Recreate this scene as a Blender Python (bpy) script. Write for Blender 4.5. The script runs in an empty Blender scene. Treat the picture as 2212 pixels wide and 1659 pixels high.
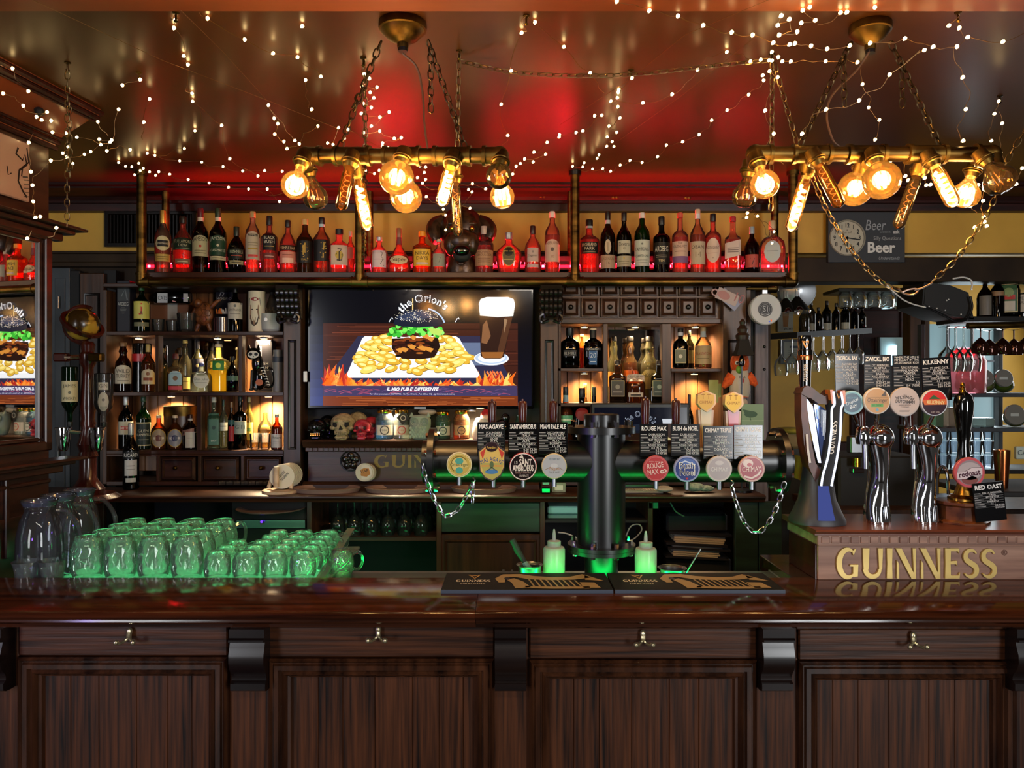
import bpy, math, random
from mathutils import Vector, Matrix
random.seed(7)
R = random.random
SC = bpy.context.scene
COL = SC.collection
F, CX, CY, CZ = 1640.0, 1106.0, 829.5, 1.72      # focal length in pixels of a 2212 x 1659 frame, eye height
CEIL = 2.765
def P(px, py, Y): return Vector(((px-CX)/F*Y, Y, CZ-(py-CY)/F*Y))
def X_(px, Y): return (px-CX)/F*Y
def Z_(py, Y): return CZ-(py-CY)/F*Y
def S(n, Y): return n*Y/F
def lin(h):
    if not isinstance(h, str): return tuple(h)[:3]
    h = h.lstrip('#'); h = ''.join(c*2 for c in h) if len(h) == 3 else h
    return tuple(((c/12.92) if c <= .04045 else ((c+.055)/1.055)**2.4) for c in (int(h[i:i+2], 16)/255 for i in (0, 2, 4)))

# ---------------------------------------------------------------- camera, world, lights, exposure
cam = bpy.data.objects.new('camera', bpy.data.cameras.new('camera')); COL.objects.link(cam)
cam.data.sensor_width = 36; cam.data.lens = F/2212*36; cam.data.clip_start = .05
cam.location = (0, 0, CZ); cam.rotation_euler = (math.pi/2, 0, 0); SC.camera = cam
W = bpy.data.worlds.new('world'); SC.world = W; W.use_nodes = True
W.node_tree.nodes['Background'].inputs[0].default_value = (.7, .62, .55, 1)
W.node_tree.nodes['Background'].inputs[1].default_value = .035
SC.view_settings.view_transform = 'Standard'; SC.view_settings.look = 'None'
SC.view_settings.gamma = 1; SC.view_settings.use_curve_mapping = False
SC.view_settings.exposure = 0.55
try:
    SC.cycles.use_denoising = True
    SC.cycles.transparent_max_bounces = 40; SC.cycles.max_bounces = 10; SC.cycles.diffuse_bounces = 3
    SC.cycles.glossy_bounces = 5; SC.cycles.transmission_bounces = 8
    SC.cycles.sample_clamp_indirect = 4; SC.cycles.caustics_reflective = False; SC.cycles.caustics_refractive = False
    SC.cycles.use_adaptive_sampling = True; SC.cycles.adaptive_threshold = .02
except Exception: pass
def area(name, loc, tgt, sx, sy, power, col):
    l = bpy.data.lights.new(name, 'AREA'); l.shape = 'RECTANGLE'; l.size = sx; l.size_y = sy; l.energy = power; l.color = col
    o = bpy.data.objects.new(name, l); COL.objects.link(o); o.location = loc
    o.rotation_euler = (Vector(tgt)-Vector(loc)).to_track_quat('-Z', 'Y').to_euler(); return o
def point(name, loc, power, col, r=.02):
    l = bpy.data.lights.new(name, 'POINT'); l.energy = power; l.color = col; l.shadow_soft_size = r
    o = bpy.data.objects.new(name, l); COL.objects.link(o); o.location = loc; return o
# daylight through the two street windows of the pub, behind the photographer
area('street_window_light', (-3.3, -2.6, 1.75), (-.2, 2.4, 1.1), 1.0, 2.0, 62, (.95, .97, 1))
area('street_window_light', (2.75, -2.6, 1.75), (.4, 2.4, 1.2), 1.0, 2.0, 88, (.96, .98, 1))
point('violet_party_lamp', (-1.62, 1.25, 1.3), 5, (.28, .1, 1), .04)

# unseen overhead light, added to bring out the counter mouldings
area('added_overhead_fill', (0, -.3, 2.69), (0, -.1, 0), 2.2, .14, 18, (1, .9, .78))
# unseen light added to brighten the side room on the right
area('side_room_fill', (3.8, 5.0, 1.9), (1.6, 5.3, 1.5), .8, 1.2, 8, (.95, .97, 1))

# ---------------------------------------------------------------- materials
def nt(name):
    m = bpy.data.materials.new(name); m.use_nodes = True
    n = m.node_tree.nodes; b = n['Principled BSDF']; return m, n, m.node_tree.links, b
def pb(name, col, rough=.5, metal=0., emit=None, es=0., coat=0., spec=.5):
    m, n, l, b = nt(name)
    b.inputs['Base Color'].default_value = lin(col)+(1,); b.inputs['Roughness'].default_value = rough
    b.inputs['Metallic'].default_value = metal; b.inputs['Coat Weight'].default_value = coat
    b.inputs['Specular IOR Level'].default_value = spec
    if emit is not None:
        b.inputs['Emission Color'].default_value = lin(emit)+(1,); b.inputs['Emission Strength'].default_value = es
    return m
def noisy(name, c1, c2, rough=.5, metal=0., scale=(8, 8, 8), detail=6, lo=.35, hi=.65, bump=.0, coat=0., r2=None, spec=.5, bscale=None):
    m, n, l, b = nt(name)
    tc = n.new('ShaderNodeTexCoord'); mp = n.new('ShaderNodeMapping'); nz = n.new('ShaderNodeTexNoise'); cr = n.new('ShaderNodeValToRGB')
    mp.inputs['Scale'].default_value = scale; nz.inputs['Scale'].default_value = 1; nz.inputs['Detail'].default_value = detail
    oi = n.new('ShaderNodeObjectInfo'); mu = n.new('ShaderNodeMath'); mu.operation = 'MULTIPLY'; mu.inputs[1].default_value = 37
    ad = n.new('ShaderNodeVectorMath'); ad.operation = 'ADD'
    l.new(oi.outputs['Random'], mu.inputs[0]); l.new(tc.outputs['Object'], mp.inputs[0])
    l.new(mp.outputs[0], ad.inputs[0]); l.new(mu.outputs[0], ad.inputs[1])
    l.new(ad.outputs[0], nz.inputs['Vector']); l.new(nz.outputs['Fac'], cr.inputs[0])
    e = cr.color_ramp.elements; e[0].position = lo; e[1].position = hi; e[0].color = lin(c1)+(1,); e[1].color = lin(c2)+(1,)
    l.new(cr.outputs[0], b.inputs['Base Color'])
    b.inputs['Roughness'].default_value = rough; b.inputs['Metallic'].default_value = metal; b.inputs['Coat Weight'].default_value = coat
    b.inputs['Coat Roughness'].default_value = .08; b.inputs['Specular IOR Level'].default_value = spec
    if r2 is not None:
        mr = n.new('ShaderNodeMapRange'); mr.inputs['To Min'].default_value = rough; mr.inputs['To Max'].default_value = r2
        l.new(nz.outputs['Fac'], mr.inputs[0]); l.new(mr.outputs[0], b.inputs['Roughness'])
    if bump:
        bp = n.new('ShaderNodeBump'); bp.inputs['Strength'].default_value = bump; bp.inputs['Distance'].default_value = .01
        l.new(nz.outputs['Fac'], bp.inputs['Height']); l.new(bp.outputs[0], b.inputs['Normal'])
    return m
def glass(name, tint, trans=.12, rough=.04, edge=.35, dimple=0., milky=None, ior=1.45):
    m, n, l, b = nt(name); n.remove(b); out = n['Material Output']
    tr = n.new('ShaderNodeBsdfTransparent'); tl = n.new('ShaderNodeBsdfTranslucent'); df = n.new('ShaderNodeBsdfDiffuse'); gs = n.new('ShaderNodeBsdfGlossy')
    lw = n.new('ShaderNodeLayerWeight'); lw.inputs['Blend'].default_value = .3
    mc = n.new('ShaderNodeMix'); mc.data_type = 'RGBA'
    t = lin(tint); mc.inputs[6].default_value = t+(1,); mc.inputs[7].default_value = tuple(c*edge for c in t)+(1,)
    l.new(lw.outputs['Facing'], mc.inputs[0]); l.new(mc.outputs[2], tr.inputs[0])
    k = lin(milky) if milky else t
    tl.inputs[0].default_value = k+(1,); df.inputs[0].default_value = k+(1,); gs.inputs['Roughness'].default_value = rough
    m0 = n.new('ShaderNodeMixShader'); m0.inputs[0].default_value = .35; l.new(tl.outputs[0], m0.inputs[1]); l.new(df.outputs[0], m0.inputs[2])
    m1 = n.new('ShaderNodeMixShader'); m1.inputs[0].default_value = trans; l.new(tr.outputs[0], m1.inputs[1]); l.new(m0.outputs[0], m1.inputs[2])
    fr = n.new('ShaderNodeFresnel'); fr.inputs[0].default_value = ior
    m2 = n.new('ShaderNodeMixShader'); l.new(fr.outputs[0], m2.inputs[0]); l.new(m1.outputs[0], m2.inputs[1]); l.new(gs.outputs[0], m2.inputs[2])
    l.new(m2.outputs[0], out.inputs[0])
    if dimple:
        tc = n.new('ShaderNodeTexCoord'); vo = n.new('ShaderNodeTexVoronoi'); vo.inputs['Scale'].default_value = dimple
        bp = n.new('ShaderNodeBump'); bp.inputs['Strength'].default_value = .4; bp.inputs['Distance'].default_value = .01
        l.new(tc.outputs['Object'], vo.inputs['Vector']); l.new(vo.outputs['Distance'], bp.inputs['Height'])
        l.new(bp.outputs[0], gs.inputs['Normal']); l.new(bp.outputs[0], fr.inputs['Normal'])
    return m
def emis(name, col, s, sample=True):
    m, n, l, b = nt(name); n.remove(b)
    e = n.new('ShaderNodeEmission'); e.inputs[0].default_value = lin(col)+(1,); e.inputs[1].default_value = s
    l.new(e.outputs[0], n['Material Output'].inputs[0])
    if not sample:
        try: m.cycles.emission_sampling = 'NONE'
        except Exception: pass
    return m
def printed(name, rough=.45, es=0.):
    m, n, l, b = nt(name); a = n.new('ShaderNodeAttribute'); a.attribute_name = 'Col'
    b.inputs['Roughness'].default_value = rough; b.inputs['Specular IOR Level'].default_value = .3
    if es:
        b.inputs['Base Color'].default_value = (.003, .003, .004, 1)
        l.new(a.outputs['Color'], b.inputs['Emission Color']); b.inputs['Emission Strength'].default_value = es
    else: l.new(a.outputs['Color'], b.inputs['Base Color'])
    return m
M = {
 'print': printed('printed_ink'), 'print_gloss': printed('glossy_print', .22), 'screen': printed('lit_screen', .12, 1.0),
 'screen2': printed('lit_small_screen', .12, .5), 'glowprint': printed('backlit_print', .2, 1.6),
 'front': noisy('dark_stained_pine_upright', '#120805', '#542c13', .34, scale=(95, 95, 3.2), detail=9, lo=.3, hi=.7, bump=.12, r2=.5, spec=.35),
 'front_h': noisy('dark_stained_pine_level', '#150a06', '#522b13', .32, scale=(3, 80, 95), detail=9, lo=.3, hi=.7, bump=.12, r2=.48, spec=.35),
 'front_gloss': noisy('polished_dark_pine', '#120805', '#4a2a18', .2, scale=(30, 30, 4), lo=.3, hi=.72, spec=.6),
 'corbel': noisy('black_brown_lacquer', '#0e0807', '#1c100c', .28, scale=(3, 20, 20)),
 'top': noisy('lacquered_bar_top', '#1a0b06', '#4a2412', .08, scale=(2.2, 36, 30), lo=.3, hi=.7, bump=.03, r2=.15),
 'box': noisy('walnut_veneer', '#6a4636', '#a07862', .42, scale=(2.5, 30, 34), lo=.3, hi=.7, r2=.5),
 'boxtop': noisy('red_walnut', '#4b2418', '#6e3d2a', .28, scale=(2.5, 30, 34), lo=.3, hi=.7),
 'back': noisy('dark_oak_upright', '#24140b', '#4b2f1a', .42, scale=(34, 34, 2.5), lo=.3, hi=.72, bump=.08),
 'back_h': noisy('dark_oak_level', '#20110a', '#472917', .4, scale=(2.5, 34, 34), lo=.3, hi=.72, bump=.08),
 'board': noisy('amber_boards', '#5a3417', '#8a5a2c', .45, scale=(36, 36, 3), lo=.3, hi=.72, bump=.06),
 'carved': noisy('carved_ebony', '#090706', '#17110d', .25, scale=(20, 20, 20)),
 'turned': noisy('red_mahogany', '#260b07', '#43180f', .22, scale=(20, 20, 4)),
 'turtle': noisy('carved_brown_wood', '#4a260f', '#93572c', .4, scale=(30, 30, 30)),
 'pale': noisy('pale_beech', '#a98d6d', '#c9ad8c', .5, scale=(8, 30, 30)),
 'grey': noisy('grey_weathered_plank', '#4d474c', '#7d757a', .6, scale=(40, 40, 3), bump=.1),
 'dimgrey': noisy('painted_grey_door', '#2b3136', '#434b52', .55, scale=(3, 3, 3)),
 'mahog': noisy('mahogany_cornice', '#1b0907', '#35130e', .45, scale=(2.5, 30, 30), spec=.25),
 'lintel': noisy('brown_painted_beam', '#20160d', '#352818', .6, scale=(3, 3, 3), spec=.2),
 'leftwood': noisy('brown_wall_panelling', '#1e0f09', '#3d2115', .3, scale=(30, 4, 30)),
 'ceil': noisy('gloss_brown_ceiling', '#3e1f08', '#4c290a', .3, scale=(1.2, 1.2, 1.2), r2=.38, spec=.5),
 'beam': noisy('varnished_orange_beam', '#74391c', '#8a4724', .35, scale=(2, 8, 8)),
 'soffit': noisy('varnished_red_soffit', '#6a3018', '#7c3a20', .22, scale=(3, 8, 8)),
 'yellow': noisy('ochre_wall_paint', '#bb9032', '#cc9f3b', .6, scale=(3, 3, 3)),
 'floor': noisy('dark_floor', '#120d0a', '#241a14', .5, scale=(6, 6, 6)),
 'brass': noisy('aged_brass_pipe', '#2b2010', '#76592a', .32, 1., scale=(7, 7, 30), lo=.28, hi=.65, r2=.5),
 'bronze': noisy('dark_bronze', '#2a1f10', '#80622c', .34, 1., scale=(14, 14, 14), lo=.3, hi=.7, r2=.5),
 'goldm': pb('bright_brass', '#c99335', .18, 1.), 'chain': pb('antique_chain', '#7d6644', .35, 1.), 'zinc': pb('zinc_chain', '#c9cbd0', .25, 1.),
 'iron': pb('blackened_chain', '#4a3c28', .4, 1.), 'wire': pb('copper_wire', '#8a6a45', .4, .8),
 'black': pb('black_enamel', '#060608', .32, 0, spec=.6), 'blackg': pb('gloss_black', '#050505', .1, coat=.5), 'blackm': pb('matt_black', '#0a0a0a', .7),
 'chrome': pb('chrome', '#e4e6ea', .06, 1.), 'steel': pb('brushed_steel', '#9c9fa2', .3, 1.), 'mirror': pb('mirror_glass', '#e2e2e4', .015, 1.),
 'gold': pb('gold_letters', '#c4a962', .38, .35), 'white': pb('white_plastic', '#d9d9d6', .4), 'cream': pb('cream', '#d8cdb4', .5),
 'paper': pb('paper', '#c3b9a4', .8), 'rubber': pb('dark_rubber_mat', '#141519', .6, spec=.15), 'tray': pb('brown_bar_tray', '#7d655a', .4),
 'slate': pb('black_chalkboard', '#08080a', .14), 'sage': noisy('sage_ceramic', '#7a8d7c', '#92a592', .5),
 'bone': noisy('bone', '#7e7050', '#b3a27a', .5, scale=(60, 60, 60), bump=.5), 'redsk': noisy('red_skull', '#8c1424', '#c23345', .35, scale=(30, 30, 30), bump=.2),
 'blk_skull': pb('black_skull', '#070708', .2), 'dog': noisy('bronze_dog', '#1c120b', '#4b311b', .3, .35, scale=(25, 25, 25), bump=.3),
 'orange': noisy('orange_plush', '#c24413', '#e36425', .8, scale=(70, 70, 70), bump=.3), 'greenb': pb('green_beak', '#6a9a35', .7), 'plushw': pb('white_plush', '#c4bcb4', .8),
 'cloth': noisy('yellow_cloth', '#7d7220', '#a79a33', .9, scale=(20, 20, 20)), 'beige': pb('beige_cloth', '#8d7a55', .9), 'pinkpot': pb('grey_ceramic', '#a9aaa8', .5),
 'copper': pb('copper_cup', '#b5693c', .2, 1.), 'blue': pb('blue_plastic', '#22307a', .3), 'navy': pb('navy_card', '#14141f', .6), 'red': pb('red_plastic', '#a51a1e', .35),
 'green_door': noisy('dark_green_door', '#18251d', '#243a2c', .45, scale=(3, 30, 30)),
 'clear': glass('clear_glass', '#f4f8f6', .05, .03, .55), 'mug': glass('dimpled_mug_glass', '#f4fbf6', .175, .05, .75, 0, '#e6f2ea'),
 'jug': glass('jug_glass', '#eef2f8', .05, .04, .5), 'bulb': glass('amber_bulb_glass', '#ffe0ac', .035, .03, .6, 0, '#ffb050'),
 'bulbc': glass('clear_bulb_glass', '#ffe2b0', .03, .03, .55), 'pane': glass('window_pane', '#c8d0d4', .02, .02, .9),
 'squeeze': pb('white_squeeze_plastic', '#cfd8cd', .35), 'filament': emis('filament', '#ffc878', 40), 'filament_dim': emis('dim_filament', '#ff8a40', 1.2),
 'led': emis('warm_led', '#ffd48c', 13), 'redled': emis('red_led', '#ff1222', 190), 'redstrip': emis('red_led_strip', '#ff0612', 16), 'greenled': emis('green_led', '#0cff62', 34), 'greenpanel': emis('green_light_panel', '#6effab', 6.5),
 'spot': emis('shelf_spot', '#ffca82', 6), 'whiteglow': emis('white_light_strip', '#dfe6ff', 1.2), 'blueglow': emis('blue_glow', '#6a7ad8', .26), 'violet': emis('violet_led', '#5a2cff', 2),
}
def cm(c, rough=.4, metal=0.):
    k = 'c_%s_%s_%s' % (c, rough, metal)
    if k not in M: M[k] = pb('paint_'+c.strip('#'), c, rough, metal)
    return M[k]
def gm(c, trans=.3, edge=.35):
    k = 'g_%s_%s' % (c, trans)
    if k not in M: M[k] = glass('tinted_glass_'+c.strip('#'), c, trans, .04, edge)
    return M[k]

# ---------------------------------------------------------------- geometry helpers
class G:
    """collects shapes in world coordinates, builds ONE mesh object"""
    def __init__(s): s.v = []; s.f = []; s.c = None
    def add(s, vs, fs):
        o = len(s.v); s.v += [Vector(p) for p in vs]; s.f += [tuple(i+o for i in f) for f in fs]; return s
    def box(s, x0, x1, y0, y1, z0, z1, b=0.):
        x0, x1 = sorted((x0, x1)); y0, y1 = sorted((y0, y1)); z0, z1 = sorted((z0, z1))
        if not b:
            return s.add([(x, y, z) for z in (z0, z1) for y in (y0, y1) for x in (x0, x1)],
                         [(0, 2, 3, 1), (4, 5, 7, 6), (0, 1, 5, 4), (2, 6, 7, 3), (0, 4, 6, 2), (1, 3, 7, 5)])
        lo = (x0, y0, z0); hi = (x1, y1, z1); b = min(b, (x1-x0)/2.1, (y1-y0)/2.1, (z1-z0)/2.1)
        vs = []; ix = {}
        for a in range(8):
            sg = [(a >> i) & 1 for i in range(3)]
            for k in range(3):
                ix[(tuple(sg), k)] = len(vs)
                vs.append([((hi[i] if sg[i] else lo[i]) if i == k else (hi[i]-b if sg[i] else lo[i]+b)) for i in range(3)])
        fs = []
        def sg(d): return tuple(d[i] for i in range(3))
        for k in range(3):
            i, j = [a for a in range(3) if a != k]
            for q in (0, 1): fs.append([ix[(sg({k: q, i: a, j: c}), k)] for a, c in ((0, 0), (1, 0), (1, 1), (0, 1))])
            for a in (0, 1):
                for c in (0, 1): fs.append([ix[(sg({k: 0, i: a, j: c}), i)], ix[(sg({k: 1, i: a, j: c}), i)], ix[(sg({k: 1, i: a, j: c}), j)], ix[(sg({k: 0, i: a, j: c}), j)]])
        for a in range(8):
            t = tuple((a >> i) & 1 for i in range(3)); fs.append([ix[(t, k)] for k in range(3)])
        ctr = Vector([(lo[i]+hi[i])/2 for i in range(3)]); out = []
        for f in fs:
            p = [Vector(vs[i]) for i in f]; n = (p[1]-p[0]).cross(p[2]-p[0])
            out.append(tuple(f) if n.dot(sum(p, Vector())/len(p)-ctr) > 0 else tuple(reversed(f)))
        return s.add(vs, out)
    def pxbox(s, x0, y0, x1, y1, Y, d, b=0.):
        """front face given in photograph pixels at distance Y, d deep"""
        return s.box(X_(x0, Y), X_(x1, Y), Y, Y+d, Z_(y1, Y), Z_(y0, Y), b)
    def lathe(s, prof, c=(0, 0, 0), n=20, axis=None, sq=2., ys=1., cap=True):
        c = Vector(c); rot = Matrix.Identity(3)
        if axis is not None: rot = Vector((0, 0, 1)).rotation_difference(Vector(axis).normalized()).to_matrix()
        vs = []; fs = []
        for r, z in prof:
            for i in range(n):
                a = 2*math.pi*(i+.5)/n; ca, sa = math.cos(a), math.sin(a)
                k = (abs(ca)**sq+abs(sa)**sq)**(-1/sq)
                vs.append(c+rot @ Vector((r*k*ca, r*k*sa*ys, z)))
        for j in range(len(prof)-1):
            for i in range(n):
                a, b2 = j*n+i, j*n+(i+1) % n
                fs.append((a, b2, b2+n, a+n))
        if cap:
            if prof[0][0] > 1e-5: fs.append(tuple(reversed(range(n))))
            if prof[-1][0] > 1e-5: fs.append(tuple(range((len(prof)-1)*n, len(prof)*n)))
        return s.add(vs, fs)
    def cyl(s, p0, p1, r0, r1=None, n=16, cap=True):
        p0, p1 = Vector(p0), Vector(p1); r1 = r0 if r1 is None else r1
        return s.lathe([(r0, 0), (r1, (p1-p0).length)], p0, n, p1-p0, cap=cap)
    def sph(s, c, r, sx=1, sy=1, sz=1, n=16, m=10, M3=None):
        o = len(s.v); prof = [(max(1e-4, math.sin(math.pi*i/m)), -math.cos(math.pi*i/m)) for i in range(m+1)]
        s.lathe(prof, (0, 0, 0), n, cap=False); c = Vector(c)
        for i in range(o, len(s.v)):
            p = s.v[i]; p = Vector((p.x*r*sx, p.y*r*sy, p.z*r*sz))
            s.v[i] = c+((M3 @ p) if M3 else p)
        return s
    def tube(s, pts, r, n=8, close=False):
        pts = [Vector(p) for p in pts]; N = len(pts); o = len(s.v); vs = []; fs = []; up = None
        for i, p in enumerate(pts):
            if close: t = pts[(i+1) % N]-pts[i-1]
            else: t = pts[min(i+1, N-1)]-pts[max(i-1, 0)]
            if t.length < 1e-9: t = Vector((0, 0, 1))
            t.normalize()
            if up is None: up = t.orthogonal().normalized()
            up = (up-t*up.dot(t)); up = up.normalized() if up.length > 1e-6 else t.orthogonal().normalized()
            w = t.cross(up); rr = r[i] if isinstance(r, (list, tuple)) else r
            for k in range(n):
                a = 2*math.pi*k/n; vs.append(p+(up*math.cos(a)+w*math.sin(a))*rr)
        for i in range(N if close else N-1):
            for k in range(n):
                a, b = i*n+k, i*n+(k+1) % n; j = ((i+1) % N)*n
                fs.append((a, b, j+(k+1) % n, j+k))
        if not close: fs += [tuple(reversed(range(n))), tuple(range((N-1)*n, N*n))]
        return s.add(vs, fs)
    def extr(s, poly, ax, a, b):
        """extrude a 2-D polygon along axis ax ('x': poly=(y,z), 'y': poly=(x,z), 'z': poly=(x,y)) from a to b"""
        n = len(poly)
        def q(p, t): return {'x': (t, p[0], p[1]), 'y': (p[0], t, p[1]), 'z': (p[0], p[1], t)}[ax]
        ar = sum(poly[i][0]*poly[(i+1) % n][1]-poly[(i+1) % n][0]*poly[i][1] for i in range(n))
        if ar < 0: poly = list(reversed(poly))
        a, b = min(a, b), max(a, b)
        fl = ax == 'y'
        vs = [q(p, a) for p in poly]+[q(p, b) for p in poly]; fs = []
        for i in range(n):
            j = (i+1) % n; f = (i, j, j+n, i+n); fs.append(tuple(reversed(f)) if fl else f)
        f0 = tuple(range(n)); f1 = tuple(range(n, 2*n))
        fs += [f0 if fl else tuple(reversed(f0)), tuple(reversed(f1)) if fl else f1]
        return s.add(vs, fs)
    def frame(s, x0, x1, z0, z1, Y, prof):
        """mitred moulding around a rectangle; prof = [(inset, height towards the viewer)]"""
        vs = []
        for d, h in prof: vs += [(x0+d, Y-h, z0+d), (x1-d, Y-h, z0+d), (x1-d, Y-h, z1-d), (x0+d, Y-h, z1-d)]
        fs = []
        for j in range(len(prof)-1):
            for i in range(4):
                k = (i+1) % 4; fs.append((j*4+i, j*4+k, j*4+4+k, j*4+4+i))
        return s.add(vs, fs)
    def link_chain(s, pts, L, r, w=.55, n=6):
        """oval links along a polyline"""
        pts = [Vector(p) for p in pts]; seg = [(pts[i+1]-pts[i]).length for i in range(len(pts)-1)]; tot = sum(seg)
        k = max(1, int(tot/(L*.78)))
        def at(d):
            i = 0
            while i < len(seg)-1 and d > seg[i]: d -= seg[i]; i += 1
            return pts[i].lerp(pts[i+1], min(1, d/max(seg[i], 1e-9)))
        for i in range(k):
            a, b = at(tot*i/k), at(tot*(i+1)/k); c = (a+b)/2; t = (b-a).normalized()
            sd = t.cross(Vector((0, 1, 0))); sd = sd.normalized() if sd.length > .05 else Vector((1, 0, 0))
            nn = sd.cross(t); sd = (sd*math.cos(.5)+nn*math.sin(.5)) if i % 2 else (sd*math.cos(-1.0)+nn*math.sin(-1.0))
            ring = []
            for q in range(10):
                u = 2*math.pi*q/10; cu, su = math.cos(u), math.sin(u)
                ring.append(c+t*(L/2*math.copysign(abs(cu)**.8, cu))+sd*(L*w/2*math.copysign(abs(su)**.8, su)))
            s.tube(ring, r, n=4, close=True)
        return s
    def xf(s, m): s.v = [m @ p for p in s.v]; return s
    def build(s, name, mat, parent=None, label=None, kind=None, smooth=.6):
        me = bpy.data.meshes.new(name); base = parent['_b'] if parent is not None and '_b' in parent else None
        off = Vector(base) if base is not None else Vector()
        me.from_pydata([tuple(p-off) for p in s.v], [], s.f); 
        if s.c is None: me.validate()
        me.materials.append(M[mat] if isinstance(mat, str) else mat)
        me.polygons.foreach_set('use_smooth', [True]*len(me.polygons))
        try: me.set_sharp_from_angle(angle=smooth)
        except Exception: pass
        if s.c is not None and len(s.c) == len(me.polygons):
            at = me.attributes.new('Col', 'FLOAT_COLOR', 'FACE')
            at.data.foreach_set('color', [x for c in s.c for x in (c[0], c[1], c[2], 1.)])
        o = bpy.data.objects.new(name, me); COL.objects.link(o)
        o['_b'] = list(off)
        if parent is not None: o.parent = parent
        if label: o['label'] = label
        if kind: o['kind'] = kind
        return o
def thing(name, label, cat, base, group=None):
    o = bpy.data.objects.new(name, None); COL.objects.link(o); o.empty_display_size = .05
    o.location = base; o['_b'] = list(Vector(base)); o['label'] = label; o['category'] = cat
    if group: o['group'] = group
    return o
def tag(o, label, cat, group=None):
    o['label'] = label; o['category'] = cat
    if group: o['group'] = group
    return o
def dup(root, loc, label, group=None):
    r = root.copy(); COL.objects.link(r); r.location = loc; r['label'] = label
    if group: r['group'] = group
    for ch in list(root.children):
        c = ch.copy(); COL.objects.link(c); c.parent = r
        for g in ch.children:
            d = g.copy(); COL.objects.link(d); d.parent = c
    return r
def struct(g, name, mat): return g.build(name, mat, kind='structure')
def curve(pts, k=6):
    """Catmull-Rom through points"""
    pts = [Vector(p) for p in pts]
    if len(pts) < 3: return pts
    out = []
    q = [pts[0]*2-pts[1]]+pts+[pts[-1]*2-pts[-2]]
    for i in range(1, len(q)-2):
        a, b, c, d = q[i-1], q[i], q[i+1], q[i+2]
        for j in range(k):
            t = j/k; out.append(.5*((2*b)+(c-a)*t+(2*a-5*b+4*c-d)*t*t+(3*b-a-3*c+d)*t**3))
    out.append(pts[-1]); return out

# ---------------------------------------------------------------- lettering: glyph outlines of the built-in font, cut once
GL = {}
def cut_glyphs():
    chars = [chr(c) for c in range(33, 127)]+['\u20ac', '\u00ae', '\u00b7', '\u00ba']
    obs = []
    for ch in chars:
        for var in ('n', 'f', 'a'):
            cu = bpy.data.curves.new('glyph', 'FONT'); cu.body = ch+('|' if var == 'a' else ''); cu.resolution_u = 2
            cu.fill_mode = 'FRONT'
            if var == 'f': cu.offset = .03
            ob = bpy.data.objects.new('glyph', cu); COL.objects.link(ob); obs.append((ch, var, ob))
    cu = bpy.data.curves.new('glyph', 'FONT'); cu.body = '|'; cu.resolution_u = 2; ob = bpy.data.objects.new('glyph', cu); COL.objects.link(ob); obs.append(('', 'a', ob))
    dg = bpy.context.evaluated_depsgraph_get(); adv = {}
    for ch, var, ob in obs:
        me = bpy.data.meshes.new_from_object(ob.evaluated_get(dg)); vs = [(v.co.x, v.co.y) for v in me.vertices]
        if var == 'a': adv[ch] = max((v[0] for v in vs), default=0)
        else: GL.setdefault(ch, {})[var] = (vs, [tuple(p.vertices) for p in me.polygons])
        bpy.data.meshes.remove(me)
    for ch, var, ob in obs:
        c = ob.data; bpy.data.objects.remove(ob); bpy.data.curves.remove(c)
    for ch in GL: GL[ch]['a'] = adv[ch]-adv['']
cut_glyphs()
def twidth(s): return sum(GL[c]['a'] if c in GL else .28 for c in s)

def strokepoly(pts, ws):
    """quads along a centre line with a width at each point"""
    n = len(pts); L = []; Rr = []
    for i in range(n):
        a = pts[max(0, i-1)]; b = pts[min(n-1, i+1)]; dx, dy = b[0]-a[0], b[1]-a[1]; d = math.hypot(dx, dy) or 1
        w = (ws[i] if isinstance(ws, (list, tuple)) else ws)/2; nx, ny = -dy/d*w, dx/d*w
        L.append((pts[i][0]+nx, pts[i][1]+ny)); Rr.append((pts[i][0]-nx, pts[i][1]-ny))
    return [(L[i], L[i+1], Rr[i+1], Rr[i]) for i in range(n-1)]
def arcpts(cx, cy, rx, ry, a0, a1, n): return [(cx+rx*math.cos(math.radians(a0+(a1-a0)*i/n)), cy+ry*math.sin(math.radians(a0+(a1-a0)*i/n))) for i in range(n+1)]
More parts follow.
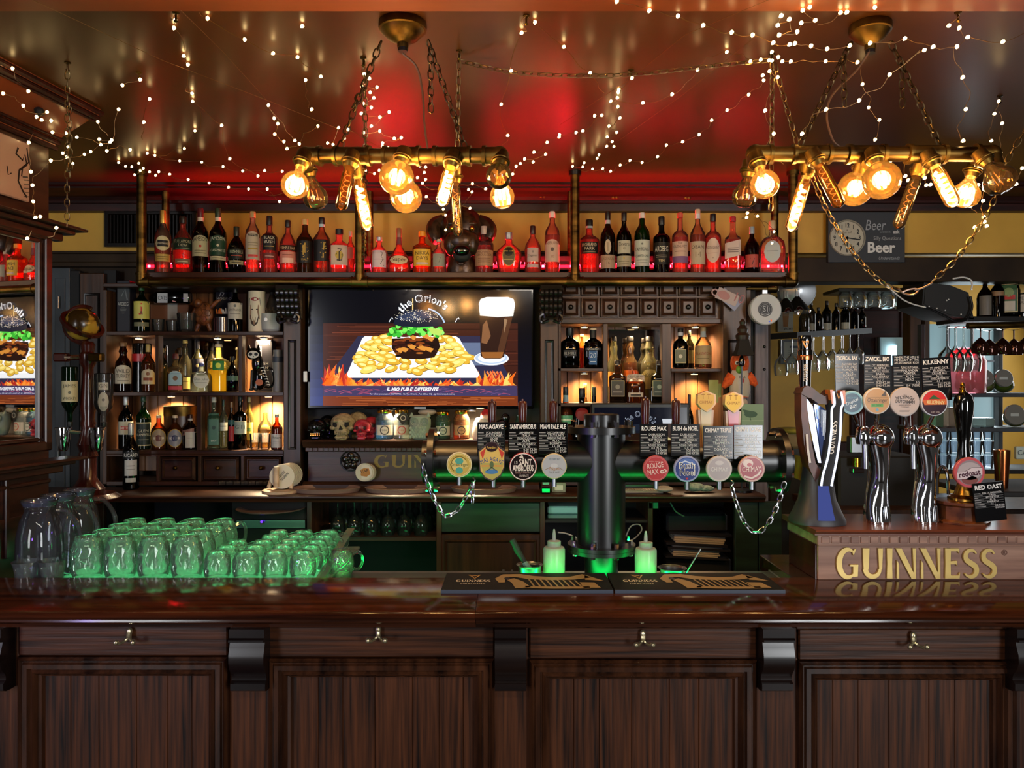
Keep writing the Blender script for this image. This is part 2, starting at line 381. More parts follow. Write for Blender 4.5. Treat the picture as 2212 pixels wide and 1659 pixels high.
# flared roman capitals (unit height, y up) for the carved and raised bar signs: list of polygons and advance
def roman():
    d = {}
    st = lambda x, w=.2: [(x-w/2-.015, 1), (x+w/2+.015, 1), (x+w/2, .5), (x+w/2+.015, 0), (x-w/2-.015, 0), (x-w/2, .5)]
    g = strokepoly(arcpts(.42, .5, .335, .46, 50, 310, 22), [.05+.16*math.sin(math.pi*i/22)**.9 for i in range(23)])
    d['G'] = (g+[[(.50, .46), (.80, .46), (.78, .07), (.61, .04), (.61, .40), (.50, .40)], [(.62, .76), (.72, .98), (.67, .98), (.57, .90)]], .976)
    d['U'] = ([[(.0, 1), (.25, 1), (.22, .3), (.03, .3)], [(.58, 1), (.76, 1), (.73, .3), (.62, .3)]]+strokepoly(arcpts(.375, .31, .27, .25, 180, 360, 14), [.19-.08*i/14 for i in range(15)]), .9)
    d['I'] = ([st(.115, .18)], .36)
    d['N'] = ([[(-.02, 1), (.20, 1), (.75, .02), (.74, -.01), (.58, -.01)], [(.62, 1), (.75, 1), (.74, .5), (.745, 0), (.66, .14), (.65, .5)], [(.03, .60), (.10, .48), (.11, 0), (.02, 0)]], .92)
    d['E'] = ([st(.115, .19), [(.1, 1), (.54, 1), (.53, .82), (.49, .90), (.1, .90)], [(.1, .56), (.46, .59), (.46, .41), (.42, .47), (.1, .47)], [(.1, .10), (.50, .10), (.57, .2), (.55, 0), (.1, 0)]], .66)
    sp = arcpts(.33, .735, .215, .205, 25, 245, 14)+arcpts(.30, .265, .235, .21, 62, -150, 16)
    d['S'] = (strokepoly(sp, [.05+.14*math.sin(math.pi*i/(len(sp)-1))**1.1 for i in range(len(sp))]), .675)
    return d
ROM = roman()

class Pr:
    """flat print: coloured polygons in a 2-D frame (u right, v DOWN), layer by layer"""
    def __init__(s): s.q = []
    def poly(s, pts, c, l=1): s.q.append((list(pts), lin(c), l)); return s
    def rect(s, a, b, c_, d, c, l=1, n=1):
        for i in range(n): s.poly([(a+(c_-a)*i/n, b), (a+(c_-a)*(i+1)/n, b), (a+(c_-a)*(i+1)/n, d), (a+(c_-a)*i/n, d)], c, l)
        return s
    def disc(s, u, v, ru, rv, c, l=1, n=24, a0=0, a1=360): return s.poly(arcpts(u, v, ru, rv, a0, a1-(360/n if a1-a0 == 360 else 0), n-1 if a1-a0 == 360 else n), c, l)
    def line(s, pts, w, c, l=1):
        for q in strokepoly(pts, w): s.poly(q, c, l)
        return s
    def ring(s, u, v, r0, r1, c, l=1, n=28, a0=0, a1=360): return s.line(arcpts(u, v, (r0+r1)/2, (r0+r1)/2, a0, a1, n), abs(r1-r0), c, l)
    def text(s, t, u, v, h, c, l=2, al='c', w=None, sl=0., rot=0., fat=False, arc=None, up=0., sx=1.):
        """cap height h (0.7 em), baseline at v; w limits the width; arc=(cu,cv,r,mid angle) bends it over a circle"""
        k = h/.69; W0 = twidth(t)*k*sx
        if w and W0 > w: sx *= w/W0; W0 = w
        x = {'c': -W0/2, 'l': 0, 'r': -W0}[al]; cr, sr = math.cos(rot), math.sin(rot); c = lin(c)
        for ch in t:
            if ch in GL:
                vs, fs = GL[ch]['f' if fat else 'n']
                if arc:
                    a = math.radians(arc[3])+(x+GL[ch]['a']*k*sx/2)/arc[2]; ca, sa = math.cos(a), math.sin(a)
                    def q(p, x=x):
                        lx = (p[0]-GL[ch]['a']/2)*k*sx; ly = p[1]*k+arc[2]
                        return (arc[0]+lx*ca+ly*sa, arc[1]+lx*sa-ly*ca)
                else:
                    def q(p, x=x):
                        lx = x+p[0]*k*sx+p[1]*k*sl; ly = -p[1]*k
                        return (u+lx*cr-ly*sr, v+lx*sr+ly*cr)
                pp = [q(p) for p in vs]
                for f in fs: s.q.append(([pp[i] for i in f], c, l))
                x += GL[ch]['a']*k*sx
            else: x += .28*k*sx
        return s
    def roman(s, t, u, v, h, c, l=2, w=None, rot=0., k=1.):
        W0 = sum(ROM[ch][1] for ch in t)*h; sx = k if not w else w/W0; x = -W0*sx/2; cr, sr = math.cos(rot), math.sin(rot)
        for ch in t:
            for i_, p in enumerate(ROM[ch][0]): s.poly([(u+(x+a*h*sx)*cr+b*h*sr, v+(x+a*h*sx)*sr-b*h*cr) for a, b in p], c, l+i_*.04)
            x += ROM[ch][1]*h*sx
        return s
    def build(s, name, mapf, mat, parent, label=None):
        g = G(); g.c = []
        for pts, c, l in s.q:
            ar = sum(pts[i][0]*pts[(i+1) % len(pts)][1]-pts[(i+1) % len(pts)][0]*pts[i][1] for i in range(len(pts)))
            if abs(ar) < 1e-14: continue
            if ar > 0: pts = list(reversed(pts))
            g.add([mapf(u, v, l) for u, v in pts], [tuple(range(len(pts)))]); g.c.append(c)
        return g.build(name, mat, parent, label)
def flat(Y, eps=.0005): return lambda u, v, l: P(u, v, Y-l*eps)
# ================================================================ the room
struct(G().box(-4, 4, -4, 6.6, -.05, 0), 'floor', 'floor')
struct(G().box(-4, 4, 2.0, 4.4, CEIL, CEIL+.06), 'ceiling', 'ceil')
struct(G().box(-4, 4, .9, 2.0, 2.70, CEIL+.06, .004), 'trim_1', 'beam')                    # dropped beam above the photographer
YB = 4.15
zf0, zl0, zl1 = Z_(546, YB), Z_(569, YB), Z_(610, YB)
struct(G().box(-3.2, 3.6, YB, YB+.12, zf0, CEIL), 'wall_back', 'yellow')                    # ochre frieze above the bar unit
struct(G().box(-3.2, 1.42, YB+.02, YB+.12, 0, zl0), 'wall_back', 'lintel')
# beams under the frieze: a moulded one on the left, a plain deep one on the right
struct(G().box(-3.2, 1.36, YB-.03, YB+.02, zl0, zf0, .005).box(-3.2, 1.36, YB-.05, YB+.02, zf0-.012, zf0+.002, .003).box(-3.2, 1.36, YB-.02, YB+.02, zl0-.02, zl0), 'trim_2', 'lintel')
struct(G().box(1.36, 3.6, YB-.03, YB+.12, zl1, zf0-.03, .004), 'trim_3', 'lintel')
# cornice between ceiling and frieze
c = G(); cp = [(YB, CEIL), (3.93, CEIL), (3.93, CEIL-.012), (3.945, CEIL-.018), (3.945, CEIL-.026), (4.03, CEIL-.05), (4.04, Z_(432, 4.04)), (4.06, Z_(433, 4.06)), (4.06, Z_(438, 4.06)), (4.09, Z_(440, 4.09)), (4.095, Z_(455, 4.09)), (4.12, Z_(457, 4.12)), (YB, Z_(460, YB))]
c.extr(cp, 'x', -3.2, 3.6); cornice = struct(c, 'trim_4', 'mahog'); cornice['_b'] = [0, 0, 0]
for px, py in ((235, 420), (394, 420), (550, 421), (1018, 425), (1172, 426), (1328, 428), (1485, 429), (1620, 430), (2055, 430)):
    g = G(); q = P(px, py-4, 4.035)
    for a in (90, 210, 330): g.sph(q+Vector((.010*math.cos(math.radians(a)), 0, .010*math.sin(math.radians(a)))), .010, sy=.6, n=10, m=6)
    g.build('trefoil', 'bronze', cornice)
# far left: grey painted door, its frame and a panelled wooden upright beside the bar unit
d = struct(G().pxbox(104, 578, 150, 1150, YB-.06, .06, .004), 'door_1', 'dimgrey'); d['_b'] = [0, 0, 0]
G().pxbox(118, 600, 140, 1140, YB-.066, .01, .003).build('panel', 'dimgrey', d)
for y in (640, 975): G().cyl(P(126, y, YB-.075), P(126, y+26, YB-.075), .006, n=8).build('hinge', 'steel', d)
struct(G().pxbox(150, 584, 172, 1150, YB-.05, .05, .004).pxbox(225, 584, 250, 1150, YB-.05, .05), 'trim_5', 'blackm')
d = struct(G().pxbox(172, 590, 224, 1150, YB-.08, .06, .004), 'door_2', 'back'); d['_b'] = [0, 0, 0]
g = G(); g.frame(X_(181, YB-.08), X_(216, YB-.08), Z_(1040, YB-.08), Z_(633, YB-.08), YB-.08, [(0, 0), (.004, .006), (.010, .004), (.014, .0)]); g.build('panel_moulding', 'carved', d)
# grille in the frieze
v = thing('ventilation_grille', 'dark wooden ventilation grille in the ochre wall behind the left brass posts', 'grille', P(315, 536, YB-.03))
g = G(); a, b = X_(228, 4.12), X_(425, 4.12); g.frame(a, b, Z_(534, 4.12), Z_(455, 4.12), 4.12, [(0, -.03), (0, .012), (.02, .012), (.026, 0)]); g.build('frame', 'carved', v)
G().box(a+.02, b-.02, 4.135, 4.145, Z_(528, 4.12), Z_(460, 4.12)).build('backing', 'blackm', v)
for i in range(24):
    x = a+.03+i*(b-a-.06)/23; G().box(x-.003, x+.003, 4.115, 4.135, Z_(527, 4.12), Z_(462, 4.12)).build('slat', 'carved', v)

# ---------------------------------------------------------------- left wall, turned a little towards the camera
E = Vector((-1.77, 2.9, 0)); al = math.atan(.15)
ML = Matrix.Translation(E) @ Matrix.Rotation(-al, 4, 'Z')            # local: x out of the wall towards the bar, y along the wall, z up
def LW(): return G()
wl = struct(LW().box(-.2, 0, -1.1, 0, 0, CEIL).xf(ML), 'wall_left', 'leftwood'); wl['_b'] = [0, 0, 0]
g = LW(); g.box(-.2, .012, -1.1, 0, 2.33, 2.345, .003).box(0, .006, -1.1, 0, 1.20, 1.24)
for y0 in (-.215, -.46, -.70): g.box(0, .012, y0, y0+.018, 1.1, 1.42, .003)
g.box(0, .012, -1.1, 0, 1.345, 1.36, .003); g.xf(ML).build('panel_rail', 'leftwood', wl)
# coved soffit between wall and ceiling
g = LW(); poly = [(0, 2.655), (.012, 2.63), (.018, 2.655), (.19, 2.745), (.20, 2.74), (.205, CEIL), (0, CEIL)]
n = len(poly); vs = [(x, y, z) for y in (-1.1, 0.02) for x, z in poly]
g.add(vs, [(i, i+n, (i+1) % n+n, (i+1) % n) for i in range(n)]+[tuple(range(n)), tuple(reversed(range(n, 2*n)))])
g.xf(ML); struct(g, 'trim_6', 'soffit')
g = LW()
for x, z, r in ((.185, 2.735, .010), (.2, 2.752, .011), (.17, 2.727, .005), (.02, 2.647, .009), (.008, 2.628, .010), (.035, 2.66, .005)): g.cyl((x, -1.1, z), (x, .03, z), r, n=8)
g.xf(ML); struct(g, 'trim_7', 'mahog')
# two moulded ledges
for nm, z, hw in (('trim_8', 2.318, .10), ('trim_9', 1.432, .10)):
    g = LW(); g.box(0, hw, -1.1, .09, z-.006, z+.006, .003).box(0, hw*.7, -1.1, .06, z-.022, z-.006, .004).box(0, hw*.4, -1.1, .03, z-.05, z-.022, .004)
    g.xf(ML); struct(g, nm, 'leftwood')
t = thing('wall_mirror', 'tall mirror in dark wooden frame on the left wall reflecting the television', 'mirror', ML @ Vector((0, -.3, 1.48)))
LW().box(.006, .012, -.9, -.055, 1.51, 2.26).xf(ML).build('mirror_glass', 'mirror', t)
g = LW()
for y0, y1, z0, z1, h in ((-.055, -.02, 1.47, 2.30, .035), (-.075, -.055, 1.49, 2.28, .022), (-.95, -.02, 2.26, 2.30, .035), (-.95, -.04, 2.245, 2.262, .022), (-.95, -.02, 1.47, 1.505, .035), (-.95, -.04, 1.505, 1.52, .022)):
    g.box(.0, h, y0, y1, z0, z1, .004)
g.xf(ML).build('frame', 'leftwood', t)
t = thing('framed_poster', 'cream poster with a dark ink drawing on the upper left wall', 'poster', ML @ Vector((.01, -.3, 2.38)))
LW().box(.004, .02, -.7, -.115, 2.385, 2.60, .004).xf(ML).build('panel', pb('varnished_cream_panel', '#b08a76', .12), t)
p = Pr(); p.line([(-.17, 2.57), (-.18, 2.545), (-.15, 2.53), (-.14, 2.555), (-.13, 2.52), (-.165, 2.49), (-.17, 2.45), (-.15, 2.42), (-.13, 2.40)], .008, '#2a2320'); p.line([(-.13, 2.58), (-.122, 2.53), (-.15, 2.505), (-.155, 2.47)], .006, '#2a2320')
p.line([(-.15, 2.47), (-.125, 2.475)], .006, '#4a3f3a').line([(-.22, 2.49), (-.215, 2.46), (-.2, 2.47)], .005, '#2a2320')
for i in range(5): p.line([(-.145, 2.46-.015*i), (-.12, 2.465-.015*i)], .004, '#6a5a50')
p.build('ink_drawing', lambda u, v, l: ML @ Vector((.0205+l*.0004, u, v)), 'print_gloss', t)
g = LW().sph((.115, -.18, 2.69), .016).cyl((.105, -.18, 2.70), (.115, -.18, 2.69), .012).xf(ML)
tag(g.build('ceiling_spotlight', 'blackm'), 'small black round spot fitting on the red varnished soffit', 'spotlight')

# ================================================================ the bar counter in front
YF = 2.15                                                            # face of the stiles
t = thing('bar_counter', 'long dark stained pine bar counter with panelled front and lacquered top', 'counter', (0, 2.3, 0))
pr = [(2.43, 1.10), (2.078, 1.10), (2.066, 1.095), (2.060, 1.086), (2.066, 1.078), (2.078, 1.074), (2.076, 1.068), (2.088, 1.06), (2.104, 1.055), (2.106, 1.046), (2.43, 1.046)]
xs = [-1.83, -.10, 2.6]
for i in range(2): G().extr(pr, 'x', xs[i]+.0006, xs[i+1]-.0006).build('countertop', 'top', t)
G().box(.90, 2.6, 2.431, 2.76, 1.046, 1.0995, .002).build('countertop', 'top', t)
G().box(-1.84, 2.6, YF+.02, YF+.06, .02, 1.046).build('carcass', 'blackm', t)
bays = [(-.5, 0, -95), (45, 495, 0), (583, 1068, 1), (1143, 1632, 2), (1722, 2190, 3), (2260, 2700, 4)]
stiles = [(-140, 40), (495, 590), (1066, 1146), (1630, 1724), (2188, 2262)]
for a, b in stiles: G().box(X_(a, YF), X_(b, YF), YF, YF+.03, .1, 1.05, .003).build('stile', 'front', t)
G().box(-1.84, 2.6, YF-.005, YF+.03, 0, .12, .004).build('plinth', 'front_h', t)
seams = {45: [147, 208, 290, 357, 410], 583: [685, 738, 808, 890, 948, 1000], 1143: [1240, 1296, 1366, 1448, 1512], 1722: [1803, 1858, 1925, 2012, 2068], -270: [-205], 2260: [2350]}
for a, b in ((-270, -140), (45, 495), (583, 1068), (1143, 1632), (1722, 2190), (2260, 2700)):
    xa, xb = X_(a, YF), X_(b, YF); dz = -.004*(a/560-1)
    G().box(xa, xb, YF-.012, YF+.03, Z_(1417, YF)+dz, Z_(1349, YF)+dz, .004).build('frieze_board', 'front_h', t)
    G().box(xa-.01, xb+.01, YF-.02, YF+.03, Z_(1349, YF)+dz, Z_(1343, YF)+dz+.006, .003).build('frieze_cap', 'front_gloss', t)
    z1 = Z_(1419, YF)+dz
    G().frame(xa, xb, .13, z1, YF+.012, [(0, 0), (0, .026), (.006, .034), (.012, .026), (.014, .026), (.018, .034), (.030, .034), (.034, .022), (.036, .022), (.044, .030), (.050, .022), (.051, .014), (.058, .010), (.060, 0), (.066, -.012)]).build('panel_moulding', 'front_gloss', t)
    sx = [a+44]+seams.get(a, [])+[b-44]
    for i in range(len(sx)-1):
        G().box(X_(sx[i], YF)+.0004, X_(sx[i+1], YF)-.0004, YF+.013, YF+.026, .17, z1-.045, .0016).build('plank', 'front', t)
cor = [(YF+.02, 1.046), (2.085, 1.046), (2.085, 1.022), (2.078, 1.018), (2.078, 1.012), (2.092, 1.008), (2.088, .995), (2.080, .975), (2.079, .955), (2.086, .935), (2.10, .918), (2.105, .908), (2.105, .898), (2.094, .892), (2.094, .874), (2.106, .868), (2.13, .866), (YF+.02, .866)]
for a, b in ((-50, 10), (499, 574), (1069, 1137), (1645, 1712), (2190, 2262)):
    Yc = 2.10; G().extr(cor, 'x', X_(a, Yc), X_(b, Yc)).build('corbel', 'corbel', t)
for px, py in ((282, 1372), (818, 1368), (1388, 1377), (1970, 1381)):
    Yh = YF-.016; q = P(px, py, Yh)
    g = G(); k = Yh/F
    up = [q+Vector((0, -.002, 11*k)), q+Vector((0, -.006, 8*k)), q+Vector((0, -.009, 1*k)), q+Vector((0, -.008, -4*k))]
    g.tube(curve(up, 4), .0075, 8); g.sph(q+Vector((0, -.006, 9*k)), .0085, sz=1.5)
    for sgn in (-1, 1):
        arm = [q+Vector((0, -.008, -3*k)), q+Vector((sgn*7*k, -.014, -9*k)), q+Vector((sgn*14*k, -.028, -11*k)), q+Vector((sgn*18*k, -.034, -7*k))]
        g.tube(curve(arm, 4), .0044, 8); g.sph(arm[-1], .0075)
    g.build('coat_hook', pb('satin_brass_hook', '#d8c9a0', .25, .9), t, 'pale brass double coat hook')
# work surface behind the counter
t = thing('sink_worktop', 'brushed steel sink drainer along the back edge of the bar counter', 'worktop', (0, 2.55, .99))
G().box(-.62, .9, 2.435, 2.66, 1.03, 1.066, .004).build('drainer', 'steel', t)
G().box(-.58, -.02, 2.50, 2.62, 1.0645, 1.0675, .001).build('sink_shade_slab', pb('sink_shadow_steel', '#6d7072', .35, 1.), t)  # flat steel slab, sink shade put into its darker colour
g = G()
for x in (-.03, .0, .9): g.box(x-.004, x+.004, 2.45, 2.655, 1.066, 1.071, .001)
g.build('ridge', 'steel', t)
tag(G().box(-.62, .92, 2.445, 2.458, 1.0672, 1.078, .002).build('light_strip', 'greenled'), 'green glowing light strip running behind the back edge of the bar counter', 'light strip')
# mats
def harp(p, x0, x1, y0, y1, c, dk):
    w, h = x1-x0, y1-y0; q = lambda a, b: (x0+a*w, y0+b*h)
    p.line([q(.02, .62), q(.0, .35), q(.06, .1), q(.18, .1), q(.3, .25), q(.5, .34), q(.7, .3), q(.85, .12)], [h*.12, h*.2, h*.24, h*.26, h*.26, h*.22, h*.22, h*.3], c, 3)
    p.poly([q(.83, .02), q(1, .5), q(.82, .42)], c, 3)
    p.line([q(.1, .35), q(.17, .6), q(.22, 1)], [h*.18, h*.24, h*.3], c, 3)
    p.line([q(.24, .95), q(.5, .99), q(.84, .98)], h*.14, c, 3)
    p.poly([q(.76, .6), q(.9, .62), q(.94, 1), q(.78, 1)], c, 3)
    for i in range(9): p.line([q(.28+.055*i, .38+.01*i), q(.33+.055*i, .95)], h*.035, c, 2)
    p.disc(q(.07, .33)[0], q(.07, .33)[1], w*.03, h*.1, dk, 4)
for a0, b0, c0, d0, lab in ((962, 955, 1313, 1318, 'left black rubber bar mat with a gold harp on the counter edge'), (1317, 1322, 1652, 1692, 'right black rubber bar mat with a gold harp on the counter edge')):
    # corners: back edge (a0..c0), front edge (b0..d0)
    Yb, Yf = 2.445, 2.245
    xb0, xb1, xf0, xf1 = X_(a0, Yb), X_(c0, Yb), X_(b0, Yf), X_(d0, Yf)
    x0, x1 = (xb0+xf0)/2, (xb1+xf1)/2
    t = thing('bar_mat', lab, 'mat', ((x0+x1)/2, 2.34, 1.10))
    G().box(x0, x1, Yf, Yb, 1.1003, 1.112, .002).build('mat', 'rubber', t)
    G().box(x0, x1, Yf-.001, Yf+.003, 1.1005, 1.1112).build('front_edge', pb('grey_edge', '#3a4250', .5), t)
    p = Pr(); w = x1-x0
    def mp(u, v, l, x0=x0): return Vector((x0+u, Yb-v, 1.1125+l*.0003))
    p.roman('GUINNESS', w*.18, .115, .024, '#cfc6b4', 2, w=w*.21); p.text('DRAUGHT', w*.18, .142, .012, '#b9b0a0', 2, w=w*.15)
    p.line([(w*.145, .03), (w*.155, .045), (w*.19, .04), (w*.215, .03), (w*.185, .075), (w*.148, .03)], .006, '#b08a4a', 2)
    harp(p, w*.34, w*.97, .025, .185, '#8c7650', '#191a1f'); p.build('printed_harp', mp, 'print', t, 'gold printed harp and wordmark')
# dark oak box with raised letters, right
YG = 2.40; zt, zb = Z_(1143, YG), 1.10; x0 = X_(1768, YG); xL = X_(1762, YG)
t = thing('wooden_tap_box', 'walnut box with dentil moulding and large gold raised letters at the right counter end', 'box', (1.3, 2.55, 1.0995))
G().box(x0, 2.4, YG+.004, 2.64, zb, zt-.02, .002).build('body', 'box', t)
G().box(x0-.006, x0, YG+.012, 2.64, zb, zt-.05, .001).build('side_panel', 'turned', t)
G().extr([(YG-.012, zt), (YG-.016, zt-.006), (YG-.008, zt-.014), (YG-.008, zt-.018), (2.68, zt-.018), (2.68, zt)], 'x', xL-.006, 2.4).build('top_board', 'boxtop', t)
G().box(xL+.004, 2.4, YG-.006, 2.66, zt-.05, zt-.018, .002).build('frieze', 'box', t)
for i in range(28):
    xa = x0+.004+i*.0308; G().box(xa+.0026, xa+.0282, YG-.0095, YG, zt-.043, zt-.022, .0015).build('dentil', 'box', t)
G().box(x0-.001, 2.4, YG-.003, YG+.004, zt-.054, zt-.050, .001).build('bead', 'box', t)
W0 = X_(2155, YG)-X_(1807, YG); k = W0/(sum(ROM[ch][1] for ch in 'GUINNESS')); h = Z_(1184, YG)-Z_(1249, YG); x = X_(1807, YG); zB = Z_(1249, YG)
for ch in 'GUINNESS':
    g = G()
    for i, q in enumerate(ROM[ch][0]): g.extr([(x+a*k, zB+b*h) for a, b in q], 'y', YG-.0035-i*.00005, YG+.005)
    g.build('letter', 'gold', t); x += ROM[ch][1]*k
p = Pr(); p.text('\u00ae', 2170, 1200, 12, '#5d3b2e'); p.build('registered_mark', flat(YG+.003), 'print', t)
# ================================================================ back counter and bar unit
YC, ZC = 3.50, 1.206
t = thing('back_counter', 'dark wooden back counter running below the bottle shelves and the television', 'counter', (-.4, 3.7, 0))
pc = [(3.80, ZC), (3.512, ZC), (3.502, ZC-.006), (3.502, ZC-.012), (3.508, ZC-.018), (3.515, ZC-.024), (3.52, ZC-.034), (3.80, ZC-.034)]
G().extr(pc, 'x', -1.86, X_(1655, YC)).build('worktop', 'back_h', t)
G().box(-2.55, -1.861, 3.08, 3.80, ZC-.034, ZC, .006).build('worktop', 'back_h', t)
for x0, x1 in ((-2.5, -1.88),): G().box(x0, x1, 3.12, 3.16, .05, ZC-.036).build('side_panel', 'blackm', t)
for px in (668, 948, 1172, 1405): G().box(X_(px, 3.56)-.012, X_(px, 3.56)+.012, 3.56, 3.9, .05, ZC-.036, .002).build('upright', 'back', t)
G().box(-1.86, 1.1, 3.95, 3.97, .05, ZC-.036).build('back_panel', 'blackm', t)
G().pxbox(670, 1160, 946, 1168, 3.57, .36).build('shelf', 'back_h', t)
g = G().pxbox(952, 1086, 1168, 1150, 3.57, .03, .004); d = g.build('drawer_front', 'green_door', t)
d = G().pxbox(952, 1154, 1168, 1330, 3.57, .03, .004).build('door', 'back', t)
g = G(); g.frame(X_(960, 3.57), X_(1160, 3.57), Z_(1330, 3.57), Z_(1166, 3.57), 3.57, [(0, 0), (.006, .006), (.014, .0)]); g.build('panel_moulding', 'back', d)
G().pxbox(1176, 1123, 1402, 1129, 3.57, .32).build('shelf', 'blackm', t)
for x in (1588, 1640): G().pxbox(x, 1084, x+50, 1330, 3.54, .03, .004).build('door', 'green_door', t)
# under-counter fridge at the left
t = thing('undercounter_fridge', 'steel fronted undercounter fridge below the left of the back counter', 'fridge', P(590, 1330, 3.58)*1)
G().pxbox(500, 1082, 664, 1330, 3.60, .3, .004).build('body', 'blackm', t)
G().pxbox(510, 1122, 660, 1142, 3.585, .014, .003).build('control_strip', 'steel', t)
G().cyl(P(565, 1130, 3.584), P(565, 1130, 3.575), .009, n=12).build('knob', 'black', t)
tag(G().cyl(P(565, 1127, 3.572), P(565, 1127, 3.57), .006).build('indicator_light', 'violet'), 'tiny violet light glowing on the fridge front', 'light')
g = G(); q = P(582, 1102, 3.56); g.lathe([(.11, 0), (.155, .012), (.16, .018), (.155, .018), (.11, .004)], q-Vector((0, -.03, .01)), 32)
tag(g.build('round_tray', 'tray'), 'round tray lying on top of the undercounter fridge', 'tray')

YK = 3.80; DK = .27                                                  # face and depth of the shelf unit
t = thing('back_bar_unit', 'dark oak back bar unit with bottle shelves, drawers and carved pilasters', 'cabinet', (-.3, 3.95, ZC+.0005))
xl, xr = X_(222, YK), X_(1622, YK); zt_ = 2.205
def kbox(a, y0, b, y1, mat, name, yo=0., d=None, bv=.002): return G().pxbox(a, y0, b, y1, YK+yo, DK-yo if d is None else d, bv).build(name, mat, t)
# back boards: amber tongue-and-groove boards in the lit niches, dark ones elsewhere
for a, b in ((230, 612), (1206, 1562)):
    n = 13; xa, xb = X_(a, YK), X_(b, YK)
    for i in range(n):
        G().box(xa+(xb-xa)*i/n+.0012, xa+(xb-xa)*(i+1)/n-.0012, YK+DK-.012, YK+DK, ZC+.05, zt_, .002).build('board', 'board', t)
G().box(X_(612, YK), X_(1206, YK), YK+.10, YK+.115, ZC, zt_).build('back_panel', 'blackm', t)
# left bay: sides, shelves, dividers
kbox(222, 626, 230, 1046, 'back', 'side_panel')
for y in (716, 847, 973): kbox(230, y, 612, y+8, 'back_h', 'shelf')
kbox(335, 724, 343, 847, 'back', 'divider', .01, .05); kbox(515, 724, 523, 847, 'back', 'divider', .01, .05); kbox(425, 855, 435, 973, 'back', 'divider', .01, .05)
kbox(230, 1040, 612, 1049, 'back_h', 'shelf'); kbox(230, 981, 612, 986, 'back_h', 'rail')
for a, b in ((338, 424), (428, 518), (521, 610)):
    G().pxbox(a-1, 985, a+6, 1041, YK-.004, .2, .002).build('drawer_divider', 'back', t)
    d = G().pxbox(a+8, 988, b-4, 1038, YK+.012, .18, .003).build('drawer', 'back_h', t)
    G().frame(X_(a+8, YK), X_(b-4, YK), Z_(1038, YK), Z_(988, YK), YK+.012, [(0, 0), (.010, .012), (.014, .012), (.018, .0)]).build('moulding', 'back_h', d)
    q = P((a+b)/2+1, 1010, YK+.012); G().cyl(q, q+Vector((0, -.014, 0)), .004).sph(q+Vector((0, -.02, 0)), .011).build('knob', 'bronze', d)
# pilasters with carved corbels
for a, b in ((612, 650), (1167, 1206), (1562, 1612)):
    xa, xb = X_(a, YK-.03), X_(b, YK-.03)
    G().box(xa, xb, YK-.03, YK+.12, ZC, zt_, .003).build('pilaster', 'back', t)
    g = G(); g.frame(xa+.022, xb-.022, Z_(970, YK), Z_(735, YK), YK-.03, [(0, 0), (.004, .005), (.009, .003), (.013, 0), (.016, -.003)]); g.build('moulding', 'carved', t)
for a, b in ((604, 650), (1167, 1212)):
    xm = X_((a+b)/2, YK-.06); wd = S(b-a, YK)/2
    g = G(); pcx = [(YK-.03, 2.20), (YK-.12, 2.20), (YK-.125, 2.18), (YK-.105, 2.15), (YK-.11, 2.12), (YK-.085, 2.09), (YK-.095, 2.065), (YK-.08, 2.045), (YK-.03, 2.04)]
    g.extr(pcx, 'x', xm-wd, xm+wd)
    for i, z in enumerate((2.165, 2.13, 2.10, 2.07)):
        for k in range(-2, 3): g.sph((xm+k*wd*.42, YK-.112+.009*i, z), .017, sz=1.25, n=8, m=6)
    for sgn in (-1, 1):
        g.tube(curve([(xm+sgn*wd*.2, YK-.1, 2.03), (xm+sgn*wd*.8, YK-.1, 2.02), (xm+sgn*wd, YK-.095, 2.045), (xm+sgn*wd*.7, YK-.1, 2.06), (xm+sgn*wd*.55, YK-.1, 2.042)], 4), .008, 6)
    g.build('carved_corbel', 'carved', t)
# right bay
kbox(1612, 626, 1622, 1046, 'back', 'side_panel')
G().pxbox(1206, 624, 1562, 700, YK+.02, .2).build('header_board', 'back_h', t)
G().pxbox(1206, 688, 1562, 699, YK, .03, .004).build('header_rail', 'back_h', t)
n = 8; xa, xb = X_(1212, YK), X_(1550, YK); w = (xb-xa)/n
for r_, (y0, y1) in enumerate(((600, 639), (642, 685))):
    for i in range(n):
        x0, x1 = xa+i*w+.003, xa+(i+1)*w-.003; z0, z1 = Z_(y1, YK), Z_(y0, YK)
        g = G(); g.frame(x0, x1, z0, z1, YK+.02, [(0, 0), (.002, .016), (.008, .018), (.012, .010), (.022, .022), (.0221, .022)])
        g.box(x0+.0218, x1-.0218, YK-.002, YK+.02, z0+.0218, z1-.0218); d = g.build('raised_panel', 'back_h', t)
        if r_: G().sph(((x0+x1)/2, YK-.006, (z0+z1)/2), .013, sy=.9, n=12, m=8).build('knob', 'carved', d)
kbox(1206, 699, 1212, 1046, 'back', 'side_panel'); kbox(1558, 699, 1563, 1046, 'back', 'side_panel')
kbox(1303, 699, 1313, 872, 'back', 'divider', .01, .06); kbox(1430, 699, 1450, 872, 'back', 'divider', .01, .06)
kbox(1206, 795, 1304, 802, 'back_h', 'shelf'); kbox(1450, 796, 1562, 803, 'back_h', 'shelf'); kbox(1206, 871, 1450, 878, 'back_h', 'shelf')
kbox(1206, 1040, 1562, 1049, 'back_h', 'shelf')
G().box(xl, xr, YK, YK+DK, zt_, zt_+.02, .003).build('top_board', 'back_h', t)
# mirrors at the back of two niches
for a, y0, b, y1, nm in ((345, 728, 513, 846, 'left'), (1315, 712, 1428, 868, 'right')):
    tag(G().pxbox(a, y0, b, y1, YK+DK-.02, .005).build('niche_mirror', pb('smoky_mirror', '#8d8580', .05, 1.)), 'mirror behind the bottles in the '+('lit centre niche left of the television' if nm == 'left' else 'whiskey niche right of the television'), 'mirror')
